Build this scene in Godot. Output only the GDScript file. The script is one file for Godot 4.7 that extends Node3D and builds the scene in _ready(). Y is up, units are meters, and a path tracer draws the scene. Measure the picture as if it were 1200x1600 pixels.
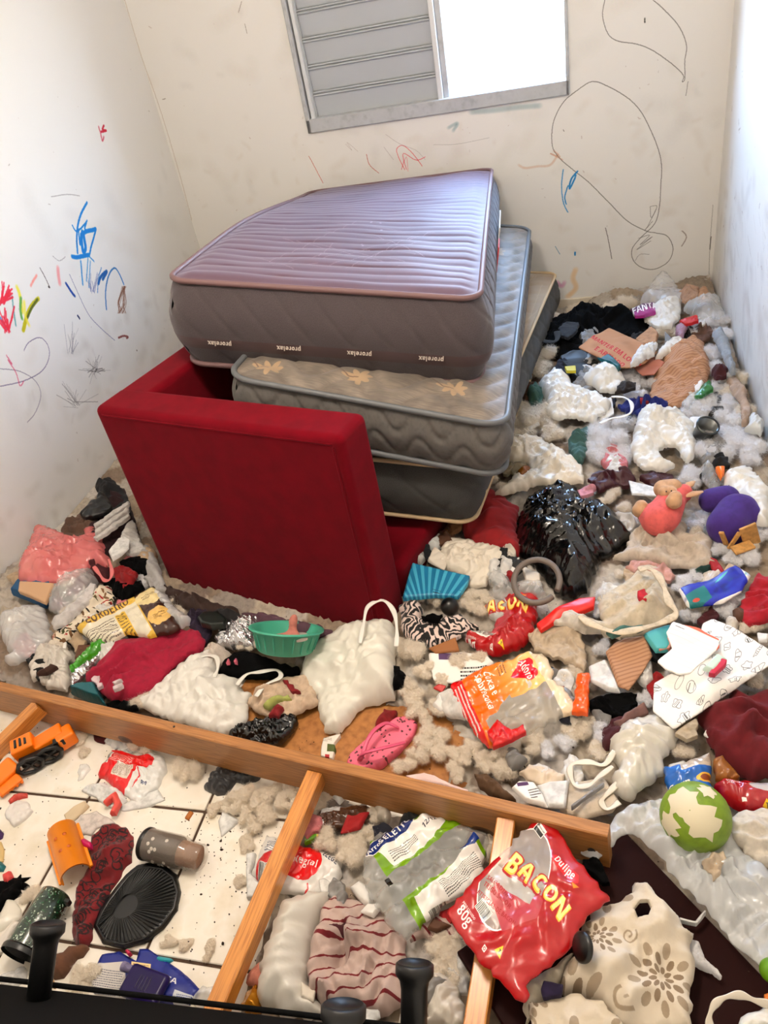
extends Node3D
# A bedroom buried in litter: sofa with three mattresses, broken bed frame, clothes, bags and stuffing.
# Camera axes and focal length were measured from the vanishing points; floor tiles are 33 cm, camera 1.6 m up.
const F := 1201.2
const EYE := Vector3(0, 1.6, 0)
const AX := Vector3(0.96404, -0.16755, -0.20631)     # picture right
const AY := Vector3(-0.00941, -0.79728, 0.60354)     # picture down
const AZ := Vector3(-0.26561, -0.57989, -0.77018)    # forward
const WL := -2.03
const WR := 0.545
const WB := -3.82
const WF := 0.95
const CEIL := 2.55
# zoomed views of the photograph: origin x, y and scale
const VIEW := {"o": [0, 0, 1.0], "v4": [0, 740, 3.0], "v5": [780, 420, 2.857], "v6": [620, 700, 4.0], "v7": [900, 700, 4.0], "v8": [280, 900, 3.158],
	"b1": [600, 960, 3.75], "b2": [880, 960, 3.75], "b3": [0, 1060, 3.0], "b4": [0, 1300, 3.0], "b5": [320, 1160, 3.75], "b6": [540, 1240, 2.857], "b7": [340, 1360, 2.727], "b8": [800, 1220, 3.0],
	"w1": [0, 0, 2.0], "w2": [600, 0, 2.0], "w3": [0, 300, 4.0]}
var used := {}
var M := {}
var T := {}
var rng := RandomNumberGenerator.new()
var nz := FastNoiseLite.new()
var nridge := FastNoiseLite.new()
var nsoft := FastNoiseLite.new()
var font: SystemFont
var bold: SystemFont

func _ready():
	var cam := Camera3D.new()
	cam.name = "camera"
	cam.fov = rad_to_deg(2.0 * atan(800.0 / F))
	cam.near = 0.02
	cam.transform = Transform3D(Basis(AX, -AY, -AZ).orthonormalized(), EYE)
	add_child(cam)
	cam.current = true
	var env := Environment.new()
	env.background_mode = Environment.BG_SKY
	var sky := Sky.new()
	var sm := ProceduralSkyMaterial.new()
	sm.sky_top_color = Color(0.66, 0.81, 1.0)
	sm.sky_horizon_color = Color(0.90, 0.95, 1.0)
	sm.ground_horizon_color = Color(0.93, 0.93, 0.92)
	sm.ground_bottom_color = Color(0.75, 0.74, 0.72)
	sm.sky_energy_multiplier = 6.2
	sm.ground_energy_multiplier = 5.0
	sky.sky_material = sm
	env.sky = sky
	env.tonemap_mode = Environment.TONE_MAPPER_LINEAR
	env.tonemap_exposure = 0.72
	env.sdfgi_enabled = true
	env.ssao_enabled = true
	env.ssil_enabled = true
	var we := WorldEnvironment.new()
	we.name = "world"
	we.environment = env
	add_child(we)
	setup()
	materials()
	room()
	ceiling_lamp(Vector3(-0.58, CEIL, -1.15), 2.75)
	window()
	sofa()
	mattresses()
	bed_frame()
	upturned_base()
	litter()
	printed_art()
	shaped_things()
	spread_things()
	extra_scraps()
	stuffing()
	crumbs()

# ------------------------------------------------------------------ helpers
func setup():
	rng.seed = 7
	nz.seed = 3; nz.frequency = 1.0; nz.noise_type = FastNoiseLite.TYPE_SIMPLEX; nz.fractal_type = FastNoiseLite.FRACTAL_FBM; nz.fractal_octaves = 3
	nridge.seed = 11; nridge.frequency = 1.0; nridge.noise_type = FastNoiseLite.TYPE_SIMPLEX; nridge.fractal_type = FastNoiseLite.FRACTAL_RIDGED; nridge.fractal_octaves = 3; nridge.fractal_gain = 0.45
	nridge.domain_warp_enabled = true; nridge.domain_warp_amplitude = 0.35; nridge.domain_warp_frequency = 0.8
	nsoft.seed = 5; nsoft.frequency = 1.0; nsoft.noise_type = FastNoiseLite.TYPE_SIMPLEX; nsoft.fractal_type = FastNoiseLite.FRACTAL_NONE
	font = SystemFont.new(); font.font_names = PackedStringArray(["Droid Sans"])
	bold = SystemFont.new(); bold.font_names = PackedStringArray(["Droid Sans"]); bold.font_weight = 700

func towards(px: Vector2) -> Vector3:
	return AX * (px.x - 600.0) + AY * (px.y - 800.0) + AZ * F

func at_height(px: Vector2, y: float) -> Vector3:
	var d := towards(px)
	return EYE + d * ((y - EYE.y) / d.y)

func at_back(px: Vector2) -> Vector2:
	var d := towards(px)
	var p := EYE + d * (WB / d.z)
	return Vector2(p.x, p.y)

func at_left(px: Vector2) -> Vector2:
	var d := towards(px)
	var p := EYE + d * (WL / d.x)
	return Vector2(p.z, p.y)

func at_right(px: Vector2) -> Vector2:
	var d := towards(px)
	var p := EYE + d * (WR / d.x)
	return Vector2(p.z, p.y)

func on_heap(px: Vector2, lift: float) -> Vector3:
	var y := 0.06 + lift
	var p := at_height(px, y)
	for i in 4:
		y = heap(p.x, p.z) + lift
		p = at_height(px, y)
	return p

func rail_z(x: float) -> float:
	return -0.86 + (x - 0.017) * 0.1986

# depth of the litter above the floor, metres
func heap(x: float, z: float) -> float:
	var d := rail_z(x) - z
	if d < 0.0:
		return 0.026 * smoothstep(-0.8, -0.62, x) + 0.04 * smoothstep(-0.3, 0.1, x)
	var h := 0.028 + 0.055 * smoothstep(0.1, 0.9, d) + 0.02 * smoothstep(0.9, 1.6, d)
	h += 0.045 * smoothstep(-0.35, 0.15, x) * smoothstep(1.5, 0.2, d)
	h += 0.05 * smoothstep(-1.35, -1.9, x) * smoothstep(-1.95, -1.6, z)
	h *= 1.0 - 0.6 * smoothstep(-1.5, -1.75, x) * smoothstep(-1.75, -2.1, z)
	h += 0.03 * smoothstep(0.25, 0.5, x)
	h *= 1.0 - 0.75 * smoothstep(-3.45, -3.75, z) * smoothstep(0.1, -0.1, x)
	var hole := smoothstep(-1.05, -0.95, x) * smoothstep(-0.25, -0.4, x) * smoothstep(0.36, 0.26, d)
	return lerpf(h, 0.014, hole)

func pts(view: String, a: Array) -> PackedVector2Array:
	var v: Array = VIEW[view]
	var out := PackedVector2Array()
	for i in range(0, a.size(), 2):
		out.append(Vector2(v[0] + a[i] / v[2], v[1] + a[i + 1] / v[2]))
	return out

func pt(view: String, x: float, y: float) -> Vector2:
	var v: Array = VIEW[view]
	return Vector2(v[0] + x / v[2], v[1] + y / v[2])

func numbered(called: String) -> String:
	var n: int = used.get(called, 0)
	used[called] = n + 1
	return called if n == 0 else "%s_%03d" % [called, n]

func tag(o: Node, label: String, category: String, group := "") -> Node:
	o.set_meta("label", label)
	o.set_meta("category", category)
	if group != "":
		o.set_meta("group", group)
	return o

func base(called: String, at: Vector3, label: String, category: String, group := "") -> Node3D:
	var o := Node3D.new()
	o.name = numbered(called)
	o.position = at
	add_child(o)
	tag(o, label, category, group)
	return o

func obj(called: String, mesh: Mesh, mat: Material, parent: Node = null) -> MeshInstance3D:
	var o := MeshInstance3D.new()
	o.name = called if parent else numbered(called)
	o.mesh = mesh
	o.material_override = mat
	if parent:
		parent.add_child(o, true)
	else:
		add_child(o)
	return o

func struct(called: String, mesh: Mesh, mat: Material, parent: Node = null) -> MeshInstance3D:
	var o := obj(called, mesh, mat, parent)
	if parent == null:
		o.set_meta("kind", "structure")
	return o

func new_st() -> SurfaceTool:
	var st := SurfaceTool.new()
	st.begin(Mesh.PRIMITIVE_TRIANGLES)
	return st

func quad(st: SurfaceTool, a: Vector3, b: Vector3, c: Vector3, d: Vector3, uv := []):
	var p := [a, b, c, a, c, d]
	var q := [0, 1, 2, 0, 2, 3]
	for i in 6:
		if uv.size() == 4:
			st.set_uv(uv[q[i]])
		st.add_vertex(p[i])

func done(st: SurfaceTool) -> ArrayMesh:
	st.generate_normals()
	return st.commit()

# chamfered box; xf places it
func box(st: SurfaceTool, c: Vector3, size: Vector3, b := 0.003, xf := Transform3D()):
	st.set_smooth_group(-1)
	var h := size * 0.5
	b = minf(b, minf(h.x, minf(h.y, h.z)) * 0.9)
	var P := func(s: Vector3, ax: int) -> Vector3:
		var v := Vector3(s.x * h.x, s.y * h.y, s.z * h.z)
		for k in 3:
			if k != ax:
				v[k] -= s[k] * b
		return xf * (c + v)
	for ax in 3:
		var u := (ax + 1) % 3
		var w := (ax + 2) % 3
		for sg in [-1.0, 1.0]:
			var q := []
			for k in [[-1, -1], [1, -1], [1, 1], [-1, 1]]:
				var s := Vector3.ZERO
				s[ax] = sg; s[u] = k[0]; s[w] = k[1]
				q.append(P.call(s, ax))
			if sg > 0: quad(st, q[0], q[3], q[2], q[1])
			else: quad(st, q[0], q[1], q[2], q[3])
	if b <= 0.0: return
	for ax in 3:
		var u := (ax + 1) % 3
		var w := (ax + 2) % 3
		for su in [-1.0, 1.0]:
			for sw in [-1.0, 1.0]:
				var s0 := Vector3.ZERO
				s0[u] = su; s0[w] = sw; s0[ax] = -1.0
				var s1 := s0
				s1[ax] = 1.0
				var a: Vector3 = P.call(s0, u)
				var bb: Vector3 = P.call(s1, u)
				var cc: Vector3 = P.call(s1, w)
				var d: Vector3 = P.call(s0, w)
				if su * sw > 0: quad(st, a, bb, cc, d)
				else: quad(st, a, d, cc, bb)
	for sx in [-1.0, 1.0]:
		for sy in [-1.0, 1.0]:
			for sz in [-1.0, 1.0]:
				var s := Vector3(sx, sy, sz)
				var a: Vector3 = P.call(s, 0)
				var b2: Vector3 = P.call(s, 1)
				var c2: Vector3 = P.call(s, 2)
				if sx * sy * sz > 0:
					st.add_vertex(a); st.add_vertex(c2); st.add_vertex(b2)
				else:
					st.add_vertex(a); st.add_vertex(b2); st.add_vertex(c2)

func box_mesh(size: Vector3, b := 0.003, c := Vector3.ZERO) -> ArrayMesh:
	var st := new_st()
	box(st, c, size, b)
	return done(st)

# softly rounded box
func soft_box(size: Vector3, r: float, c := Vector3.ZERO) -> ArrayMesh:
	var h := size * 0.5
	var V := PackedVector3Array()
	var N := PackedVector3Array()
	var I := PackedInt32Array()
	for ax in 3:
		var u := (ax + 1) % 3
		var w := (ax + 2) % 3
		var steps := []
		for k in [u, w]:
			var l := []
			for e in [0.0, 0.12, 0.3, 0.55, 1.0]: l.append(-h[k] + r * e)
			for e in [0.25, 0.5, 0.75]: l.append(lerpf(-h[k] + r, h[k] - r, e))
			for e in [1.0, 0.55, 0.3, 0.12, 0.0]: l.append(h[k] - r * e)
			steps.append(l)
		for sg in [-1.0, 1.0]:
			var first := V.size()
			var n: int = steps[0].size()
			for i in n:
				for j in n:
					var q := Vector3.ZERO
					q[ax] = sg * h[ax]; q[u] = steps[0][i]; q[w] = steps[1][j]
					var inn := q.clamp(-h + Vector3.ONE * r, h - Vector3.ONE * r)
					var d := (q - inn).normalized()
					V.append(c + inn + d * r)
					N.append(d)
			for i in n - 1:
				for j in n - 1:
					var a := first + i * n + j
					var t := [a, a + n, a + n + 1, a, a + n + 1, a + 1] if sg < 0 else [a, a + n + 1, a + n, a, a + 1, a + n + 1]
					for k in t: I.append(k)
	return arr_mesh(V, N, PackedVector2Array(), I)

func arr_mesh(V: PackedVector3Array, N: PackedVector3Array, UV: PackedVector2Array, I: PackedInt32Array) -> ArrayMesh:
	var a := []
	a.resize(Mesh.ARRAY_MAX)
	a[Mesh.ARRAY_VERTEX] = V
	a[Mesh.ARRAY_NORMAL] = N
	if UV.size(): a[Mesh.ARRAY_TEX_UV] = UV
	a[Mesh.ARRAY_INDEX] = I
	var m := ArrayMesh.new()
	m.add_surface_from_arrays(Mesh.PRIMITIVE_TRIANGLES, a)
	return m

func smooth_normals(V: PackedVector3Array, I: PackedInt32Array) -> PackedVector3Array:
	var N := PackedVector3Array()
	N.resize(V.size())
	for k in range(0, I.size(), 3):
		var a := V[I[k]]
		var n := (V[I[k + 2]] - a).cross(V[I[k + 1]] - a)
		N[I[k]] += n; N[I[k + 1]] += n; N[I[k + 2]] += n
	for k in N.size():
		N[k] = N[k].normalized() if N[k].length_squared() > 1e-20 else Vector3.UP
	return N

# tube along points; r is a number or an array of radii
func tube(path: Array, r, sides := 8, squash := 1.0, capped := true) -> ArrayMesh:
	var V := PackedVector3Array()
	var I := PackedInt32Array()
	var n := path.size()
	var up := Vector3.UP
	var prev := Vector3.ZERO
	for i in n:
		var t: Vector3 = (path[mini(i + 1, n - 1)] - path[maxi(i - 1, 0)]).normalized()
		var s := t.cross(up)
		if s.length() < 0.1: s = t.cross(Vector3.RIGHT)
		s = s.normalized()
		if prev != Vector3.ZERO:
			s = (prev - t * prev.dot(t)).normalized()
		prev = s
		var w := s.cross(t)
		var rad: float = r[i] if r is Array else r
		for k in sides:
			var a := TAU * k / sides
			V.append(path[i] + s * cos(a) * rad + w * sin(a) * rad * squash)
	for i in n - 1:
		for k in sides:
			var a := i * sides + k
			var b := i * sides + (k + 1) % sides
			for q in [a, b, b + sides, a, b + sides, a + sides]: I.append(q)
	if capped:
		for e in [0, n - 1]:
			var c := V.size()
			V.append(path[e])
			for k in sides:
				var a: int = e * sides + k
				var b: int = e * sides + (k + 1) % sides
				for q in ([c, b, a] if e == 0 else [c, a, b]): I.append(q)
	return arr_mesh(V, smooth_normals(V, I), PackedVector2Array(), I)

# profile of [radius, height] turned about y
func lathe(profile: Array, sides := 32, smooth := true) -> ArrayMesh:
	var st := new_st()
	st.set_smooth_group(0 if smooth else -1)
	for i in profile.size() - 1:
		var p: Array = profile[i]
		var q: Array = profile[i + 1]
		for k in sides:
			var a := TAU * k / sides
			var b := TAU * (k + 1) / sides
			var A := Vector3(cos(a) * p[0], p[1], sin(a) * p[0])
			var B := Vector3(cos(b) * p[0], p[1], sin(b) * p[0])
			var C := Vector3(cos(b) * q[0], q[1], sin(b) * q[0])
			var D := Vector3(cos(a) * q[0], q[1], sin(a) * q[0])
			var u0 := float(k) / sides
			var u1 := float(k + 1) / sides
			var v0 := float(i) / (profile.size() - 1)
			var v1 := float(i + 1) / (profile.size() - 1)
			quad(st, A, D, C, B, [Vector2(u0, v0), Vector2(u0, v1), Vector2(u1, v1), Vector2(u1, v0)])
	return done(st)

# smooth union of balls and capsules, meshed as surface nets. prims: [a, b, ra, rb]
func blobs(prims: Array, cell: float, k: float, rough := 0.0, rf := 1.0, off := Vector3.ZERO) -> ArrayMesh:
	var lo := Vector3.INF
	var hi := -Vector3.INF
	for p in prims:
		var m: float = maxf(p[2], p[3]) + rough * 1.5 + cell * 2
		lo = lo.min(p[0] - Vector3.ONE * m).min(p[1] - Vector3.ONE * m)
		hi = hi.max(p[0] + Vector3.ONE * m).max(p[1] + Vector3.ONE * m)
	var n := Vector3i(((hi - lo) / cell).ceil()) + Vector3i.ONE
	var S := PackedFloat32Array()
	S.resize(n.x * n.y * n.z)
	var i := 0
	for z in n.z:
		for y in n.y:
			for x in n.x:
				var q := lo + Vector3(x, y, z) * cell
				var acc := 0.0
				var near := 1e9
				for p in prims:
					var ab: Vector3 = p[1] - p[0]
					var l := ab.length_squared()
					var t := clampf((q - p[0]).dot(ab) / l, 0, 1) if l > 1e-12 else 0.0
					var d: float = (q - p[0] - ab * t).length() - lerpf(p[2], p[3], t)
					near = minf(near, d)
					acc += exp(-d / k)
				var s := -k * log(maxf(acc, 1e-30))
				if rough > 0.0 and s < rough * 3 and s > -rough * 3:
					var qq := (q + off) * rf
					s -= rough * (nz.get_noise_3dv(qq) * 1.4)
				S[i] = s
				i += 1
	var V := PackedVector3Array()
	var I := PackedInt32Array()
	var id := PackedInt32Array()
	id.resize(S.size())
	id.fill(-1)
	var sx := 1
	var sy := n.x
	var sz := n.x * n.y
	var corner := [0, sx, sy, sx + sy, sz, sx + sz, sy + sz, sx + sy + sz]
	var E := [[0, 1], [2, 3], [4, 5], [6, 7], [0, 2], [1, 3], [4, 6], [5, 7], [0, 4], [1, 5], [2, 6], [3, 7]]
	for z in n.z - 1:
		for y in n.y - 1:
			for x in n.x - 1:
				var c := x * sx + y * sy + z * sz
				var inside := 0
				for e in 8:
					if S[c + corner[e]] < 0: inside += 1
				if inside == 0 or inside == 8: continue
				var sum := Vector3.ZERO
				var cnt := 0
				for e in E:
					var a := S[c + corner[e[0]]]
					var b := S[c + corner[e[1]]]
					if (a < 0) != (b < 0):
						var t := a / (a - b)
						var A := Vector3(e[0] & 1, (e[0] >> 1) & 1, e[0] >> 2)
						var B := Vector3(e[1] & 1, (e[1] >> 1) & 1, e[1] >> 2)
						sum += A.lerp(B, t)
						cnt += 1
				id[c] = V.size()
				V.append(lo + (Vector3(x, y, z) + sum / cnt) * cell)
	for z in range(1, n.z - 1):
		for y in range(1, n.y - 1):
			for x in range(1, n.x - 1):
				var c := x * sx + y * sy + z * sz
				for ax in 3:
					var st: int = [sx, sy, sz][ax]
					var u: int = [sy, sz, sx][ax]
					var w: int = [sz, sx, sy][ax]
					if (S[c] < 0) == (S[c + st] < 0): continue
					var a := id[c]; var b := id[c - u]; var d := id[c - u - w]; var e := id[c - w]
					if a < 0 or b < 0 or d < 0 or e < 0: continue
					for q in ([a, b, d, a, d, e] if S[c] > 0 else [a, d, b, a, e, d]): I.append(q)
	return arr_mesh(V, smooth_normals(V, I), PackedVector2Array(), I)

# ------------------------------------------------------------------ drawing on images
func canvas(w: int, h: int, c: Color) -> Image:
	var im := Image.create_empty(w, h, false, Image.FORMAT_RGBA8)
	im.fill(c)
	return im

func tex(im: Image) -> ImageTexture:
	return ImageTexture.create_from_image(im)

func tri_fill(im: Image, a: Vector2, b: Vector2, c: Vector2, col: Color):
	var x0 := clampi(int(floor(minf(a.x, minf(b.x, c.x)))), 0, im.get_width() - 1)
	var x1 := clampi(int(ceil(maxf(a.x, maxf(b.x, c.x)))), 0, im.get_width() - 1)
	var y0 := clampi(int(floor(minf(a.y, minf(b.y, c.y)))), 0, im.get_height() - 1)
	var y1 := clampi(int(ceil(maxf(a.y, maxf(b.y, c.y)))), 0, im.get_height() - 1)
	var ar := (b - a).cross(c - a)
	if absf(ar) < 1e-6: return
	for y in range(y0, y1 + 1):
		for x in range(x0, x1 + 1):
			var p := Vector2(x + 0.5, y + 0.5)
			var u := (b - a).cross(p - a) / ar
			var v := (c - b).cross(p - b) / ar
			var w := (a - c).cross(p - c) / ar
			if u >= -0.001 and v >= -0.001 and w >= -0.001:
				im.set_pixel(x, y, col)

func poly(im: Image, a: Array, col: Color):
	var p := PackedVector2Array()
	for i in range(0, a.size(), 2): p.append(Vector2(a[i], a[i + 1]))
	var t := Geometry2D.triangulate_polygon(p)
	for k in range(0, t.size(), 3): tri_fill(im, p[t[k]], p[t[k + 1]], p[t[k + 2]], col)

func ellipse(im: Image, cx: float, cy: float, rx: float, ry: float, col: Color, ang := 0.0, n := 20):
	var a := []
	for k in n:
		var p := Vector2(cos(TAU * k / n) * rx, sin(TAU * k / n) * ry).rotated(ang)
		a.append(cx + p.x); a.append(cy + p.y)
	poly(im, a, col)

func write(im: Image, s: String, cx: float, cy: float, size: float, col: Color, ang := 0.0, wide := 1.0, heavy := true, mirror := false):
	var tm := TextMesh.new()
	tm.font = bold if heavy else font
	tm.text = s
	tm.font_size = 32
	tm.pixel_size = 1.0
	tm.depth = 0.0
	tm.curve_step = 2.0
	var a := tm.get_mesh_arrays()
	if a.is_empty() or a[Mesh.ARRAY_VERTEX] == null: return
	var v: PackedVector3Array = a[Mesh.ARRAY_VERTEX]
	if v.is_empty(): return
	var idx = a[Mesh.ARRAY_INDEX]
	var count: int = idx.size() if idx != null else v.size()
	var lo := v[0]
	var hi := v[0]
	for p in v:
		lo = lo.min(p); hi = hi.max(p)
	var mid := (lo + hi) * 0.5
	var k := size / 32.0
	var pp := PackedVector2Array()
	for i in v.size():
		var q := Vector2((v[i].x - mid.x) * k * wide * (-1.0 if mirror else 1.0), -(v[i].y - mid.y) * k).rotated(ang)
		pp.append(q + Vector2(cx, cy))
	for i in range(0, count, 3):
		var ia: int = idx[i] if idx != null else i
		var ib: int = idx[i + 1] if idx != null else i + 1
		var ic: int = idx[i + 2] if idx != null else i + 2
		tri_fill(im, pp[ia], pp[ib], pp[ic], col)

func brush(r: float, col: Color, hard := 0.5) -> Image:
	var n := int(ceil(r)) * 2 + 1
	var im := canvas(n, n, Color(col, 0))
	for y in n:
		for x in n:
			var d := Vector2(x - n / 2, y - n / 2).length() / r
			var a := clampf((1.0 - d) / (1.0 - hard + 0.001), 0, 1)
			im.set_pixel(x, y, Color(col, col.a * a))
	return im

func stroke(im: Image, br: Image, p: Array, step := 1.5, jitter := 0.0):
	var n := br.get_width()
	var r := Rect2i(0, 0, n, n)
	for i in p.size() - 1:
		var a: Vector2 = p[i]
		var b: Vector2 = p[i + 1]
		var m := int(maxf(1, a.distance_to(b) / step))
		for k in m:
			var q := a.lerp(b, float(k) / m)
			if jitter > 0.0: q += Vector2(rng.randf_range(-jitter, jitter), rng.randf_range(-jitter, jitter))
			im.blend_rect(br, r, Vector2i(int(q.x) - n / 2, int(q.y) - n / 2))

func smooth_line(p: PackedVector2Array) -> Array:
	var out := []
	for i in p.size() - 1:
		var a := p[maxi(i - 1, 0)]
		var b := p[i]
		var c := p[i + 1]
		var d := p[mini(i + 2, p.size() - 1)]
		for k in 8:
			out.append(b.cubic_interpolate(c, a, d, k / 8.0))
	out.append(p[p.size() - 1])
	return out

func small_print(im: Image, x: int, y: int, w: int, h: int, lines: int, col: Color):
	var g := float(h) / lines
	for k in lines:
		var xx := x
		var endx := x + w if k < lines - 1 else x + w * 6 / 10
		while xx < endx:
			var l := rng.randi_range(3, 9)
			im.fill_rect(Rect2i(xx, y + int(k * g), mini(l, endx - xx), maxi(1, int(g * 0.45))), col)
			xx += l + 2

func barcode(im: Image, x: int, y: int, w: int, h: int):
	im.fill_rect(Rect2i(x - 3, y - 3, w + 6, h + 6), Color(0.93, 0.93, 0.9))
	var xx := x
	while xx < x + w:
		var l := rng.randi_range(1, 3)
		im.fill_rect(Rect2i(xx, y, mini(l, x + w - xx), h), Color(0.06, 0.06, 0.06))
		xx += l + rng.randi_range(1, 3)

# ------------------------------------------------------------------ materials
func mat(c: Color, rough := 0.8, o := {}) -> StandardMaterial3D:
	var m := StandardMaterial3D.new()
	m.albedo_color = c
	m.roughness = rough
	m.metallic = o.get("metal", 0.0)
	m.metallic_specular = o.get("spec", 0.5)
	if o.has("tex"):
		m.albedo_texture = o.tex
	if o.has("tri"):
		m.uv1_triplanar = true
		m.uv1_world_triplanar = o.get("world", false)
		m.uv1_scale = Vector3.ONE * o.tri
	if o.has("uvs"): m.uv1_scale = o.uvs
	if o.has("bump"):
		m.heightmap_enabled = true
		m.heightmap_texture = o.bump
		m.heightmap_scale = o.get("bump_cm", 0.1)
	if o.has("rim"):
		m.rim_enabled = true; m.rim = o.rim; m.rim_tint = 0.5
	if o.has("coat"):
		m.clearcoat_enabled = true; m.clearcoat = o.coat; m.clearcoat_roughness = 0.15
	if o.has("back"):
		m.backlight_enabled = true; m.backlight = o.back
	if o.has("alpha"):
		m.transparency = BaseMaterial3D.TRANSPARENCY_ALPHA
		m.albedo_color.a = o.alpha
	if o.has("cutout"):
		m.transparency = BaseMaterial3D.TRANSPARENCY_ALPHA
	m.cull_mode = BaseMaterial3D.CULL_DISABLED
	return m

func noise_tex(size: int, freq: float, ramp: Array, sd := 1, kind := FastNoiseLite.TYPE_SIMPLEX, oct := 4) -> NoiseTexture2D:
	var t := NoiseTexture2D.new()
	t.width = size
	t.height = size
	t.seamless = true
	var n := FastNoiseLite.new()
	n.seed = sd
	n.frequency = freq
	n.noise_type = kind
	n.fractal_octaves = oct
	t.noise = n
	if ramp.size():
		var g := Gradient.new()
		var off := PackedFloat32Array()
		var col := PackedColorArray()
		for k in ramp.size():
			off.append(float(k) / (ramp.size() - 1))
			col.append(ramp[k])
		g.offsets = off
		g.colors = col
		t.color_ramp = g
	return t

func grey(v: float) -> Color:
	return Color(v, v, v)

# plain colour with a woven or mottled tone that belongs to the cloth
func cloth(c: Color, o := {}) -> StandardMaterial3D:
	var d := {"tex": T.mottle, "tri": 6.0, "rim": 0.25}
	d.merge(o, true)
	return mat(c, o.get("rough", 0.9), d)

func bag(c: Color, o := {}) -> StandardMaterial3D:
	var d := {"back": Color(0.45, 0.45, 0.43), "spec": 0.5}
	d.merge(o, true)
	return mat(c, o.get("rough", 0.38), d)

func film(c: Color, a: float) -> StandardMaterial3D:
	return mat(c, 0.2, {"alpha": a})

func wood_image(w: int, h: int, light: Color, dark: Color, sd: int, knots := 0) -> Image:
	var im := canvas(w, h, light)
	var n := FastNoiseLite.new()
	n.seed = sd; n.frequency = 1.0; n.fractal_octaves = 3
	for y in h:
		for x in w:
			var u := float(x) / w
			var v := float(y) / h
			var r := n.get_noise_2d(u * 2.2, v * 9.0) * 1.6 + v * 6.0
			var g := 0.5 + 0.5 * sin(r * 9.0)
			g = 0.55 * g + 0.45 * (0.5 + 0.5 * n.get_noise_2d(u * 5.0 + 9.0, v * 130.0))
			im.set_pixel(x, y, light.lerp(dark, clampf(g * g * 0.9, 0, 1)))
	for k in knots:
		var c := Vector2(rng.randf() * w, (0.25 + 0.5 * rng.randf()) * h)
		ellipse(im, c.x, c.y, h * 0.10, h * 0.06, dark.darkened(0.25))
		ellipse(im, c.x, c.y, h * 0.05, h * 0.03, dark.darkened(0.5))
	return im

func materials():
	T.mottle = noise_tex(512, 0.012, [grey(0.80), grey(0.95), grey(1.0)], 4)
	T.weave = noise_tex(256, 0.35, [grey(0.0), grey(1.0)], 9, FastNoiseLite.TYPE_SIMPLEX, 2)
	T.grain = noise_tex(512, 0.02, [grey(0.86), grey(0.97), grey(1.0), grey(0.9)], 14)
	T.velvet = noise_tex(512, 0.009, [grey(0.87), grey(0.94), grey(1.0)], 31, FastNoiseLite.TYPE_SIMPLEX, 5)
	T.tweed = noise_tex(512, 0.22, [grey(0.45), grey(0.8), grey(1.0)], 21, FastNoiseLite.TYPE_SIMPLEX, 3)
	T.dirt = noise_tex(512, 0.006, [Color(0.93, 0.91, 0.86), Color(1, 1, 1), Color(0.98, 0.97, 0.95)], 8, FastNoiseLite.TYPE_SIMPLEX, 6)
	M.ceiling = mat(Color(0.93, 0.92, 0.89), 0.95, {"tex": T.dirt, "tri": 0.6})
	M.grout = mat(Color(0.30, 0.22, 0.16), 0.95, {"tex": T.mottle, "tri": 3.0})
	M.metal = mat(Color(0.74, 0.75, 0.76), 0.45, {"metal": 0.15, "tex": T.grain, "tri": 1.0})
	M.metal_light = mat(Color(0.86, 0.87, 0.88), 0.4, {"metal": 0.2})
	M.slat_metal = mat(Color(0.72, 0.74, 0.76), 0.5, {"metal": 0.1})
	M.velvet = mat(Color(0.43, 0.012, 0.075), 0.95, {"tex": T.velvet, "tri": 2.2, "rim": 0.25, "spec": 0.2})
	M.black_plastic = mat(Color(0.045, 0.045, 0.048), 0.42)
	M.black_cloth = cloth(Color(0.03, 0.03, 0.033), {"rim": 0.0, "spec": 0.2})
	M.base_cloth = mat(Color(0.03, 0.032, 0.034), 0.9, {"spec": 0.25})
	M.white_bag = bag(Color(0.90, 0.89, 0.86))
	M.cream_bag = bag(Color(0.90, 0.86, 0.79))
	M.grey_bag = bag(Color(0.80, 0.81, 0.80))
	M.clear = film(Color(0.92, 0.93, 0.93), 0.30)
	M.milky = film(Color(0.95, 0.96, 0.97), 0.42)
	M.pink_film = mat(Color(0.95, 0.50, 0.50), 0.24, {"alpha": 0.62})
	M.bin_bag = mat(Color(0.018, 0.018, 0.02), 0.22, {"spec": 0.6})
	M.paper = mat(Color(0.90, 0.90, 0.89), 0.85, {"tex": T.mottle, "tri": 5.0})
	M.card = mat(Color(0.70, 0.52, 0.38), 0.9, {"tex": T.mottle, "tri": 5.0})
	M.foil = mat(Color(0.78, 0.78, 0.79), 0.25, {"metal": 0.9})
	M.fluff_white = mat(Color(0.99, 0.99, 0.995), 1.0, {"back": Color(0.95, 0.95, 0.96), "spec": 0.1, "rim": 0.5})
	M.fluff_beige = mat(Color(0.975, 0.945, 0.895), 1.0, {"back": Color(0.96, 0.93, 0.88), "spec": 0.1, "rim": 0.5})

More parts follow.
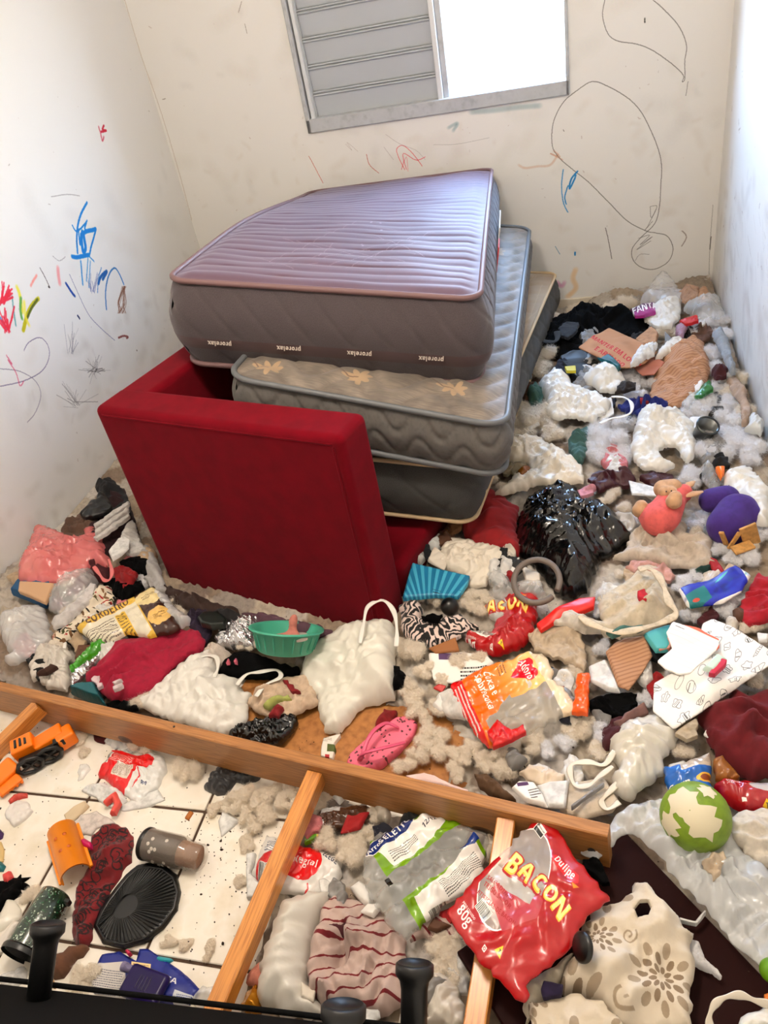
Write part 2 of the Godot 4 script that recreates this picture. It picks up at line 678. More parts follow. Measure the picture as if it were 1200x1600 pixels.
# ------------------------------------------------------------------ room
func wall_mesh(rects: Array, across: int, face: float, outwards: float, u0: float, u1: float, v0: float, v1: float) -> ArrayMesh:
	# rects of [a0, a1, y0, y1] on the plane x = face (across 2) or z = face (across 0), 0.15 thick
	var st := new_st()
	st.set_smooth_group(-1)
	for r in rects:
		var P := func(a: float, y: float, d: float) -> Vector3:
			return Vector3(a, y, face + d * outwards) if across == 0 else Vector3(face + d * outwards, y, a)
		var U := func(a: float, y: float) -> Vector2:
			return Vector2((a - u0) / (u1 - u0), (v1 - y) / (v1 - v0))
		var c := [[r[0], r[2]], [r[1], r[2]], [r[1], r[3]], [r[0], r[3]]]
		for d in [0.0, 0.15]:
			var q := []
			var uv := []
			for k in c:
				q.append(P.call(k[0], k[1], d)); uv.append(U.call(k[0], k[1]))
			quad(st, q[0], q[1], q[2], q[3], uv)
		for k in 4:
			var a: Array = c[k]
			var b: Array = c[(k + 1) % 4]
			quad(st, P.call(a[0], a[1], 0.0), P.call(b[0], b[1], 0.0), P.call(b[0], b[1], 0.15), P.call(a[0], a[1], 0.15), [U.call(a[0], a[1]), U.call(b[0], b[1]), U.call(b[0], b[1]), U.call(a[0], a[1])])
	return done(st)

const WX0 := -1.294
const WX1 := -0.092
const WY0 := 0.978
const WY1 := 1.985

func paint_marks(im: Image, to_img: Callable, list: Array):
	# each: view, colour, radius in pixels, points, optional smooth
	for s in list:
		var br := brush(s[2] * (1.35 if s[0] == "w3" else 1.0), s[1], 0.45)
		var p := pts(s[0], s[3])
		var line: Array = smooth_line(p) if p.size() > 2 else Array(p)
		var out := []
		for q in line: out.append(to_img.call(q))
		stroke(im, br, out, 1.3, s[4] if s.size() > 4 else 0.4)

func dirt_on(im: Image, n: int, cols: Array, r0: float, r1: float, ymin: float, ymax: float):
	var bs := []
	for c in cols:
		for k in 3: bs.append(brush(rng.randf_range(r0, r1), c, 0.0))
	for k in n:
		var b: Image = bs[rng.randi() % bs.size()]
		var p := Vector2(rng.randf() * im.get_width(), lerpf(ymin, ymax, rng.randf()) * im.get_height())
		var d := Vector2.from_angle(rng.randf() * TAU)
		for j in rng.randi_range(1, 5):
			p += d.rotated(rng.randf_range(-0.6, 0.6)) * b.get_width() * 0.35
			im.blend_rect(b, Rect2i(0, 0, b.get_width(), b.get_height()), Vector2i(p))

func fan(view: String, col: Color, r: float, x: float, y: float, a0: float, a1: float, n: int, len0: float, len1: float) -> Array:
	var out := []
	for k in n:
		var a := deg_to_rad(lerpf(a0, a1, rng.randf()))
		var l := rng.randf_range(len0, len1)
		var s := Vector2(x + rng.randf_range(-20, 20), y + rng.randf_range(-20, 20))
		out.append([view, col, r * rng.randf_range(0.7, 1.2), [s.x, s.y, s.x + cos(a) * l, s.y - sin(a) * l]])
	return out

func room():
	var paint := Color(0.925, 0.915, 0.895)
	var smudge := [Color(0.55, 0.47, 0.38, 0.03), Color(0.62, 0.45, 0.33, 0.03), Color(0.5, 0.48, 0.45, 0.03)]
	var speck := [Color(0.35, 0.27, 0.22, 0.35), Color(0.45, 0.3, 0.25, 0.3)]
	# back wall with the window opening and a child's scribbles
	var bw := 2048
	var bh := 1400
	var im := canvas(bw, bh, paint)
	dirt_on(im, 130, smudge, 12, 45, 0.1, 1.0)
	dirt_on(im, 90, [Color(0.60, 0.42, 0.28, 0.035)], 8, 30, 0.4, 0.9)
	dirt_on(im, 70, speck, 1.2, 2.4, 0.05, 1.0)
	var to_b := func(q: Vector2) -> Vector2:
		var w := at_back(q)
		return Vector2((w.x - WL) / (WR - WL) * bw, (1.75 - w.y) / 1.75 * bh)
	var ink := Color(0.22, 0.20, 0.18, 0.55)
	var blue := Color(0.05, 0.45, 0.72, 0.55)
	var marks := [
		["w2", ink, 1.6, [690, 0, 683, 50, 700, 105, 730, 128, 790, 138, 840, 158, 900, 200, 935, 235, 932, 255, 940, 245, 940, 190, 945, 140, 920, 80, 870, 25, 840, 0]],
		["w2", ink, 3.0, [815, 58, 815, 72]], ["w2", ink, 1.3, [950, 255, 943, 300]],
		["w2", ink, 1.7, [600, 285, 650, 255, 700, 270, 760, 305, 800, 345, 830, 400, 855, 460, 867, 515, 865, 580, 860, 650, 845, 700, 800, 745, 775, 780, 780, 815, 810, 838, 850, 840, 890, 815, 903, 775, 885, 738, 850, 728, 820, 722, 760, 690, 700, 630, 640, 570, 590, 530, 545, 490, 525, 450, 530, 380, 560, 320, 600, 285]],
		["w2", ink, 1.4, [832, 645, 853, 645, 835, 680, 832, 645]], ["w2", ink, 1.4, [850, 655, 825, 705, 815, 720, 840, 690]],
		["w2", ink, 1.4, [795, 745, 830, 735, 800, 765, 838, 740, 790, 780, 835, 752]], ["w2", ink, 1.2, [785, 815, 800, 795, 830, 795]],
		["w2", ink, 1.8, [692, 712, 700, 745, 712, 810]], ["w2", ink, 1.0, [155, 452, 230, 450, 330, 430]], ["w2", ink, 2.0, [422, 285, 424, 310]], ["w2", ink, 1.5, [560, 405, 563, 412]],
		["w2", ink, 1.2, [1028, 640, 1018, 780, 1015, 900]], ["w2", ink, 2.2, [1022, 740, 1018, 780]], ["w2", Color(0.4, 0.33, 0.3, 0.25), 3.0, [930, 770, 945, 740, 930, 720]],
		["w2", blue, 4.0, [605, 535, 585, 560, 580, 590, 595, 560, 600, 545]], ["w2", blue, 2.5, [560, 530, 555, 580, 560, 630, 575, 665]], ["w2", blue, 3.0, [575, 580, 565, 615, 570, 640]],
		["w2", blue, 4.0, [597, 788, 597, 798]], ["w2", Color(0.2, 0.45, 0.6, 0.35), 2.0, [535, 770, 550, 795]],
		["w2", Color(0.95, 0.70, 0.25, 0.03), 14.0, [600, 840, 590, 870, 600, 900, 570, 930]], ["w2", Color(0.85, 0.35, 0.65, 0.05), 11.0, [540, 880, 555, 895, 565, 880]],
		["w2", Color(0.75, 0.45, 0.25, 0.05), 6.0, [420, 515, 440, 525, 480, 520, 520, 515, 545, 480]], ["w2", Color(0.75, 0.45, 0.3, 0.16), 3.0, [530, 470, 550, 490, 520, 480, 560, 500]],
		["w2", Color(0.35, 0.52, 0.55, 0.035), 12.0, [270, 350, 340, 345, 420, 335, 490, 330]], ["w2", Color(0.35, 0.52, 0.55, 0.06), 8.0, [200, 400, 230, 385, 215, 410]],
		["w2", Color(0.85, 0.15, 0.2, 0.5), 1.8, [65, 530, 45, 490, 40, 465, 60, 455, 90, 480, 120, 520]], ["w2", Color(0.85, 0.15, 0.2, 0.5), 1.8, [70, 530, 60, 480, 100, 500, 130, 490]], ["w2", Color(0.85, 0.15, 0.2, 0.35), 1.5, [75, 535, 70, 490, 55, 530, 62, 500]],
		["w2", Color(0.4, 0.3, 0.3, 0.4), 1.1, [5, 420, 50, 450, 100, 470, 130, 500]], ["w2", Color(0.4, 0.3, 0.3, 0.4), 1.1, [0, 460, 30, 500]],
		["w1", Color(0.7, 0.2, 0.15, 0.6), 1.6, [965, 488, 985, 525, 1010, 573]], ["w1", Color(0.7, 0.2, 0.15, 0.6), 1.6, [1145, 482, 1155, 515, 1185, 542]], ["w1", Color(0.5, 0.4, 0.35, 0.4), 1.1, [1080, 450, 1100, 470, 1085, 445, 1120, 475]],
		["w1", Color(0.35, 0.28, 0.22, 0.35), 1.6, [755, 5, 745, 40]], ["w1", Color(0.35, 0.28, 0.22, 0.35), 1.6, [765, 75, 772, 105]], ["w1", Color(0.35, 0.28, 0.22, 0.35), 2.0, [508, 311, 518, 308]],
		["w1", Color(0.05, 0.12, 0.08, 0.8), 3.2, [570, 830, 580, 795, 590, 825, 600, 800, 610, 782, 615, 805, 590, 815, 575, 805]],
		["w1", Color(0.55, 0.42, 0.32, 0.3), 1.5, [390, 0, 440, 170, 500, 340, 560, 540, 600, 690], 1.2],
	]
	paint_marks(im, to_b, marks)
	var wb := mat(Color.WHITE, 0.9, {"tex": tex(im), "bump": T.mottle, "bump_cm": 0.0})
	wb.heightmap_enabled = false
	wb.texture_repeat = false
	struct("wall_back", wall_mesh([[WL, WX0, 0, CEIL], [WX1, WR, 0, CEIL], [WX0, WX1, 0, WY0], [WX0, WX1, WY1, CEIL]], 0, WB, -1.0, WL, WR, 0.0, 1.75), wb)
	# left wall
	var lw := 2048
	var lh := 1200
	var z1 := -0.9
	im = canvas(lw, lh, paint)
	dirt_on(im, 90, smudge, 12, 50, 0.4, 1.0)
	dirt_on(im, 130, [Color(0.5, 0.42, 0.35, 0.05), Color(0.42, 0.38, 0.36, 0.04)], 8, 30, 0.65, 1.0)
	dirt_on(im, 50, speck, 1.0, 2.0, 0.2, 1.0)
	var to_l := func(q: Vector2) -> Vector2:
		var w := at_left(q)
		return Vector2((w.x - WB) / (z1 - WB) * lw, (1.75 - w.y) / 1.75 * lh)
	var sky := Color(0.0, 0.48, 0.80, 0.7)
	marks = [
		["w3", sky, 3.2, [545, 65, 505, 140, 485, 220, 480, 300, 485, 385]], ["w3", sky, 2.4, [452, 208, 480, 245, 530, 200, 545, 175]], ["w3", sky, 5.0, [450, 403, 480, 408, 520, 400, 560, 392]],
		["w3", sky, 5.0, [515, 245, 510, 300, 520, 375, 535, 350, 525, 280, 530, 250, 595, 235]], ["w3", sky, 3.0, [540, 190, 530, 230, 560, 245, 598, 225, 590, 270, 570, 340, 560, 390]], ["w3", sky, 2.5, [490, 230, 500, 330, 505, 260, 515, 330]],
		["w3", Color(0.1, 0.5, 0.8, 0.35), 2.5, [550, 395, 590, 435]], ["w3", Color(0.1, 0.5, 0.8, 0.4), 3.0, [505, 430, 512, 520, 518, 585]], ["w3", Color(0.1, 0.5, 0.8, 0.25), 2.5, [550, 410, 540, 560]], ["w3", Color(0.1, 0.5, 0.8, 0.22), 2.5, [565, 430, 555, 600]],
		["w3", Color(0.05, 0.25, 0.6, 0.7), 3.6, [412, 570, 440, 615, 470, 655]], ["w3", Color(0.05, 0.35, 0.65, 0.7), 4.0, [615, 575, 630, 530, 668, 495, 640, 550]], ["w3", Color(0.1, 0.4, 0.7, 0.5), 2.6, [665, 735, 660, 620, 680, 520, 715, 475, 745, 510, 775, 580]], ["w3", Color(0.1, 0.4, 0.7, 0.3), 2.2, [610, 630, 615, 540, 635, 470]],
		["w3", Color(0.05, 0.1, 0.3, 0.7), 2.6, [485, 772, 500, 795]], ["w3", Color(0.4, 0.4, 0.55, 0.5), 1.3, [435, 515, 500, 660, 560, 775, 640, 860, 720, 930]], ["w3", Color(0.2, 0.15, 0.15, 0.6), 1.4, [250, 475, 285, 540, 310, 595]], ["w3", Color(0.2, 0.15, 0.15, 0.8), 2.6, [305, 592, 312, 598]],
		["w3", Color(0.95, 0.6, 0.6, 0.25), 6.0, [362, 470, 365, 520, 375, 580]], ["w3", Color(0.95, 0.5, 0.45, 0.3), 3.5, [230, 520, 205, 560, 192, 590]],
		["w3", Color(0.75, 0.72, 0.05, 0.75), 5.0, [240, 665, 200, 710, 170, 770, 145, 870]], ["w3", Color(0.30, 0.35, 0.05, 0.5), 3.5, [235, 670, 195, 730, 170, 790]], ["w3", Color(0.92, 0.88, 0.2, 0.3), 5.0, [105, 590, 125, 650, 140, 760]], ["w3", Color(0.35, 0.65, 0.3, 0.45), 4.0, [130, 660, 128, 740, 140, 800]],
		["w3", Color(0.95, 0.9, 0.3, 0.25), 4.5, [150, 680, 160, 780, 185, 840]], ["w3", Color(0.3, 0.6, 0.6, 0.4), 2.5, [75, 650, 85, 740, 100, 840]], ["w3", Color(0.2, 0.5, 0.75, 0.4), 3.0, [0, 780, 45, 860]],
		["w3", Color(0.35, 0.3, 0.45, 0.5), 1.3, [150, 990, 180, 940, 250, 910, 300, 960, 305, 1040, 260, 1120, 150, 1180, 0, 1215]], ["w3", Color(0.35, 0.3, 0.4, 0.4), 1.2, [0, 1105, 120, 1120, 220, 1180, 255, 1270, 220, 1380, 170, 1440]], ["w3", Color(0.85, 0.25, 0.4, 0.4), 1.8, [40, 1020, 75, 1075, 50, 1050, 100, 1130, 125, 1210, 150, 1180]],
		["w3", Color(0.35, 0.3, 0.3, 0.3), 1.2, [320, 30, 420, 15, 500, 25]], ["w3", Color(0.35, 0.3, 0.3, 0.3), 1.2, [330, 400, 370, 430, 410, 405]], ["w3", Color(0.5, 0.25, 0.22, 0.6), 3.0, [740, 912, 770, 900, 800, 905, 790, 915]], ["w3", Color(0.35, 0.28, 0.25, 0.5), 2.5, [855, 990, 858, 994]],
		["w1", Color(0.75, 0.1, 0.2, 0.75), 4.0, [325, 392, 320, 405, 332, 408, 315, 412]], ["w1", Color(0.8, 0.3, 0.38, 0.4), 4.0, [308, 395, 315, 420, 320, 440, 325, 425]],
	]
	for k in 16:
		marks.append(["w3", Color(0.45, 0.25, 0.15, 0.28), 1.6, [770 + rng.randf_range(-10, 20), 590, 750 + rng.randf_range(-15, 40), 690, 745 + rng.randf_range(-10, 50), 760]])
	marks += fan("w3", Color(0.9, 0.15, 0.25, 0.55), 2.6, 10, 690, 20, 100, 16, 60, 130)
	marks += fan("w3", Color(0.9, 0.15, 0.25, 0.5), 2.4, 50, 860, 70, 130, 12, 60, 170)
	marks += fan("w3", Color(0.3, 0.28, 0.28, 0.35), 1.1, 590, 1110, 0, 360, 26, 30, 100)
	marks += fan("w3", Color(0.3, 0.28, 0.28, 0.25), 1.1, 480, 1330, 0, 180, 18, 60, 160)
	marks += fan("w3", Color(0.4, 0.4, 0.45, 0.22), 1.2, 440, 1000, 60, 110, 10, 80, 200)
	marks += fan("w3", Color(0.3, 0.35, 0.6, 0.3), 1.4, 570, 620, 70, 110, 10, 40, 140)
	paint_marks(im, to_l, marks)
	var wl := mat(Color.WHITE, 0.88, {"tex": tex(im)})
	wl.texture_repeat = false
	struct("wall_left", wall_mesh([[WB - 0.15, WF + 0.15, 0, CEIL]], 2, WL, -1.0, WB, z1, 0.0, 1.75), wl)
	# right wall, scuffed low down
	im = canvas(1400, 800, paint)
	dirt_on(im, 160, [Color(0.5, 0.4, 0.33, 0.07), Color(0.4, 0.36, 0.33, 0.06)], 5, 22, 0.55, 1.0)
	dirt_on(im, 60, speck, 1.2, 3.0, 0.4, 1.0)
	var to_r := func(q: Vector2) -> Vector2:
		var w := at_right(q)
		return Vector2((w.x - WB) / 3.0 * 1400, (1.75 - w.y) / 1.75 * 800)
	var scuffs := []
	for k in 70:
		var s := Vector2(rng.randf_range(1130, 1200), rng.randf_range(330, 640))
		scuffs.append(["o", Color(0.45, 0.38, 0.33, rng.randf_range(0.05, 0.16)), rng.randf_range(0.8, 2.0), [s.x, s.y, s.x + rng.randf_range(-3, 6), s.y + rng.randf_range(10, 50)]])
	paint_marks(im, to_r, scuffs)
	var wr := mat(Color.WHITE, 0.6, {"tex": tex(im)})
	wr.texture_repeat = false
	struct("wall_right", wall_mesh([[WB - 0.15, WF + 0.15, 0, CEIL]], 2, WR, 1.0, WB, WB + 3.0, 0.0, 1.75), wr)
	M.paint = mat(paint, 0.9, {"tex": T.dirt, "tri": 0.6})
	struct("wall_front", wall_mesh([[WL - 0.15, WR + 0.15, 0, CEIL]], 0, WF, 1.0, 0, 1, 0, 1), M.paint)
	var c := struct("ceiling", box_mesh(Vector3(WR - WL + 0.3, 0.12, WF - WB + 0.3), 0.0), M.ceiling)
	c.position = Vector3((WL + WR) / 2, CEIL + 0.06, (WF + WB) / 2)
	# floor: grout bed and single tiles
	var f := struct("floor", box_mesh(Vector3(WR - WL + 0.3, 0.1, WF - WB + 0.3), 0.0), M.grout)
	f.position = Vector3((WL + WR) / 2, -0.053, (WF + WB) / 2)
	var tiles := []
	for k in 4:
		tiles.append(mat(Color(0.93, 0.905, 0.86).lightened(0.03 * k), 0.22, {"tex": T.dirt, "tri": 1.5 + 0.3 * k}))
	var tm := box_mesh(Vector3(0.3262, 0.008, 0.3262), 0.0018)
	var pitch := 0.3333
	for i in 9:
		for j in 15:
			var x := -1.26 + (i - 2) * pitch - pitch / 2
			var z := -0.915 + (j - 9) * pitch + pitch / 2
			if x < WL - 0.14 or x > WR + 0.14 or z < WB - 0.14 or z > WF + 0.1: continue
			var t := obj("tile", tm, tiles[rng.randi() % 4], f)
			t.position = Vector3(x, -0.0035, z) - f.position
			t.rotation.y = 0.5 * PI * (rng.randi() % 4)
	var st := new_st()
	box(st, Vector3((WL + WR) / 2, 0.03, WB + 0.006), Vector3(WR - WL, 0.06, 0.012), 0.003)
	struct("baseboard_back", done(st), mat(Color(0.86, 0.82, 0.75), 0.5, {"tex": T.dirt, "tri": 2.0}))

func ceiling_lamp(at: Vector3, energy: float):
	var warm := Color(1.0, 0.945, 0.89)
	var o := base("ceiling_lamp", at, "round warm glowing ceiling lamp over the litter", "lamp")
	obj("mount", lathe([[0.0, 0.0], [0.06, 0.0], [0.06, -0.02], [0.0, -0.02]], 24), M.metal_light, o)
	var g := mat(Color(1, 0.95, 0.88), 0.5)
	g.emission_enabled = true
	g.emission = warm
	g.emission_energy_multiplier = 3.0
	obj("lamp_shade", lathe([[0.0, -0.021], [0.15, -0.021], [0.155, -0.04], [0.13, -0.07], [0.08, -0.09], [0.0, -0.097]], 32), g, o)
	var l := OmniLight3D.new()
	l.name = "lamp_light"
	l.light_color = warm
	l.light_energy = energy
	l.light_size = 0.13
	l.omni_range = 9.0
	l.omni_attenuation = 2.0
	l.shadow_enabled = true
	l.position = Vector3(0, -0.24, 0)
	o.add_child(l)

func window():
	var w := Node3D.new()
	w.name = "window_1"
	w.set_meta("kind", "structure")
	add_child(w)
	var bar := func(called: String, x0: float, x1: float, y0: float, y1: float, z0: float, z1: float, m: Material, b := 0.003):
		obj(called, box_mesh(Vector3(x1 - x0, y1 - y0, z1 - z0), b, Vector3((x0 + x1) / 2, (y0 + y1) / 2, (z0 + z1) / 2)), m, w)
	var fz := WB + 0.016
	bar.call("sill", WX0, WX1 + 0.002, WY0, WY0 + 0.058, WB - 0.1, fz, M.metal)
	bar.call("window_frame", WX0, WX0 + 0.02, WY0, WY1, WB - 0.1, fz, M.metal)
	bar.call("window_frame", WX0 + 0.026, WX0 + 0.044, WY0 + 0.05, WY1, WB - 0.1, fz - 0.012, M.metal_light)
	bar.call("window_frame", WX0 + 0.02, WX0 + 0.05, WY0 + 0.05, WY1, WB - 0.1, fz - 0.03, M.metal)
	bar.call("window_frame", WX1 - 0.016, WX1, WY0, WY1, WB - 0.1, fz, M.metal)
	bar.call("window_frame", WX0, WX1, WY1 - 0.05, WY1, WB - 0.1, fz, M.metal)
	var mid := -0.664
	bar.call("sash_stile", mid, mid + 0.024, WY0 + 0.05, WY1 - 0.05, WB - 0.05, fz - 0.018, M.metal_light)
	bar.call("sash_stile", mid + 0.024, mid + 0.052, WY0 + 0.05, WY1 - 0.05, WB - 0.075, fz - 0.03, M.metal)
	var sh := Node3D.new()
	sh.name = "shutter"
	w.add_child(sh)
	var x0 := WX0 + 0.05
	var sw := mid - x0
	obj("shutter_panel", box_mesh(Vector3(sw, WY1 - WY0 - 0.1, 0.006), 0.0, Vector3(x0 + sw / 2, (WY0 + WY1) / 2, WB - 0.045)), M.slat_metal, sh)
	var k := 0
	var y := WY0 + 0.052
	while y < WY1 - 0.1:
		var st := new_st()
		# a slat: tilted flat with a rolled double ridge on its upper edge
		var a := deg_to_rad(7)
		var xf := Transform3D(Basis(Vector3.RIGHT, a), Vector3(x0 + sw / 2, y + 0.05, WB - 0.034))
		box(st, Vector3.ZERO, Vector3(sw, 0.092, 0.004), 0.001, xf)
		box(st, Vector3(0, 0.047, 0.006), Vector3(sw, 0.008, 0.012), 0.003, xf)
		box(st, Vector3(0, 0.058, 0.004), Vector3(sw, 0.006, 0.008), 0.002, xf)
		obj("slat", done(st), M.slat_metal, sh)
		y += 0.108
		k += 1

# ------------------------------------------------------------------ sofa and mattresses
func sofa():
	var s := base("sofa", Vector3(-1.392, 0, -1.707), "dark red velvet sofa shell with mattresses piled on its seat", "sofa")
	var u := Vector3(0.965, 0, 0.262).normalized()
	s.basis = Basis(u, Vector3.UP, u.cross(Vector3.UP))
	# own axes: x along the arm towards the seat front, -z towards the far side
	var add := func(called: String, c: Vector3, size: Vector3, r: float):
		obj(called, soft_box(size, r, c), M.velvet, s)
	add.call("armrest", Vector3(0.42, 0.35, -0.065), Vector3(0.84, 0.70, 0.13), 0.022)
	add.call("backrest", Vector3(0.065, 0.352, -0.385), Vector3(0.13, 0.694, 0.72), 0.022)
	add.call("seat", Vector3(0.485, 0.085, -0.66), Vector3(0.70, 0.17, 1.04), 0.03)
	obj("seam", tube([Vector3(0.812, 0.03, 0.001), Vector3(0.812, 0.67, 0.001)], 0.003, 6), M.velvet, s)
	obj("seam", tube([Vector3(0.03, 0.678, -0.001), Vector3(0.81, 0.678, -0.001)], 0.003, 6), M.velvet, s)

# mattress: four top corners FL, FR, BR, BL; sag adds height as a function of (u, v)
func mattress_shape(c: Array, th: float, size: Vector2, sag: Callable, quilt: Callable, side: Callable, nu: int, nv: int, rc: float, bulge: float) -> Dictionary:
	var nrm: Vector3 = (c[1] - c[0]).cross(c[0] - c[3])
	nrm = -nrm.normalized() if nrm.y < 0 else nrm.normalized()
	nrm = nrm.lerp(Vector3.UP, 0.6).normalized()
	var place := func(x: float, y: float, h: float) -> Vector3:
		var u := x / size.x + 0.5
		var v := y / size.y + 0.5
		var a: Vector3 = c[0].lerp(c[1], u)
		var b: Vector3 = c[3].lerp(c[2], u)
		return a.lerp(b, v) + nrm * (h + sag.call(u, v))
	var plan := func(i: int, j: int) -> Vector2:
		var q := Vector2((float(i) / nu - 0.5) * size.x, (float(j) / nv - 0.5) * size.y)
		var inn := q.clamp(-size / 2 + Vector2(rc, rc), size / 2 - Vector2(rc, rc))
		var d := q - inn
		if absf(d.x) > 1e-6 and absf(d.y) > 1e-6:
			d *= maxf(absf(d.x), absf(d.y)) / d.length()
		return inn + d
	var V := PackedVector3Array()
	var UV := PackedVector2Array()
	var I := PackedInt32Array()
	for j in nv + 1:
		for i in nu + 1:
			var q: Vector2 = plan.call(i, j)
			var e := minf(minf(i, nu - i) * size.x / nu, minf(j, nv - j) * size.y / nv)
			V.append(place.call(q.x, q.y, quilt.call(q.x, q.y) * smoothstep(0.0, 0.04, e) + 0.012 * smoothstep(0.0, 0.06, e)))
			UV.append(Vector2(q.x / size.x + 0.5, q.y / size.y + 0.5))
	for j in nv:
		for i in nu:
			var a := j * (nu + 1) + i
			for k in [a, a + nu + 1, a + nu + 2, a, a + nu + 2, a + 1]: I.append(k)
	var top := arr_mesh(V, smooth_normals(V, I), UV, I)
	# edge loop
	var loop := []
	for i in nu: loop.append([i, 0])
	for j in nv: loop.append([nu, j])
	for i in nu: loop.append([nu - i, nv])
	for j in nv: loop.append([0, nv - j])
	var rows := 30
	V = PackedVector3Array()
	UV = PackedVector2Array()
	I = PackedInt32Array()
	var rim := []
	var foot := []
	var n := loop.size()
	var run := 0.0
	var prev := Vector2.ZERO
	for k in n + 1:
		var l: Array = loop[k % n]
		var q: Vector2 = plan.call(l[0], l[1])
		if k > 0: run += q.distance_to(prev)
		prev = q
		var inn := q.clamp(-size / 2 + Vector2(rc, rc), size / 2 - Vector2(rc, rc))
		var d := (q - inn).normalized()
		for r in rows + 1:
			var t := float(r) / rows
			var out: float = bulge * sin(PI * t) + side.call(run, t)
			var w := q + d * out
			V.append(place.call(w.x, w.y, -t * th))
			UV.append(Vector2(run, t * th))
		if k < n:
			var z := q + d * 0.004
			rim.append(place.call(z.x, z.y, 0.002)); foot.append(place.call(z.x, z.y, -th))
	for k in n:
		for r in rows:
			var a := k * (rows + 1) + r
			for m in [a, a + rows + 1, a + rows + 2, a, a + rows + 2, a + 1]: I.append(m)
	var band := arr_mesh(V, smooth_normals(V, I), UV, I)
	V = PackedVector3Array()
	I = PackedInt32Array()
	for j in 17:
		for i in 9:
			var q: Vector2 = plan.call(i * nu / 8, j * nv / 16)
			V.append(place.call(q.x, q.y, -th))
	for j in 16:
		for i in 8:
			var a := j * 9 + i
			for k in [a, a + 10, a + 9, a, a + 1, a + 10]: I.append(k)
	var under := arr_mesh(V, smooth_normals(V, I), PackedVector2Array(), I)
	rim.append(rim[0]); foot.append(foot[0])
	return {"top": top, "band": band, "under": under, "rim": rim, "foot": foot, "place": place, "n": nrm}

func shifted(mesh: ArrayMesh, by: Vector3) -> ArrayMesh:
	var a := mesh.surface_get_arrays(0)
	var v: PackedVector3Array = a[Mesh.ARRAY_VERTEX]
	for k in v.size(): v[k] -= by
	a[Mesh.ARRAY_VERTEX] = v
	var m := ArrayMesh.new()
	m.add_surface_from_arrays(Mesh.PRIMITIVE_TRIANGLES, a)
	return m

func build_mattress(called: String, label: String, d: Dictionary, mats: Array, rr: float) -> Node3D:
	var lo: Vector3 = Vector3.INF
	for p in d.foot: lo = lo.min(p)
	var o := base(called, Vector3(d.foot[0].x, lo.y, d.foot[0].z), label, "mattress")
	obj("top_panel", shifted(d.top, o.position), mats[0], o)
	obj("side_band", shifted(d.band, o.position), mats[1], o)
	obj("under_panel", shifted(d.under, o.position), mats[1], o)
	obj("piping", shifted(tube(d.rim, rr, 8, 1.0, false), o.position), mats[2], o)
	obj("piping", shifted(tube(d.foot, rr, 8, 1.0, false), o.position), mats[2], o)
	return o

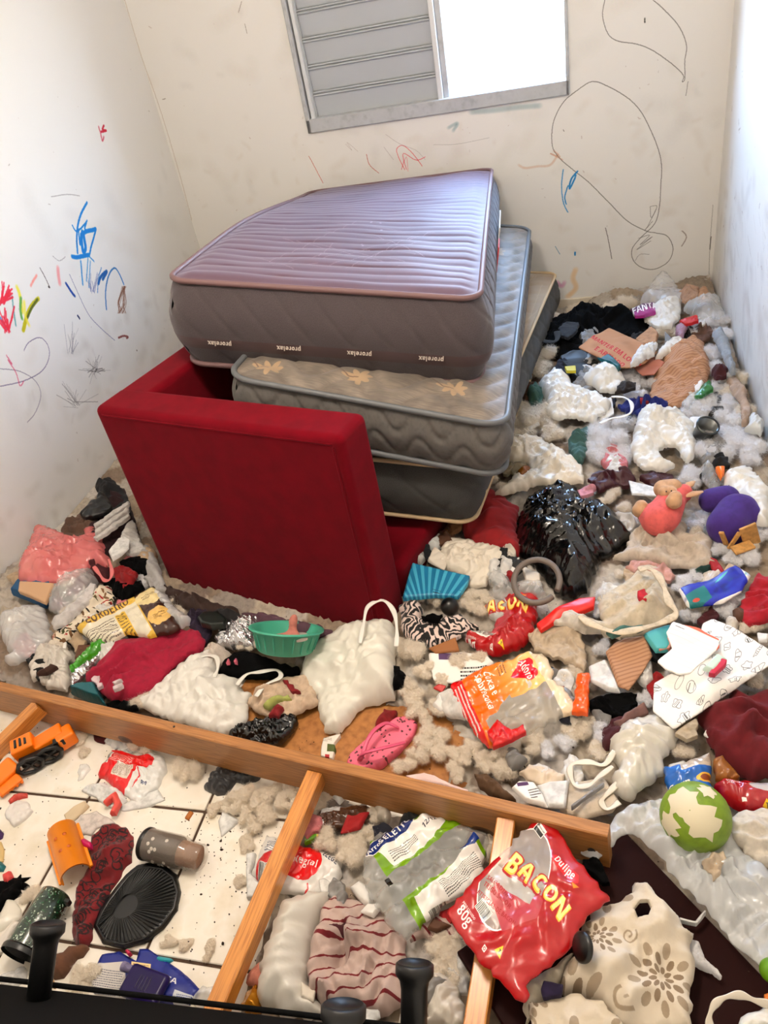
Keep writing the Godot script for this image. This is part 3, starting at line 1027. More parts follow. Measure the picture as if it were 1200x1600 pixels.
func mattresses():
	# bottom: thin, tan top
	var c := [Vector3(-1.02, 0.475, -1.83), Vector3(-0.345, 0.385, -1.815), Vector3(-0.175, 0.235, -3.70), Vector3(-0.86, 0.30, -3.72)]
	var im := canvas(256, 512, Color(0.66, 0.58, 0.48))
	dirt_on(im, 160, [Color(0.45, 0.36, 0.28, 0.14), Color(0.80, 0.74, 0.64, 0.16), Color(0.36, 0.30, 0.26, 0.1)], 4, 26, 0, 1)
	for k in 24:
		stroke(im, brush(1.2, Color(0.85, 0.76, 0.62, 0.3)), [Vector2(rng.randf() * 256, rng.randf() * 512), Vector2(rng.randf() * 256, rng.randf() * 512)], 2.0)
	var zig := func(x: float, y: float) -> float:
		return -0.006 * exp(-pow(absf(fposmod(y * 8.0 + 0.5 * sin(x * 14.0), 1.0) - 0.5) * 9.0, 2))
	var flat := func(_u: float, _v: float) -> float: return 0.0
	var diamond := func(s: float, t: float) -> float:
		var a := absf(fposmod(s * 6.0 + t * 1.4, 1.0) - 0.5)
		var b := absf(fposmod(s * 6.0 - t * 1.4, 1.0) - 0.5)
		return -0.004 * (exp(-pow(a * 16.0, 2)) + exp(-pow(b * 16.0, 2)))
	var d := mattress_shape(c, 0.19, Vector2(0.68, 1.88), flat, zig, diamond, 60, 110, 0.05, 0.03)
	build_mattress("mattress", "thin stained tan mattress with dark grey quilted side, lowest of the stack", d, [mat(Color.WHITE, 0.85, {"tex": tex(im), "rim": 0.2}), mat(Color(0.29, 0.285, 0.275), 0.9, {"tex": T.tweed, "uvs": Vector3(3, 3, 1), "rim": 0.3}), mat(Color(0.74, 0.64, 0.50), 0.8)], 0.007)
	# middle: brown-grey with leaf prints and wavy side
	c = [Vector3(-0.985, 0.728, -1.79), Vector3(-0.232, 0.54, -1.777), Vector3(-0.284, 0.475, -3.656), Vector3(-1.04, 0.60, -3.64)]
	im = canvas(512, 1024, Color(0.50, 0.46, 0.41))
	for y in 1024:
		for x in 512:
			var g := 0.5 + 0.5 * nz.get_noise_2d(x * 0.02, y * 0.9)
			var s := 0.5 + 0.5 * nz.get_noise_2d(x * 0.012 + 40, y * 0.012)
			im.set_pixel(x, y, Color(0.36, 0.325, 0.29).lerp(Color(0.56, 0.51, 0.455), clampf(g * 0.8 + (s - 0.5) * 0.9, 0, 1)))
	dirt_on(im, 60, [Color(0.66, 0.50, 0.36, 0.12), Color(0.30, 0.25, 0.22, 0.12)], 10, 50, 0, 1)
	for q in [[60, 50], [230, 70], [410, 85], [120, 300], [420, 380], [260, 560], [90, 760], [430, 800]]:
		for k in 7:
			var a: float = TAU * k / 7.0 + 0.3
			ellipse(im, q[0] + cos(a) * (14 + 5 * (k % 2)), q[1] + sin(a) * 11, 13 + 4 * (k % 2), 6, Color(0.64, 0.54, 0.42), a)
		stroke(im, brush(2.0, Color(0.35, 0.27, 0.22, 0.6)), [Vector2(q[0] - 45, q[1] + 20), Vector2(q[0] - 20, q[1] - 2), Vector2(q[0], q[1])])
	var wave := func(x: float, y: float) -> float:
		var w := fposmod(y * 9.0 + 0.55 * sin(x * 26.0), 1.0)
		return 0.011 * (pow(sin(PI * w), 0.6) - 1.0)
	var sinus := func(s: float, t: float) -> float:
		var w := fposmod(t * 2.2 + 0.42 * sin(s * TAU / 0.125), 1.0)
		return -0.007 * exp(-pow(absf(w - 0.5) * 7.0, 2))
	d = mattress_shape(c, 0.155, Vector2(0.78, 1.88), flat, wave, sinus, 84, 170, 0.07, 0.022)
	build_mattress("mattress", "brown mattress with leaf print top and wavy quilted grey side, middle of the stack", d, [mat(Color.WHITE, 0.6, {"tex": tex(im), "rim": 0.35}), mat(Color(0.345, 0.33, 0.315), 0.85, {"tex": T.grain, "uvs": Vector3(3, 3, 1), "rim": 0.35}), mat(Color(0.36, 0.37, 0.38), 0.5)], 0.009)
	# top: thick, satin top sewn in channels
	c = [Vector3(-1.165, 0.962, -1.95), Vector3(-0.302, 0.805, -2.012), Vector3(-0.445, 0.73, -3.745), Vector3(-1.30, 0.79, -3.70)]
	var sag := func(u: float, v: float) -> float:
		return 0.018 * sin(PI * clampf(v, 0, 1)) - 0.05 * (1.0 - u) * smoothstep(0.3, 1.0, v)
	var chan := func(x: float, y: float) -> float:
		var w := fposmod((y + 0.94) / 0.060 + 0.10 * sin(x * 2.4 + 0.6), 1.0)
		return 0.012 * (pow(sin(PI * w), 0.22) - 1.0) + 0.004 * nsoft.get_noise_2d(x * 3.0, y * 3.0)
	var quilted := func(s: float, t: float) -> float:
		var a := absf(fposmod(s * 9.0 + t * 1.8, 1.0) - 0.5)
		var b := absf(fposmod(s * 9.0 - t * 1.8, 1.0) - 0.5)
		var band := smoothstep(0.60, 0.63, t) * smoothstep(0.78, 0.75, t)
		return (-0.0035 * (exp(-pow(a * 14.0, 2)) + exp(-pow(b * 14.0, 2)))) * (1.0 - band) + 0.001 * band
	d = mattress_shape(c, 0.25, Vector2(0.88, 1.80), sag, chan, quilted, 84, 230, 0.06, 0.040)
	im = canvas(512, 1024, Color(0.37, 0.285, 0.34))
	dirt_on(im, 90, [Color(0.30, 0.22, 0.27, 0.10), Color(0.47, 0.37, 0.44, 0.10), Color(0.36, 0.25, 0.28, 0.1)], 10, 60, 0, 1)
	for k in 20: stroke(im, brush(1.3, Color(0.80, 0.74, 0.76, 0.3)), [Vector2(rng.randf_range(100, 420), rng.randf_range(60, 420)), Vector2(rng.randf_range(100, 420), rng.randf_range(60, 420))], 2.0)
	for k in 9: ellipse(im, rng.randf_range(220, 330), rng.randf_range(150, 420), 2.5, 2, Color(0.58, 0.50, 0.55))
	var bandim := canvas(512, 256, Color(0.27, 0.225, 0.225))
	for y in 256:
		for x in 512:
			var g := 0.5 + 0.5 * nz.get_noise_2d(x * 0.5, y * 0.35)
			var col := Color(0.17, 0.145, 0.15).lerp(Color(0.33, 0.285, 0.295), g)
			if y > 256 * 0.62 and y < 256 * 0.76: col = Color(0.27, 0.18, 0.18).lerp(Color(0.23, 0.16, 0.16), g)
			bandim.set_pixel(x, y, col)
	var o := build_mattress("mattress", "thick purple satin mattress with sewn channels, topmost of the stack", d, [mat(Color.WHITE, 0.6, {"tex": tex(im), "rim": 0.4, "spec": 0.3}), mat(Color.WHITE, 0.9, {"tex": tex(bandim), "uvs": Vector3(1.0 / 0.47, 1.0 / 0.25, 1), "rim": 0.35}), mat(Color(0.42, 0.31, 0.31), 0.6)], 0.0085)
	# woven name on the front band, upside down
	var place: Callable = d.place
	for k in 4:
		var x := -0.31 + k * 0.205
		var p0: Vector3 = place.call(x, -0.90 - 0.0415, -0.166)
		var ex: Vector3 = (place.call(x + 0.05, -0.9, -0.166) - place.call(x, -0.9, -0.166)).normalized()
		var up: Vector3 = d.n
		var b := Basis(-ex, -up, (-ex).cross(-up)).orthonormalized()
		var tm := TextMesh.new()
		tm.text = "prorelax"
		tm.font = bold
		tm.font_size = 32
		tm.pixel_size = 0.00055
		tm.depth = 0.002
		var t := obj("woven_name", tm, mat(Color(0.75, 0.70, 0.66), 0.7), o.get_node("side_band"))
		t.set_meta("label", "pale woven name on the front band")
		t.transform = Transform3D(b, p0 - o.position)
	# care label on the right side
	var red := new_st()
	box(red, Vector3.ZERO, Vector3(0.004, 0.09, 0.10), 0.001)
	var lb := obj("care_label", done(red), mat(Color(0.80, 0.22, 0.22), 0.7), o)
	var lp: Vector3 = place.call(0.44 + 0.042, -0.15, -0.11)
	lb.transform = Transform3D(Basis(Vector3.UP, 0.08) * Basis(Vector3.BACK, -0.18), lp - o.position)
	var wh := obj("care_label", box_mesh(Vector3(0.004, 0.12, 0.22), 0.001), mat(Color(0.85, 0.83, 0.80), 0.7), o)
	lp = place.call(0.44 + 0.042, 0.08, -0.10)
	wh.transform = Transform3D(Basis(Vector3.UP, 0.08) * Basis(Vector3.BACK, -0.18), lp - o.position)

# ------------------------------------------------------------------ bed frame and upturned base
func plank(parent: Node, called: String, a: Vector3, b: Vector3, w: float, h: float, m: Material, side := Vector3.ZERO) -> MeshInstance3D:
	# a to b along the middle of the top face; w across, h down
	var x := (b - a).normalized()
	var z := side if side != Vector3.ZERO else x.cross(Vector3.UP).normalized()
	var y := z.cross(x).normalized()
	var L := a.distance_to(b)
	var st := new_st()
	st.set_smooth_group(-1)
	var hw := w / 2
	var e := 0.0025
	var prof := [Vector2(-hw, -e), Vector2(-hw + e, 0), Vector2(hw - e, 0), Vector2(hw, -e), Vector2(hw, -h + e), Vector2(hw - e, -h), Vector2(-hw + e, -h), Vector2(-hw, -h + e)]
	var per := 0.0
	var cap := []
	for k in 8:
		var p: Vector2 = prof[k]
		var q: Vector2 = prof[(k + 1) % 8]
		var l := p.distance_to(q)
		var v0 := per / 0.25
		var v1 := (per + l) / 0.25
		per += l
		quad(st, Vector3(0, p.y, p.x), Vector3(L, p.y, p.x), Vector3(L, q.y, q.x), Vector3(0, q.y, q.x), [Vector2(0, v0), Vector2(L, v0), Vector2(L, v1), Vector2(0, v1)])
	for xx in [0.0, L]:
		for k in range(1, 7):
			var t := [Vector3(xx, prof[0].y, prof[0].x), Vector3(xx, prof[k].y, prof[k].x), Vector3(xx, prof[k + 1].y, prof[k + 1].x)]
			for j in ([0, 1, 2] if xx > 0 else [0, 2, 1]):
				st.set_uv(Vector2(0.02 * j, t[j].z * 4 + t[j].y * 2))
				st.add_vertex(t[j])
	var o := obj(called, done(st), m, parent)
	o.transform = Transform3D(Basis(x, y, z), a - (parent as Node3D).position)
	return o

func bed_frame():
	var wood := mat(Color.WHITE, 0.42, {"tex": tex(wood_image(1024, 256, Color(0.68, 0.46, 0.25), Color(0.50, 0.32, 0.16), 5, 1))})
	var pine := mat(Color.WHITE, 0.30, {"tex": tex(wood_image(1024, 128, Color(0.85, 0.57, 0.27), Color(0.60, 0.33, 0.11), 8, 3)), "coat": 0.5})
	var p0 := at_height(Vector2(0, 1064), 0.112)
	var p1 := at_height(Vector2(953, 1287), 0.185)
	var dir := (p1 - p0).normalized()
	var start := p0 - dir * 0.22
	var o := base("bed_frame", Vector3(start.x, 0, start.z), "broken wooden bed side rail with pine battens lying across the floor", "bed frame")
	var back := dir.cross(Vector3.UP).normalized()   # towards the camera
	var off := back * 0.014
	plank(o, "rail", start + off, p1 + off, 0.028, 0.112, wood)
	var ends := [[Vector2(488, 1216), Vector2(352, 1530), 0.014], [Vector2(795, 1284), Vector2(741, 1600), 0.010], [Vector2(46, 1088), Vector2(4, 1150), 0.012]]
	for e in ends:
		var x := at_height(e[0], 0.13)
		var t := ((x - start).dot(dir)) / start.distance_to(p1)
		var a := start.lerp(p1, t) + back * 0.029 - Vector3.UP * 0.022
		var b := at_height(e[1], a.y - 0.045)
		b = a + (b - a) * (0.72 / (b - a).length())
		plank(o, "batten", a, b, 0.038, 0.042, pine)
	var hole := obj("bolt_hole", lathe([[0.0, 0.0], [0.006, 0.0], [0.008, 0.002], [0.0, 0.0021]], 14), mat(Color(0.12, 0.08, 0.05), 0.8), o)
	var hp := p1 - dir * 0.03 + back * 0.0282 - Vector3.UP * 0.06
	hole.transform = Transform3D(Basis(dir, back, dir.cross(back)), hp - o.position)
	hole = obj("nail", lathe([[0.0, 0.003], [0.003, 0.002], [0.003, -0.006], [0.0, -0.006]], 8), mat(Color(0.25, 0.2, 0.18), 0.6), o)
	hole.position = start.lerp(p1, 0.45) + off - o.position

func upturned_base():
	var y := 0.145
	var a := at_height(Vector2(0, 1533), y)
	var b := at_height(Vector2(590, 1602), y)
	var e := (b - a).normalized()
	var D := e.cross(Vector3.UP).normalized()
	if D.z > 0: D = -D
	var an := deg_to_rad(37)
	var n := D * cos(an) + Vector3.UP * sin(an)
	var t := Vector3.UP * cos(an) - D * sin(an)
	var o := base("upturned_armchair", (a + b) * 0.5, "black cloth underside of an upturned armchair with round plastic feet", "armchair")
	var left := a - e * 0.28
	var right := b + e * 0.12
	var L := left.distance_to(right)
	var xf := Transform3D(Basis(e, t, e.cross(t)), Vector3.ZERO)
	var nn := e.cross(t)
	var sgn := 1.0 if nn.dot(n) > 0 else -1.0
	var body := obj("frame", soft_box(Vector3(L, 0.42, 0.16), 0.018), M.base_cloth, o)
	body.transform = Transform3D(xf.basis, left + e * L / 2 + t * 0.21 - n * 0.08 - o.position)
	var foot := lathe([[0.0, 0.0], [0.021, 0.0], [0.0215, 0.085], [0.024, 0.098], [0.031, 0.107], [0.031, 0.121], [0.027, 0.124], [0.024, 0.120], [0.0, 0.119]], 28)
	var spots := []
	for q in [Vector2(60, 1560), Vector2(646, 1642), Vector2(531, 1735)]:
		var dd := towards(q)
		spots.append(EYE + dd * ((left - EYE).dot(n) / dd.dot(n)))
	for p in spots:
		var f := obj("foot", foot, M.black_plastic, o)
		f.transform = Transform3D(Basis(e, n, e.cross(n)), p - o.position)
	obj("hem", tube([left + n * 0.002 - o.position, left.lerp(right, 0.3) + n * 0.004 - o.position, right + n * 0.002 - o.position], 0.005, 6), M.base_cloth, o)

# ------------------------------------------------------------------ spread things: bags, clothes, papers, packets
# outline: picture pixels of the rim where it lies on the litter (lift above it); o: th bulge, rim width of the rounded edge,
# fold height, fs folds per metre, dir fold direction (degrees), k noise kind, cell, y fixed height, frame [origin, u end, v end] for print
func sheet_mesh(outline: PackedVector2Array, o: Dictionary) -> Dictionary:
	var lift: float = o.get("lift", 0.01)
	var fixed: bool = o.has("y")
	var ring := PackedVector2Array()
	var mid := Vector2.ZERO
	for p in outline:
		var w := at_height(p, o.y) if fixed else on_heap(p, lift)
		w.x = clampf(w.x, WL + 0.004, WR - 0.004)
		w.z = maxf(w.z, WB + 0.02)
		ring.append(Vector2(w.x, w.z))
	var kind: String = o.get("k", "bag")
	var jag: float = o.get("jag", {"bag": 0.005, "cloth": 0.0045, "foil": 0.003}.get(kind, 0.0006))
	var rough_ring := PackedVector2Array()
	for k in ring.size():
		var a := ring[k]
		var b := ring[(k + 1) % ring.size()]
		var m := clampi(int(a.distance_to(b) / 0.011), 1, 12)
		var side := (b - a).orthogonal().normalized()
		for t in m:
			var q := a.lerp(b, float(t) / m)
			rough_ring.append(q + side * jag * nz.get_noise_2d(q.x * 38.0, q.y * 38.0) * 1.6)
	ring = rough_ring
	for p in ring: mid += p
	mid /= ring.size()
	var y0: float = o.y if fixed else heap(mid.x, mid.y) + lift
	var lo := ring[0]
	var hi := ring[0]
	for p in ring:
		lo = lo.min(p); hi = hi.max(p)
	var span := maxf(hi.x - lo.x, hi.y - lo.y)
	var cell: float = o.get("cell", clampf(span / 52.0, 0.0024, 0.0075))
	lo -= Vector2.ONE * cell * 0.5
	var nx := int((hi.x - lo.x) / cell) + 3
	var ny := int((hi.y - lo.y) / cell) + 3
	var keep := PackedByteArray()
	keep.resize(nx * ny)
	var hole := PackedVector2Array()
	if o.has("hole"):
		for p in o.hole:
			var w := at_height(p, y0 + o.hole_h)
			hole.append(Vector2(w.x, w.z))
	for j in ny - 1:
		for i in nx - 1:
			var cc := lo + Vector2(i + 0.5, j + 0.5) * cell
			if Geometry2D.is_point_in_polygon(cc, ring) and not (hole.size() and Geometry2D.is_point_in_polygon(cc, hole)): keep[j * nx + i] = 1
	var id := PackedInt32Array()
	id.resize(nx * ny)
	id.fill(-1)
	var Q := PackedVector2Array()
	var D := PackedFloat32Array()
	var n := ring.size()
	for j in ny:
		for i in nx:
			var cnt := 0
			for q in [[0, 0], [-1, 0], [0, -1], [-1, -1]]:
				var a: int = i + q[0]
				var b: int = j + q[1]
				if a >= 0 and b >= 0 and keep[b * nx + a]: cnt += 1
			if cnt == 0: continue
			var p := lo + Vector2(i, j) * cell
			var best := 1e9
			var bp := p
			for k in n:
				var c := Geometry2D.get_closest_point_to_segment(p, ring[k], ring[(k + 1) % n])
				var dd := c.distance_squared_to(p)
				if dd < best:
					best = dd; bp = c
			var d := sqrt(best)
			if cnt < 4 and hole.size():
				for k in hole.size():
					var c := Geometry2D.get_closest_point_to_segment(p, hole[k], hole[(k + 1) % hole.size()])
					if c.distance_to(p) < cell * 1.1:
						p = c
						break
			if cnt < 4 and d < cell * 1.1:
				p = bp; d = 0.0
			id[j * nx + i] = Q.size()
			Q.append(p)
			D.append(d)
	var th: float = o.get("th", 0.02)
	var rim: float = o.get("rim", maxf(th * 1.6, 0.012))
	var fold: float = o.get("fold", 0.01)
	var fs: float = o.get("fs", 9.0) * 1.15
	var rr := RandomNumberGenerator.new()
	rr.seed = int(absf(mid.x * 7919.0 + mid.y * 104729.0) * 100.0) + ring.size()
	var ang: float = deg_to_rad(o.get("dir", rr.randf() * 180.0))
	var creases := []
	var cw := []
	var cp := []
	for d in 7:
		creases.append(Vector2.from_angle(PI * (d + rr.randf() * 0.8) / 7.0 * 2.0) * fs * (1.0 + 1.05 * d) * (1.3 if kind == "foil" else 1.0))
		cw.append([0.62, 0.52, 0.46, 0.40, 0.34, 0.28, 0.22][d])
		cp.append(rr.randf())
	var stretch: float = o.get("stretch", 1.0)
	var sd: float = o.get("seed", mid.x * 37.0 + mid.y * 91.0)
	var curl: float = o.get("curl", 0.0)
	var V := PackedVector3Array()
	var UV := PackedVector2Array()
	var fo := Vector2.ZERO
	var iu := Vector2.RIGHT
	var iv := Vector2.DOWN
	var framed: bool = o.has("frame")
	if framed:
		var f: Array = o.frame
		var a := []
		for p in f:
			var w := at_height(p, y0)
			a.append(Vector2(w.x, w.z))
		fo = a[0]
		var m := Transform2D(a[1] - a[0], a[2] - a[0], Vector2.ZERO).affine_inverse()
		iu = Vector2(m.x.x, m.y.x)
		iv = Vector2(m.x.y, m.y.y)
	var boost: float = {"cloth": 2.0, "bag": 1.5, "foil": 1.2}.get(kind, 1.0)
	var uvwarp: float = o.get("uvwarp", 0.0)
	var flatbase: bool = fixed or o.has("level")
	for k in Q.size():
		var p := Q[k]
		var e := clampf(D[k] / rim, 0, 1)
		var prof := sqrt(1.0 - (1.0 - e) * (1.0 - e))
		var q := p.rotated(ang)
		q.x *= stretch
		var s := q * fs + Vector2(sd, sd * 1.7)
		var f := 0.0
		if kind == "bag" or kind == "foil":
			# straight sharp creases in several directions, as in crumpled film
			var w := q + Vector2(nsoft.get_noise_2dv(s * 0.8), nsoft.get_noise_2dv(s * 0.8 + Vector2(17, 3))) * 0.02
			for d in 7:
				var cd: Vector2 = creases[d]
				f += cw[d] * absf(fposmod(w.dot(cd) + cp[d], 1.0) - 0.5)
			f -= 0.4
		elif kind == "cloth":
			# long winding folds with small ones between
			var w := nsoft.get_noise_2dv(s * 0.45) * 2.6 + nsoft.get_noise_2dv(s * 1.1 + Vector2(3, 8)) * 0.8
			var big := 0.5 + 0.5 * sin(s.x * 8.5 + w * 2.4)
			var fine := 0.5 + 0.5 * sin(s.x * 17.0 + s.y * 6.0 + w * 3.0)
			f = pow(big, 1.3) * 0.5 * (0.6 + 0.6 * nsoft.get_noise_2dv(s * 0.6 + Vector2(4, 4))) + fine * 0.12 + nridge.get_noise_2dv(s * 1.5) * 0.15 + nsoft.get_noise_2dv(s * 0.5) * 0.4 - 0.15
		elif kind == "paper":
			f = nsoft.get_noise_2dv(s * 0.5) * 0.7 + absf(nsoft.get_noise_2dv(s * 1.1)) * 0.3
		var b: float = y0 if flatbase else heap(p.x, p.y) + lift
		var y := b + th * prof * (0.55 + 0.35 * nsoft.get_noise_2dv(s * 0.4 + Vector2(5, 5))) + fold * boost * f * (0.25 + 0.75 * e) + curl * (1.0 - e) * (1.0 - e) * (0.5 + 0.5 * nsoft.get_noise_2dv(s * 0.6))
		y = maxf(y, b + 0.0008)
		V.append(Vector3(p.x - mid.x, y - y0, p.y - mid.y))
		UV.append(Vector2((p - fo).dot(iu), (p - fo).dot(iv)) if framed else p.rotated(ang) + Vector2(nsoft.get_noise_2dv(s * 0.9), nsoft.get_noise_2dv(s * 0.9 + Vector2(50, 9))) * uvwarp)
	var I := PackedInt32Array()
	var edge := {}
	for j in ny - 1:
		for i in nx - 1:
			if not keep[j * nx + i]: continue
			var a := id[j * nx + i]; var b := id[j * nx + i + 1]; var c := id[(j + 1) * nx + i + 1]; var d := id[(j + 1) * nx + i]
			if (i + j) % 2 == 0:
				for q in [a, b, c, a, c, d]: I.append(q)
			else:
				for q in [a, b, d, b, c, d]: I.append(q)
			if j == 0 or not keep[(j - 1) * nx + i]: edge[Vector2i(b, a)] = 1
			if not keep[(j + 1) * nx + i]: edge[Vector2i(d, c)] = 1
			if i == 0 or not keep[j * nx + i - 1]: edge[Vector2i(a, d)] = 1
			if not keep[j * nx + i + 1]: edge[Vector2i(c, b)] = 1
	# close the rim downwards so that the thing has a body
	var skirt: float = o.get("skirt", 0.012)
	var low := {}
	for e in edge:
		for v in [e.x, e.y]:
			if not low.has(v):
				low[v] = V.size()
				V.append(V[v] - Vector3(0, skirt, 0))
				UV.append(UV[v])
	for e in edge:
		for q in [e.x, e.y, low[e.y], e.x, low[e.y], low[e.x]]: I.append(q)
	return {"mesh": arr_mesh(V, smooth_normals(V, I), UV, I), "at": Vector3(mid.x, y0, mid.y)}

# a top-level thing of one sheet
func lay(called: String, label: String, category: String, m: Material, view: String, a: Array, o := {}, group := "") -> MeshInstance3D:
	var d := sheet_mesh(pts(view, a), o)
	var i := obj(called, d.mesh, m)
	i.position = d.at
	tag(i, label, category, group)
	return i

# a further sheet as part of a thing
func patch(parent: Node3D, called: String, m: Material, view: String, a: Array, o := {}) -> MeshInstance3D:
	var d := sheet_mesh(pts(view, a), o)
	var i := obj(called, d.mesh, m, parent)
	i.position = d.at - parent.position
	return i

func frame(view: String, a: Array) -> Array:
	return Array(pts(view, a))

# path of pixels lying on the litter at a lift
func path_on(view: String, a: Array, lift: float, hump := 0.0) -> Array:
	var p := smooth_line(pts(view, a))
	var out := []
	for i in p.size():
		out.append(on_heap(p[i], lift + hump * sin(PI * i / maxf(1, p.size() - 1))))
	return out

func strap(parent: Node3D, called: String, m: Material, view: String, a: Array, lift: float, r: float, hump := 0.0, squash := 0.22):
	var p := path_on(view, a, lift, hump)
	for k in p.size(): p[k] -= parent.position
	var rad := []
	for k in p.size(): rad.append(r * (0.8 + 0.25 * sin(k * 0.45)))
	return obj(called, tube(p, rad, 8, squash), m, parent)

# ------------------------------------------------------------------ litter bed
func litter():
	var V := PackedVector3Array()
	var C := PackedColorArray()
	var I := PackedInt32Array()
	var s := 0.0095
	var nx := int((WR - WL - 0.012) / s)
	var ny := int((-0.45 - WB) / s)
	var id := {}
	var pal := [Color(0.60, 0.53, 0.45), Color(0.72, 0.67, 0.60), Color(0.55, 0.48, 0.41), Color(0.80, 0.77, 0.73), Color(0.66, 0.59, 0.51), Color(0.58, 0.52, 0.45), Color(0.74, 0.70, 0.65), Color(0.52, 0.46, 0.41), Color(0.76, 0.73, 0.70), Color(0.60, 0.56, 0.52)]
	var nc := FastNoiseLite.new()
	nc.seed = 77; nc.noise_type = FastNoiseLite.TYPE_CELLULAR; nc.cellular_return_type = FastNoiseLite.RETURN_CELL_VALUE; nc.frequency = 9.0; nc.fractal_type = FastNoiseLite.FRACTAL_NONE; nc.domain_warp_enabled = true; nc.domain_warp_amplitude = 0.05; nc.domain_warp_frequency = 20.0
	for j in ny + 1:
		for i in nx + 1:
			var x := WL + 0.006 + i * s
			var z := WB + 0.014 + j * s
			var h := heap(x, z)
			var d := rail_z(x) - z
			if (d < 0.02 and x < -0.68) or h < 0.018: continue
			var lx := (x + 1.392) * 0.965 + (z + 1.707) * 0.262
			var lz := -(x + 1.392) * 0.262 + (z + 1.707) * 0.965
			if lx > 0.03 and lx < 0.80 and lz < -0.03 and lz > -1.28: continue
			var y := h - 0.014 + 0.013 * nridge.get_noise_2d(x * 13.0, z * 13.0) + 0.004 * nz.get_noise_2d(x * 50.0, z * 50.0)
			var e := minf(minf(x - WL, WR - x), z - WB)
			y = lerpf(y, maxf(y, h * 0.7), smoothstep(0.05, 0.0, e))
			id[Vector2i(i, j)] = V.size()
			V.append(Vector3(x, maxf(y, 0.001), z))
			C.append(pal[int(absf(nc.get_noise_2d(x, z)) * 997.0) % pal.size()].srgb_to_linear())
	for k in id:
		var a: int = id[k]
		var b: int = id.get(k + Vector2i(1, 0), -1)
		var c: int = id.get(k + Vector2i(1, 1), -1)
		var d: int = id.get(k + Vector2i(0, 1), -1)
		if b >= 0 and c >= 0 and d >= 0:
			for q in [a, b, c, a, c, d]: I.append(q)
	var arr := []
	arr.resize(Mesh.ARRAY_MAX)
	arr[Mesh.ARRAY_VERTEX] = V
	arr[Mesh.ARRAY_NORMAL] = smooth_normals(V, I)
	arr[Mesh.ARRAY_COLOR] = C
	arr[Mesh.ARRAY_INDEX] = I
	var m := ArrayMesh.new()
	m.add_surface_from_arrays(Mesh.PRIMITIVE_TRIANGLES, arr)
	var mt := mat(Color.WHITE, 0.95, {"tex": T.mottle, "tri": 7.0})
	mt.vertex_color_use_as_albedo = true
	var o := obj("trampled_litter", m, mt)
	tag(o, "trampled layer of rags, fluff and scraps covering the floor", "litter")
	o.set_meta("kind", "stuff")

# ------------------------------------------------------------------ stuffing
func fluff_shape(sd: int) -> ArrayMesh:
	var r := RandomNumberGenerator.new()
	r.seed = sd
	var prims := []
	for k in 8:
		var a := r.randf() * TAU
		var q := sqrt(r.randf()) * 0.62
		var p := Vector3(cos(a) * q, r.randf_range(0.0, 0.30), sin(a) * q)
		var p2 := p + Vector3(r.randf_range(-0.35, 0.35), r.randf_range(-0.05, 0.15), r.randf_range(-0.35, 0.35))
		prims.append([p, p2, r.randf_range(0.24, 0.40), r.randf_range(0.12, 0.34)])
	var m := blobs(prims, 0.05, 0.06, 0.10, 3.4, Vector3(sd * 3.1, 0, 0))
	# loose fibres
	var a := m.surface_get_arrays(0)
	var V: PackedVector3Array = a[Mesh.ARRAY_VERTEX]
	var N: PackedVector3Array = a[Mesh.ARRAY_NORMAL]
	var I: PackedInt32Array = a[Mesh.ARRAY_INDEX]
	var nv := V.size()
	for k in 5500:
		var s := r.randi() % nv
		var rnd := Vector3(r.randf_range(-1, 1), r.randf_range(-1, 1), r.randf_range(-1, 1))
		var n := (rnd - N[s] * rnd.dot(N[s]) * 0.8 + N[s] * r.randf_range(0.0, 0.5)).normalized()
		var side := n.cross(Vector3(r.randf_range(-1, 1), r.randf_range(-1, 1), r.randf_range(-1, 1))).normalized() * r.randf_range(0.002, 0.0048)
		var l := r.randf_range(0.10, 0.42)
		var p0 := V[s] - N[s] * 0.01
		var p1 := p0 + n * l * 0.6 + N[s] * 0.03
		var p2 := p0 + (n + Vector3(r.randf_range(-0.7, 0.7), r.randf_range(-0.5, 0.5), r.randf_range(-0.7, 0.7))).normalized() * l
		var b := V.size()
		var fn := (p1 - p0).cross(side).normalized()
		var order := [b, b + 1, b + 2, b, b + 2, b + 3, b + 3, b + 2, b + 4]
		if (p1 - p0).cross(side * 2.0).dot(N[s]) < 0.0:
			fn = -fn
			order.reverse()
		for p in [p0 - side, p0 + side, p1 + side * 0.8, p1 - side * 0.8, p2]:
			V.append(p); N.append(fn)
		for q in order: I.append(q)
	return arr_mesh(V, N, PackedVector2Array(), I)

func beside() -> Array:
	# things of a kind of their own, by which others can be found
	var near := []
	for c in get_children():
		if c is Node3D and c.has_meta("category") and c.get_meta("category") not in ["litter", "crumbs", "lamp", "mattress", "bed frame", "scrap", "stuffing"] and not used.get(String(c.name), 2) > 1 and c.position.y < 0.3:
			near.append([c.position, String(c.name).replace("_", " ")])
	return near

func nearest(near: Array, at: Vector3) -> String:
	# the two things that lie closest
	var d := [1e9, 1e9]
	var w := ["", ""]
	for q in near:
		var dd: float = q[0].distance_squared_to(at)
		if dd < d[0]:
			d[1] = d[0]; w[1] = w[0]
			d[0] = dd; w[0] = q[1]
		elif dd < d[1]:
			d[1] = dd; w[1] = q[1]
	return w[0] + " and " + w[1]

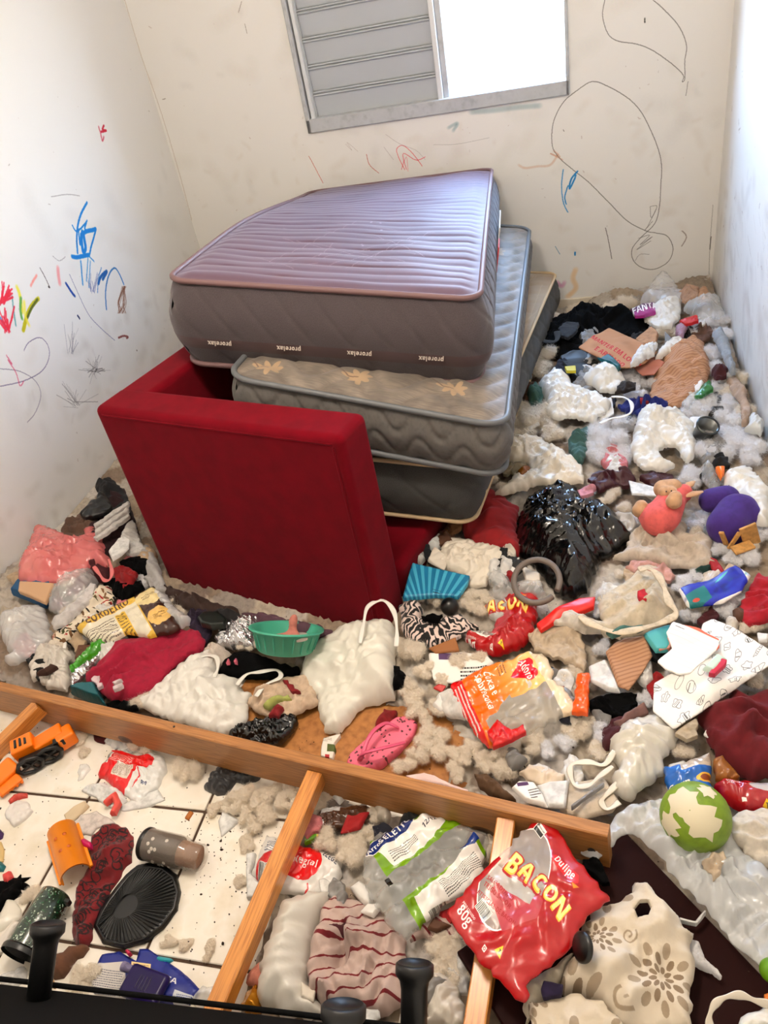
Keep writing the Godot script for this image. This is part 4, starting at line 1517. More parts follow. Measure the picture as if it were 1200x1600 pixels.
# the smaller rags, papers and bits of film that lie between the larger things
func extra_scraps():
	var near := beside()
	var zones := [[PackedVector2Array([Vector2(150, 790), Vector2(215, 800), Vector2(260, 930), Vector2(330, 975), Vector2(230, 1010), Vector2(120, 1040), Vector2(20, 1050), Vector2(20, 920)]), 26],
		[PackedVector2Array([Vector2(830, 500), Vector2(1000, 480), Vector2(1100, 480), Vector2(1140, 600), Vector2(1185, 720), Vector2(1195, 940), Vector2(1190, 1200), Vector2(1000, 1250), Vector2(700, 1190), Vector2(640, 1060), Vector2(640, 950), Vector2(740, 740), Vector2(790, 640)]), 84],
		[PackedVector2Array([Vector2(500, 1260), Vector2(760, 1310), Vector2(740, 1560), Vector2(400, 1570), Vector2(420, 1400)]), 16]]
	var tones := [["beige", Color(0.72, 0.62, 0.50)], ["off-white", Color(0.84, 0.80, 0.74)], ["maroon", Color(0.26, 0.03, 0.07)], ["navy", Color(0.05, 0.06, 0.13)], ["brown", Color(0.34, 0.21, 0.13)], ["grey", Color(0.50, 0.49, 0.48)], ["black", Color(0.035, 0.033, 0.035)], ["pink", Color(0.78, 0.45, 0.46)], ["white", Color(0.88, 0.87, 0.85)], ["red", Color(0.58, 0.03, 0.05)]]
	var made := {}
	for z in zones:
		var box2 := Rect2(z[0][0], Vector2.ZERO)
		for p in z[0]: box2 = box2.expand(p)
		var n := 0
		var tries := 0
		while n < z[1] and tries < 4000:
			tries += 1
			var c := Vector2(rng.randf_range(box2.position.x, box2.end.x), rng.randf_range(box2.position.y, box2.end.y))
			if not Geometry2D.is_point_in_polygon(c, z[0]): continue
			n += 1
			var kind: String = ["cloth", "cloth", "paper", "bag", "cloth"][rng.randi() % 5]
			var tone: Array = tones[rng.randi() % tones.size()]
			if kind == "paper" and tone[0] in ["black", "navy", "maroon"]: tone = tones[8]
			if kind == "bag": tone = [tones[8], tones[1], tones[5]][rng.randi() % 3]
			var r := rng.randf_range(13, 30)
			var ln := rng.randf_range(0.5, 1.0)
			var tw := rng.randf() * PI
			var a := []
			var m := 4 if kind == "paper" else 8
			for k in m:
				var q := Vector2.from_angle(TAU * (k + rng.randf_range(-0.25, 0.25)) / m) * r * rng.randf_range(0.7, 1.15)
				q.y *= ln
				q = q.rotated(tw)
				a.append(c.x + q.x); a.append(c.y + q.y)
			var key: String = kind + tone[0]
			if not made.has(key): made[key] = cloth(tone[1]) if kind == "cloth" else (bag(tone[1]) if kind == "bag" else mat(tone[1], 0.8))
			var o: Dictionary = {"cloth": {"k": "cloth", "th": 0.016, "fold": 0.02, "lift": 0.028}, "bag": {"k": "bag", "th": 0.018, "fold": 0.022, "fs": 12.0, "lift": 0.028}, "paper": {"k": "paper", "th": 0.002, "rim": 0.003, "fold": 0.012, "fs": 12.0, "lift": 0.034, "skirt": 0.004}}[kind]
			var called: String = {"cloth": "rag_scrap", "bag": "film_scrap", "paper": "paper_scrap"}[kind]
			var what: String = {"cloth": "rag", "bag": "crumpled film", "paper": "paper"}[kind]
			var w := on_heap(c, 0.02)
			var word := nearest(near, w)
			lay(called, "small %s %s scrap near the %s" % [tone[0], what, word], "scrap", made[key], "o", a, o, "scraps near the " + word)

func stuffing():
	var shapes := []
	for k in 7: shapes.append(fluff_shape(100 + k))
	var W: Material = M.fluff_white
	var B: Material = M.fluff_beige
	var near := beside()
	var list := [
		["far", "v5", B, [350, 180, 42, 200, 400, 62, 190, 450, 55, 160, 680, 85, 60, 690, 55, 230, 740, 55, 110, 620, 55, 370, 770, 40, 60, 570, 45, 100, 740, 50, 215, 690, 45]],
		["far", "v5", B, [560, 165, 45, 500, 175, 35, 250, 225, 35]],
		["back", "v5", W, [500, 530, 32, 620, 480, 60, 600, 560, 52, 745, 560, 36, 740, 610, 30, 450, 710, 50, 560, 700, 52, 480, 780, 82, 540, 830, 62, 450, 840, 52, 870, 270, 52, 950, 240, 52, 960, 380, 50, 900, 620, 72, 990, 540, 52, 1020, 610, 52, 1030, 680, 62, 1000, 740, 52, 920, 810, 64, 980, 840, 62, 1100, 790, 72, 1110, 850, 52, 850, 930, 52, 950, 940, 42, 860, 640, 48, 1000, 300, 40, 940, 440, 40, 1070, 740, 50, 680, 520, 40, 430, 790, 50]],
		["back", "v5", B, [740, 290, 42, 1050, 560, 52, 1090, 640, 42, 1060, 500, 45, 800, 300, 35]],
		["mid", "v7", W, [110, 40, 62, 250, 30, 72, 720, 180, 70, 800, 430, 46, 760, 480, 52, 900, 640, 62, 980, 690, 62, 1080, 690, 62, 1150, 540, 62, 340, 470, 52, 690, 840, 62, 740, 800, 52, 930, 1020, 70, 1000, 950, 62, 720, 1060, 52, 200, 950, 72, 290, 960, 62, 160, 1010, 52, 640, 870, 40, 850, 600, 45]],
		["mid", "v7", B, [240, 290, 52, 300, 380, 52, 740, 540, 52, 270, 790, 42, 780, 1000, 62, 830, 980, 52, 1120, 1110, 52, 180, 330, 40, 1100, 620, 40]],
		["bin", "v6", B, [590, 200, 52, 540, 225, 52, 660, 240, 42, 240, 960, 52, 430, 960, 62, 500, 1000, 62, 480, 920, 52, 540, 910, 42, 140, 950, 40, 380, 930, 50, 560, 960, 45]],
		["bin", "v6", W, [700, 1170, 42, 900, 1000, 42, 780, 1150, 35]],
		["flip", "b1", B, [150, 230, 82, 240, 330, 62, 130, 430, 62, 200, 540, 72, 180, 470, 62, 330, 540, 62, 440, 270, 62, 560, 260, 52, 350, 400, 50, 230, 720, 72, 330, 720, 62, 300, 800, 72, 200, 830, 62, 110, 880, 62, 420, 900, 52, 520, 780, 52, 600, 880, 62, 700, 820, 72, 700, 910, 72, 560, 850, 52, 880, 760, 72, 1090, 680, 52, 1080, 380, 62, 1150, 420, 52, 900, 700, 52, 1130, 700, 62, 400, 800, 55, 470, 840, 55, 800, 860, 50, 250, 620, 40, 420, 960, 40, 100, 160, 45]],
		["flip", "b1", W, [950, 800, 52, 1060, 760, 62, 690, 170, 52, 740, 130, 42]],
		["sheet", "b2", W, [230, 200, 52, 420, 230, 62, 480, 250, 42, 480, 500, 52, 430, 560, 42, 220, 700, 72, 700, 400, 52, 780, 430, 42, 640, 370, 52, 880, 600, 36]],
		["sheet", "b2", B, [60, 350, 62, 60, 620, 62, 220, 800, 62, 720, 800, 52, 1080, 60, 52, 1120, 390, 52, 20, 480, 52, 150, 640, 50]],
		["tile", "b3", B, [380, 290, 34, 400, 350, 26, 180, 150, 45]],
		["tile", "b4", B, [870, 530, 32, 800, 525, 30, 985, 530, 26, 970, 585, 22, 1120, 240, 26, 150, 300, 42, 380, 690, 50, 430, 660, 40, 265, 625, 34]],
		["tile", "b5", B, [210, 820, 34, 250, 610, 45, 245, 560, 35, 60, 400, 45, 130, 370, 50]],
		["rail", "b3", B, [870, 330, 50, 850, 400, 60, 930, 400, 55, 900, 440, 50, 700, 330, 40, 640, 300, 40]],
		["rail", "b5", B, [230, 330, 72, 330, 330, 72, 340, 420, 62, 400, 300, 62, 250, 420, 52, 700, 330, 62, 720, 580, 72, 860, 640, 85, 900, 520, 62, 980, 540, 52, 500, 300, 52, 520, 380, 42, 1000, 420, 52, 300, 480, 50, 440, 340, 45]],
		["rail", "b6", B, [450, 720, 72, 490, 760, 62, 430, 660, 52, 40, 250, 70, 400, 790, 45]],
		["sofa", "v4", W, [690, 490, 52]], ["sofa", "v4", B, [830, 600, 46, 650, 1060, 52, 860, 650, 42, 630, 1040, 40]], ["sofa", "v8", B, [280, 260, 40, 360, 340, 34, 540, 290, 42, 320, 330, 34]],
	]
	for g in list:
		var a: Array = g[3]
		for i in range(0, a.size(), 3):
			var p := pt(g[1], a[i], a[i + 1])
			var rp: float = a[i + 2] / VIEW[g[1]][2]
			var lift := 0.03 if g[0] != "tile" else 0.004
			if g[1] == "v8" : lift = 0.05
			var w := on_heap(p, lift * 0.5)
			var rad := rp * EYE.distance_to(w) / F * 1.12
			w.x = clampf(w.x, WL + rad, WR - rad * 0.8)
			w.z = maxf(w.z, WB + rad)
			var o := MeshInstance3D.new()
			o.name = numbered("stuffing_clump")
			o.mesh = shapes[rng.randi() % shapes.size()]
			o.material_override = g[2]
			add_child(o)
			var tall := rng.randf_range(0.75, 1.15)
			o.transform = Transform3D(Basis(Vector3.UP, rng.randf() * TAU) * Basis.from_scale(Vector3(rad, rad * tall, rad)), Vector3(w.x, heap(w.x, w.z) + lift * 0.45, w.z))
			var word := nearest(near, o.position)
			tag(o, "%s stuffing clump near the %s" % ["white" if g[2] == W else "dirty beige", word], "stuffing", "stuffing near the " + word)

func crumbs():
	# soil and crumbs on the tiles: nobody could count them
	var mm := MultiMesh.new()
	mm.transform_format = MultiMesh.TRANSFORM_3D
	var st := new_st()
	box(st, Vector3.ZERO, Vector3(1, 0.6, 0.8), 0.25)
	mm.mesh = done(st)
	mm.instance_count = 900
	for k in 900:
		var x: float
		var z: float
		if k < 620:
			x = rng.randf_range(-1.75, -0.62); z = rng.randf_range(-1.15, -0.48)
			if k % 3 == 0:
				x = -0.80 + rng.randfn(0, 0.09); z = -0.86 + rng.randfn(0, 0.14)
		else:
			x = rng.randf_range(-1.0, 0.45); z = rng.randf_range(-1.9, -0.6)
		var s := rng.randf_range(0.0014, 0.0042) * (2.0 if rng.randf() < 0.05 else 1.0)
		var y := heap(x, z) + (0.0008 if k < 620 else 0.02)
		mm.set_instance_transform(k, Transform3D(Basis.from_euler(Vector3(rng.randf() * 3, rng.randf() * 6, rng.randf() * 3)) * Basis.from_scale(Vector3.ONE * s), Vector3(x, y, z)))
	var o := MultiMeshInstance3D.new()
	o.name = "crumbs"
	o.multimesh = mm
	o.material_override = mat(Color(0.17, 0.11, 0.07), 0.95)
	add_child(o)
	tag(o, "dark crumbs and soil specks strewn over the floor tiles", "crumbs")
	o.set_meta("kind", "stuff")

# ------------------------------------------------------------------ printed surfaces
func print_mat(im: Image, rough := 0.35, o := {}) -> StandardMaterial3D:
	var d := {"tex": tex(im)}
	d.merge(o, true)
	var m := mat(Color.WHITE, rough, d)
	m.texture_repeat = false
	return m

func printed_art():
	var W := Color(0.95, 0.94, 0.92)
	var film_c := Color(0.85, 0.80, 0.78, 0.42)
	# bacon snack bag; the mascot is left out
	var red := Color(0.66, 0.015, 0.04)
	var im := canvas(512, 640, red)
	ellipse(im, 120, 300, 168, 228, W, -0.25, 36)
	ellipse(im, 120, 300, 162, 221, film_c, -0.25, 36)
	im.fill_rect(Rect2i(0, 300, 6, 200), red)
	poly(im, [70, 300, 300, 250, 330, 330, 250, 480, 80, 430], Color(0.80, 0.30, 0.34, 0.8))
	poly(im, [10, 330, 250, 270, 262, 318, 20, 400], Color(0.82, 0.80, 0.78, 0.7))
	write(im, "SALGADINHO DE", 122, 376, 27, Color(0.62, 0.05, 0.08), -0.2)
	write(im, "TRIGO SABOR", 116, 408, 27, Color(0.62, 0.05, 0.08), -0.2)
	write(im, "ARTIFICIAL DE BACON", 142, 446, 25, Color(0.62, 0.05, 0.08), -0.2)
	barcode(im, 72, 470, 78, 44)
	for q in [Vector2(3, 4), Vector2(0, 0)]:
		var shadow: bool = q.x > 0
		var letters := "BACON"
		for k in 5:
			var x: float = 78 + k * 76
			var y: float = 268 - sin(k * 0.55) * 34 - k * 5
			var sz: float = [128.0, 104.0, 100.0, 100.0, 108.0][k]
			if shadow:
				for s in [Vector2(-9, 0), Vector2(9, 0), Vector2(0, -9), Vector2(0, 9), Vector2(7, 7), Vector2(-7, -7), Vector2(7, -7), Vector2(-7, 7)]:
					write(im, letters[k], x + s.x + 2, y + s.y + 3, sz, Color(0.66, 0.0, 0.03), -0.12 + k * 0.05)
			else:
				for s in [Vector2(-2, 0), Vector2(2, 0), Vector2(0, 2)]:
					write(im, letters[k], x + s.x, y + s.y, sz, Color(0.96, 0.72, 0.16), -0.12 + k * 0.05)
				write(im, letters[k], x, y - 3, sz * 0.93, Color(1.0, 0.90, 0.52), -0.12 + k * 0.05)
	poly(im, [205, 92, 350, 70, 372, 96, 360, 118, 215, 128, 195, 112], Color(0.88, 0.10, 0.12))
	poly(im, [350, 118, 390, 104, 372, 128], Color(0.95, 0.55, 0.1))
	write(im, "Dulipe", 278, 100, 46, W, -0.08, 0.9)
	im.fill_rect(Rect2i(26, 56, 66, 44), W)
	im.fill_rect(Rect2i(30, 78, 58, 19), Color(0.08, 0.08, 0.08))
	write(im, "P", 38, 68, 24, Color(0.1, 0.1, 0.1))
	write(im, "Premium", 62, 68, 11, Color(0.1, 0.1, 0.1))
	write(im, "80g", 62, 578, 58, W)
	write(im, "PESO LÍQUIDO", 62, 546, 15, W)
	poly(im, [270, 545, 292, 505, 314, 545], Color(0.98, 0.80, 0.1))
	write(im, "T", 292, 532, 24, Color(0.1, 0.1, 0.1))
	im.fill_rect(Rect2i(222, 566, 20, 20), W)
	write(im, "O", 232, 576, 18, red)
	im.fill_rect(Rect2i(0, 0, 512, 9), red.darkened(0.25))
	im.fill_rect(Rect2i(0, 631, 512, 9), red.darkened(0.25))
	M.bacon = print_mat(im, 0.3, {"cutout": true, "coat": 0.15})
	# chicken bag
	im = canvas(512, 512, Color(0.98, 0.55, 0.08))
	for y in 512:
		im.fill_rect(Rect2i(0, y, 512, 1), Color(0.98, 0.82, 0.52).lerp(Color(0.97, 0.42, 0.05), smoothstep(40.0, 380.0, float(y))))
	im.fill_rect(Rect2i(0, 440, 512, 72), Color(0.86, 0.05, 0.06))
	im.fill_rect(Rect2i(0, 0, 512, 60), Color(0.93, 0.84, 0.70))
	im.fill_rect(Rect2i(262, 60, 250, 190), Color(0.86, 0.82, 0.76, 0.5))
	poly(im, [240, 250, 512, 230, 512, 400, 330, 410, 300, 330], Color(0.88, 0.84, 0.78, 0.5))
	ellipse(im, 95, 108, 46, 40, Color(0.85, 0.06, 0.14)); ellipse(im, 165, 108, 46, 40, Color(0.85, 0.06, 0.14)); poly(im, [54, 125, 206, 125, 130, 205], Color(0.85, 0.06, 0.14))
	write(im, "Adoro", 130, 115, 50, W)
	for k in 3: small_print(im, 40, 215 + k * 16, 90, 10, 1, Color(0.1, 0.06, 0.04))
	write(im, "Coxa e", 120, 310, 50, W)
	write(im, "Sobrecoxa", 158, 356, 50, W)
	small_print(im, 40, 450, 330, 50, 3, W)
	M.adoro = print_mat(im, 0.25, {"cutout": true, "coat": 0.3})
	# rice bag
	var green := Color(0.44, 0.62, 0.06)
	im = canvas(512, 640, Color(0.82, 0.83, 0.82, 0.38))
	im.fill_rect(Rect2i(60, 10, 430, 250), green)
	poly(im, [90, 120, 420, 90, 440, 190, 330, 240, 120, 225], W)
	poly(im, [50, 40, 300, 20, 330, 60, 310, 110, 60, 118, 30, 80], W)
	poly(im, [56, 44, 296, 26, 322, 62, 304, 104, 64, 112, 38, 80], Color(0.07, 0.16, 0.42))
	write(im, "Arroz", 92, 76, 38, W, -0.06)
	write(im, "SELETTO", 212, 66, 58, W, -0.06, 0.8)
	poly(im, [330, 20, 490, 10, 490, 60, 350, 80], Color(0.10, 0.32, 0.55))
	small_print(im, 130, 150, 150, 60, 5, Color(0.35, 0.35, 0.35))
	write(im, "12/12", 370, 150, 30, Color(0.25, 0.25, 0.3))
	im.fill_rect(Rect2i(40, 270, 24, 50), Color(0.08, 0.08, 0.08))
	im.fill_rect(Rect2i(60, 400, 440, 210), green)
	poly(im, [110, 430, 430, 390, 480, 410, 480, 500, 440, 540, 150, 590, 100, 540], W)
	poly(im, [400, 380, 500, 360, 505, 400, 470, 410], Color(0.08, 0.2, 0.5))
	small_print(im, 240, 430, 210, 90, 9, Color(0.3, 0.3, 0.3))
	barcode(im, 128, 520, 90, 44)
	write(im, "1-5T", 250, 560, 26, Color(0.15, 0.15, 0.15))
	M.rice = print_mat(im, 0.22, {"cutout": true, "coat": 0.3})
	# milk powder packet
	im = canvas(384, 256, Color(0.88, 0.88, 0.87))
	im.fill_rect(Rect2i(0, 30, 250, 226), Color(0.84, 0.04, 0.06))
	ellipse(im, 250, 60, 70, 54, Color(0.84, 0.04, 0.06))
	barcode(im, 14, 60, 50, 80)
	small_print(im, 80, 60, 120, 70, 7, Color(0.97, 0.75, 0.72))
	im.fill_rect(Rect2i(130, 120, 100, 90), Color(0.85, 0.80, 0.74))
	small_print(im, 136, 126, 88, 78, 11, Color(0.45, 0.3, 0.28))
	ellipse(im, 46, 16, 26, 10, Color(0.12, 0.3, 0.6))
	stroke(im, brush(4, Color(0.8, 0.05, 0.08)), [Vector2(255, 120), Vector2(290, 170), Vector2(285, 250)])
	write(im, "R\u00c1", 330, 200, 30, Color(0.1, 0.2, 0.4))
	M.milk = print_mat(im, 0.3, {"coat": 0.3})
	im = canvas(512, 256, Color(0.88, 0.87, 0.85))
	poly(im, [20, 120, 130, 60, 150, 230, 40, 250], Color(0.78, 0.05, 0.07))
	barcode(im, 50, 150, 66, 70)
	ellipse(im, 290, 90, 110, 90, Color(0.86, 0.03, 0.06))
	poly(im, [180, 90, 400, 90, 300, 180, 200, 170], Color(0.86, 0.03, 0.06))
	write(im, "Integral", 290, 96, 46, W)
	small_print(im, 40, 30, 80, 60, 6, Color(0.25, 0.3, 0.4))
	write(im, "ELEGÊ", 440, 40, 34, Color(0.1, 0.15, 0.3), 0.3)
	stroke(im, brush(5, Color(0.75, 0.05, 0.08)), [Vector2(330, 250), Vector2(360, 200), Vector2(350, 180)])
	M.milk2 = print_mat(im, 0.3, {"coat": 0.3})
	# pet food pouch
	im = canvas(512, 256, Color(0.22, 0.11, 0.07))
	poly(im, [0, 40, 360, 20, 360, 256, 0, 256], Color(0.86, 0.70, 0.25))
	poly(im, [12, 70, 352, 60, 352, 236, 12, 246], Color(0.86, 0.83, 0.74))
	write(im, "CORDEIRO", 190, 44, 52, Color(0.28, 0.15, 0.06), -0.05)
	small_print(im, 24, 90, 180, 130, 12, Color(0.35, 0.3, 0.25))
	im.fill_rect(Rect2i(214, 80, 60, 150), Color(0.86, 0.70, 0.22))
	small_print(im, 220, 88, 48, 130, 10, Color(0.3, 0.2, 0.1))
	ellipse(im, 430, 70, 80, 46, Color(0.88, 0.80, 0.58)); ellipse(im, 430, 190, 70, 44, Color(0.88, 0.72, 0.40))
	small_print(im, 390, 60, 80, 24, 3, Color(0.4, 0.3, 0.2)); small_print(im, 395, 180, 70, 24, 3, Color(0.4, 0.25, 0.1))
	M.pet = print_mat(im, 0.3, {"coat": 0.2})
	# colouring sheet
	im = canvas(640, 512, Color(0.93, 0.92, 0.90))
	var pen := brush(1.8, Color(0.25, 0.25, 0.25, 0.8), 0.3)
	for k in 46:
		var c := Vector2(30 + (k % 8) * 80 + rng.randf_range(-14, 14), 40 + (k / 8) * 82 + rng.randf_range(-12, 12))
		var rx := rng.randf_range(14, 32)
		var ry := rng.randf_range(9, 26)
		var an := rng.randf() * PI
		var lp := []
		var wob := rng.randi_range(2, 5)
		for j in 25:
			var a := TAU * j / 24
			lp.append(c + Vector2(cos(a) * rx, sin(a) * ry).rotated(an) * (1.0 + 0.2 * sin(a * wob)))
		stroke(im, pen, lp, 1.5)
		for j in rng.randi_range(0, 4):
			var t := rng.randf_range(-0.7, 0.7)
			stroke(im, pen, [c + Vector2(t * rx, -ry * 0.7).rotated(an), c + Vector2(t * rx * 0.8, ry * 0.7).rotated(an)], 1.5)
	M.colouring = print_mat(im, 0.7)
	# upholstery cloth with taupe flowers
	im = canvas(640, 640, Color(0.80, 0.75, 0.67))
	var tau1 := Color(0.50, 0.42, 0.33)
	var tau2 := Color(0.60, 0.53, 0.44)
	for f in [[160, 170, 1.0], [470, 430, 1.1], [470, 110, 0.7], [120, 500, 0.8], [320, 320, 0.55], [600, 270, 0.6], [330, 590, 0.7], [20, 330, 0.6]]:
		for ringk in 3:
			for k in 9:
				var a: float = TAU * k / 9.0 + ringk * 0.35
				var rr: float = (30 + ringk * 34) * f[2]
				ellipse(im, f[0] + cos(a) * rr, f[1] + sin(a) * rr, 19 * f[2] * (0.8 + ringk * 0.25), 10 * f[2] * (0.8 + ringk * 0.3), tau1 if ringk < 2 else tau2, a, 12)
		var sp := []
		for k in 30:
			var a: float = k * 0.3
			sp.append(Vector2(f[0] + 150 * f[2] + cos(a) * (40 - k * 1.2) * f[2], f[1] + 60 * f[2] + sin(a) * (40 - k * 1.2) * f[2]))
		stroke(im, brush(4 * f[2] + 1, Color(tau2, 0.8)), sp)
	M.curtain = mat(Color.WHITE, 0.9, {"tex": tex(im), "uvs": Vector3(2.7, 2.7, 1), "bump": T.weave, "bump_cm": 0.02, "rim": 0.2})
	# striped jersey
	im = canvas(64, 512, Color(0.72, 0.63, 0.59))
	for k in 4: im.fill_rect(Rect2i(0, 20 + k * 128, 64, 19), Color(0.42, 0.05, 0.09))
	M.striped = mat(Color.WHITE, 0.9, {"tex": tex(im), "uvs": Vector3(3, 9.0, 1), "rim": 0.2})
	# zebra plush
	im = canvas(256, 256, Color(0.86, 0.78, 0.74))
	for y in 256:
		for x in 256:
			var v := sin(x * 0.16 + nz.get_noise_2d(x * 0.012, y * 0.012) * 14.0 + y * 0.05)
			if v > -0.05: im.set_pixel(x, y, Color(0.06, 0.05, 0.05))
	M.zebra = mat(Color.WHITE, 0.9, {"tex": tex(im), "uvs": Vector3(3.4, 3.4, 1), "rim": 0.4})
	# leaf print cloth
	im = canvas(256, 256, Color(0.85, 0.80, 0.72))
	for k in 120:
		ellipse(im, rng.randf() * 256, rng.randf() * 256, rng.randf_range(9, 18), rng.randf_range(3, 6), [Color(0.10, 0.08, 0.06), Color(0.60, 0.07, 0.07), Color(0.25, 0.27, 0.12), Color(0.45, 0.32, 0.2)][k % 4], rng.randf() * PI, 8)
	M.leaves = mat(Color.WHITE, 0.9, {"tex": tex(im), "uvs": Vector3(6, 6, 1)})
	# blue booklet with rays
	im = canvas(384, 288, Color(0.05, 0.42, 0.58))
	for k in 26:
		var a := PI + PI * k / 25.0
		var b := a + 0.055
		var c := Vector2(192, 420)
		tri_fill(im, c, c + Vector2(cos(a), sin(a)) * 640, c + Vector2(cos(b), sin(b)) * 640, Color(0.25, 0.62, 0.74))
	small_print(im, 170, 168, 90, 8, 1, Color(0.04, 0.12, 0.2)); small_print(im, 180, 184, 70, 14, 1, Color(0.02, 0.06, 0.12)); small_print(im, 330, 130, 26, 8, 1, Color(0.03, 0.15, 0.25))
	M.booklet = print_mat(im, 0.45)
	# blue painting with a white border
	im = canvas(384, 256, W)
	im.fill_rect(Rect2i(16, 16, 352, 224), Color(0.05, 0.10, 0.62))
	dirt_on(im, 60, [Color(0.1, 0.3, 0.8, 0.25), Color(0.0, 0.4, 0.45, 0.25), Color(0.02, 0.05, 0.4, 0.3)], 8, 30, 0.1, 0.8)
	poly(im, [16, 120, 140, 90, 150, 200, 16, 240], Color(0.02, 0.42, 0.42))
	ellipse(im, 60, 180, 22, 14, Color(0.75, 0.25, 0.15)); ellipse(im, 250, 90, 50, 8, Color(0.2, 0.6, 0.55), -0.4)
	M.painting = print_mat(im, 0.4)
	# cardboard with a printed warning
	im = canvas(384, 256, Color(0.66, 0.47, 0.33))
	dirt_on(im, 40, [Color(0.5, 0.34, 0.22, 0.15), Color(0.75, 0.58, 0.43, 0.15)], 8, 30, 0, 1)
	write(im, "MANTER EM LOCAL", 200, 140, 32, Color(0.66, 0.10, 0.16)); write(im, "E AREJADO", 200, 185, 34, Color(0.66, 0.10, 0.16))
	M.warning = print_mat(im, 0.9)
	im = canvas(256, 128, Color(0.30, 0.06, 0.28))
	poly(im, [0, 80, 256, 60, 256, 128, 0, 128], Color(0.58, 0.12, 0.45))
	write(im, "FANTA", 130, 60, 72, W, -0.06)
	M.sweet = print_mat(im, 0.3, {"coat": 0.3})
	# biscuit packet
	im = canvas(384, 384, Color(0.03, 0.36, 0.70))
	im.fill_rect(Rect2i(120, 0, 230, 190), Color(0.80, 0.74, 0.66))
	small_print(im, 132, 12, 204, 160, 14, Color(0.5, 0.45, 0.42))
	write(im, "Corn", 90, 300, 70, Color(0.97, 0.93, 0.85), 0.1)
	ellipse(im, 280, 300, 70, 44, Color(0.95, 0.70, 0.20)); ellipse(im, 280, 300, 40, 30, Color(0.55, 0.25, 0.1))
	M.biscuit = print_mat(im, 0.28, {"coat": 0.3})
	im = canvas(384, 256, Color(0.62, 0.02, 0.07))
	small_print(im, 60, 30, 60, 40, 4, W)
	ellipse(im, 250, 60, 90, 40, Color(0.75, 0.72, 0.72))
	poly(im, [200, 190, 226, 146, 252, 190], Color(0.95, 0.75, 0.1)); write(im, "T", 226, 176, 26, Color(0.1, 0.1, 0.1))
	im.fill_rect(Rect2i(110, 150, 22, 22), W)
	M.redpack = print_mat(im, 0.25, {"coat": 0.3})
	# chocolate box
	im = canvas(512, 256, Color(0.05, 0.12, 0.48))
	poly(im, [0, 60, 150, 20, 170, 256, 0, 256], Color(0.80, 0.78, 0.75))
	small_print(im, 14, 80, 130, 160, 12, Color(0.4, 0.4, 0.45))
	im.fill_rect(Rect2i(180, 16, 90, 90), Color(0.93, 0.80, 0.55)); small_print(im, 188, 26, 74, 70, 6, Color(0.5, 0.4, 0.3))
	write(im, "LACTA", 330, 90, 48, W, 0.2)
	poly(im, [390, 150, 512, 170, 512, 256, 360, 256], Color(0.76, 0.78, 0.80)); small_print(im, 396, 170, 110, 80, 8, Color(0.1, 0.2, 0.5))
	M.choc = print_mat(im, 0.5)
	# flip-flop sole
	im = canvas(256, 256, Color(0.92, 0.42, 0.52))
	for k in 90: ellipse(im, rng.randf() * 256, rng.randf() * 256, rng.randf_range(3, 6), rng.randf_range(3, 6), Color(0.35, 0.13, 0.16), 0.0, 10)
	M.flip = mat(Color.WHITE, 0.6, {"tex": tex(im), "uvs": Vector3(6, 6, 1)})
	# snack wrapper
	im = canvas(384, 192, Color(0.28, 0.17, 0.11))
	im.fill_rect(Rect2i(0, 130, 384, 62), Color(0.35, 0.60, 0.08)); poly(im, [70, 140, 250, 120, 260, 170, 70, 192], Color(0.90, 0.80, 0.10))
	im.fill_rect(Rect2i(60, 90, 40, 40), W); im.fill_rect(Rect2i(66, 96, 28, 28), Color(0.2, 0.15, 0.12))
	barcode(im, 290, 90, 60, 34)
	poly(im, [60, 0, 200, 0, 190, 50, 70, 56], Color(0.72, 0.72, 0.72))
	M.snack = print_mat(im, 0.25, {"coat": 0.3})
	# garnet sock
	im = canvas(256, 256, Color(0.42, 0.01, 0.04))
	for k in 26:
		var c := Vector2(rng.randf() * 256, rng.randf() * 256)
		var lp := []
		for j in 16: lp.append(c + Vector2(cos(j * 0.5), sin(j * 0.5)) * (10 + j * 1.2))
		stroke(im, brush(3.2, Color(0.10, 0.01, 0.02, 0.8)), lp)
	write(im, "RA", 128, 210, 60, Color(0.1, 0.01, 0.02))
	M.sock = mat(Color.WHITE, 0.9, {"tex": tex(im), "uvs": Vector3(7, 7, 1), "rim": 0.3})
	im = canvas(256, 64, Color(0.70, 0.52, 0.39))
	for k in 32: im.fill_rect(Rect2i(k * 8, 0, 3, 64), Color(0.60, 0.43, 0.31))
	M.corrugated = mat(Color.WHITE, 0.9, {"tex": tex(im), "uvs": Vector3(3, 3, 1)})
	im = canvas(384, 256, W)
	im.fill_rect(Rect2i(0, 0, 384, 22), Color(0.92, 0.42, 0.33)); im.fill_rect(Rect2i(362, 0, 22, 256), Color(0.92, 0.42, 0.33))
	for k in 7: im.fill_rect(Rect2i(30, 60 + k * 24, 310, 1), Color(0.7, 0.72, 0.78))
	small_print(im, 50, 40, 110, 10, 1, Color(0.35, 0.35, 0.4))
	M.letter = print_mat(im, 0.8)
	im = canvas(256, 128, W)
	im.fill_rect(Rect2i(40, 10, 110, 22), Color(0.32, 0.2, 0.36)); small_print(im, 120, 60, 110, 56, 4, Color(0.1, 0.1, 0.1))
	M.notice = print_mat(im, 0.8)

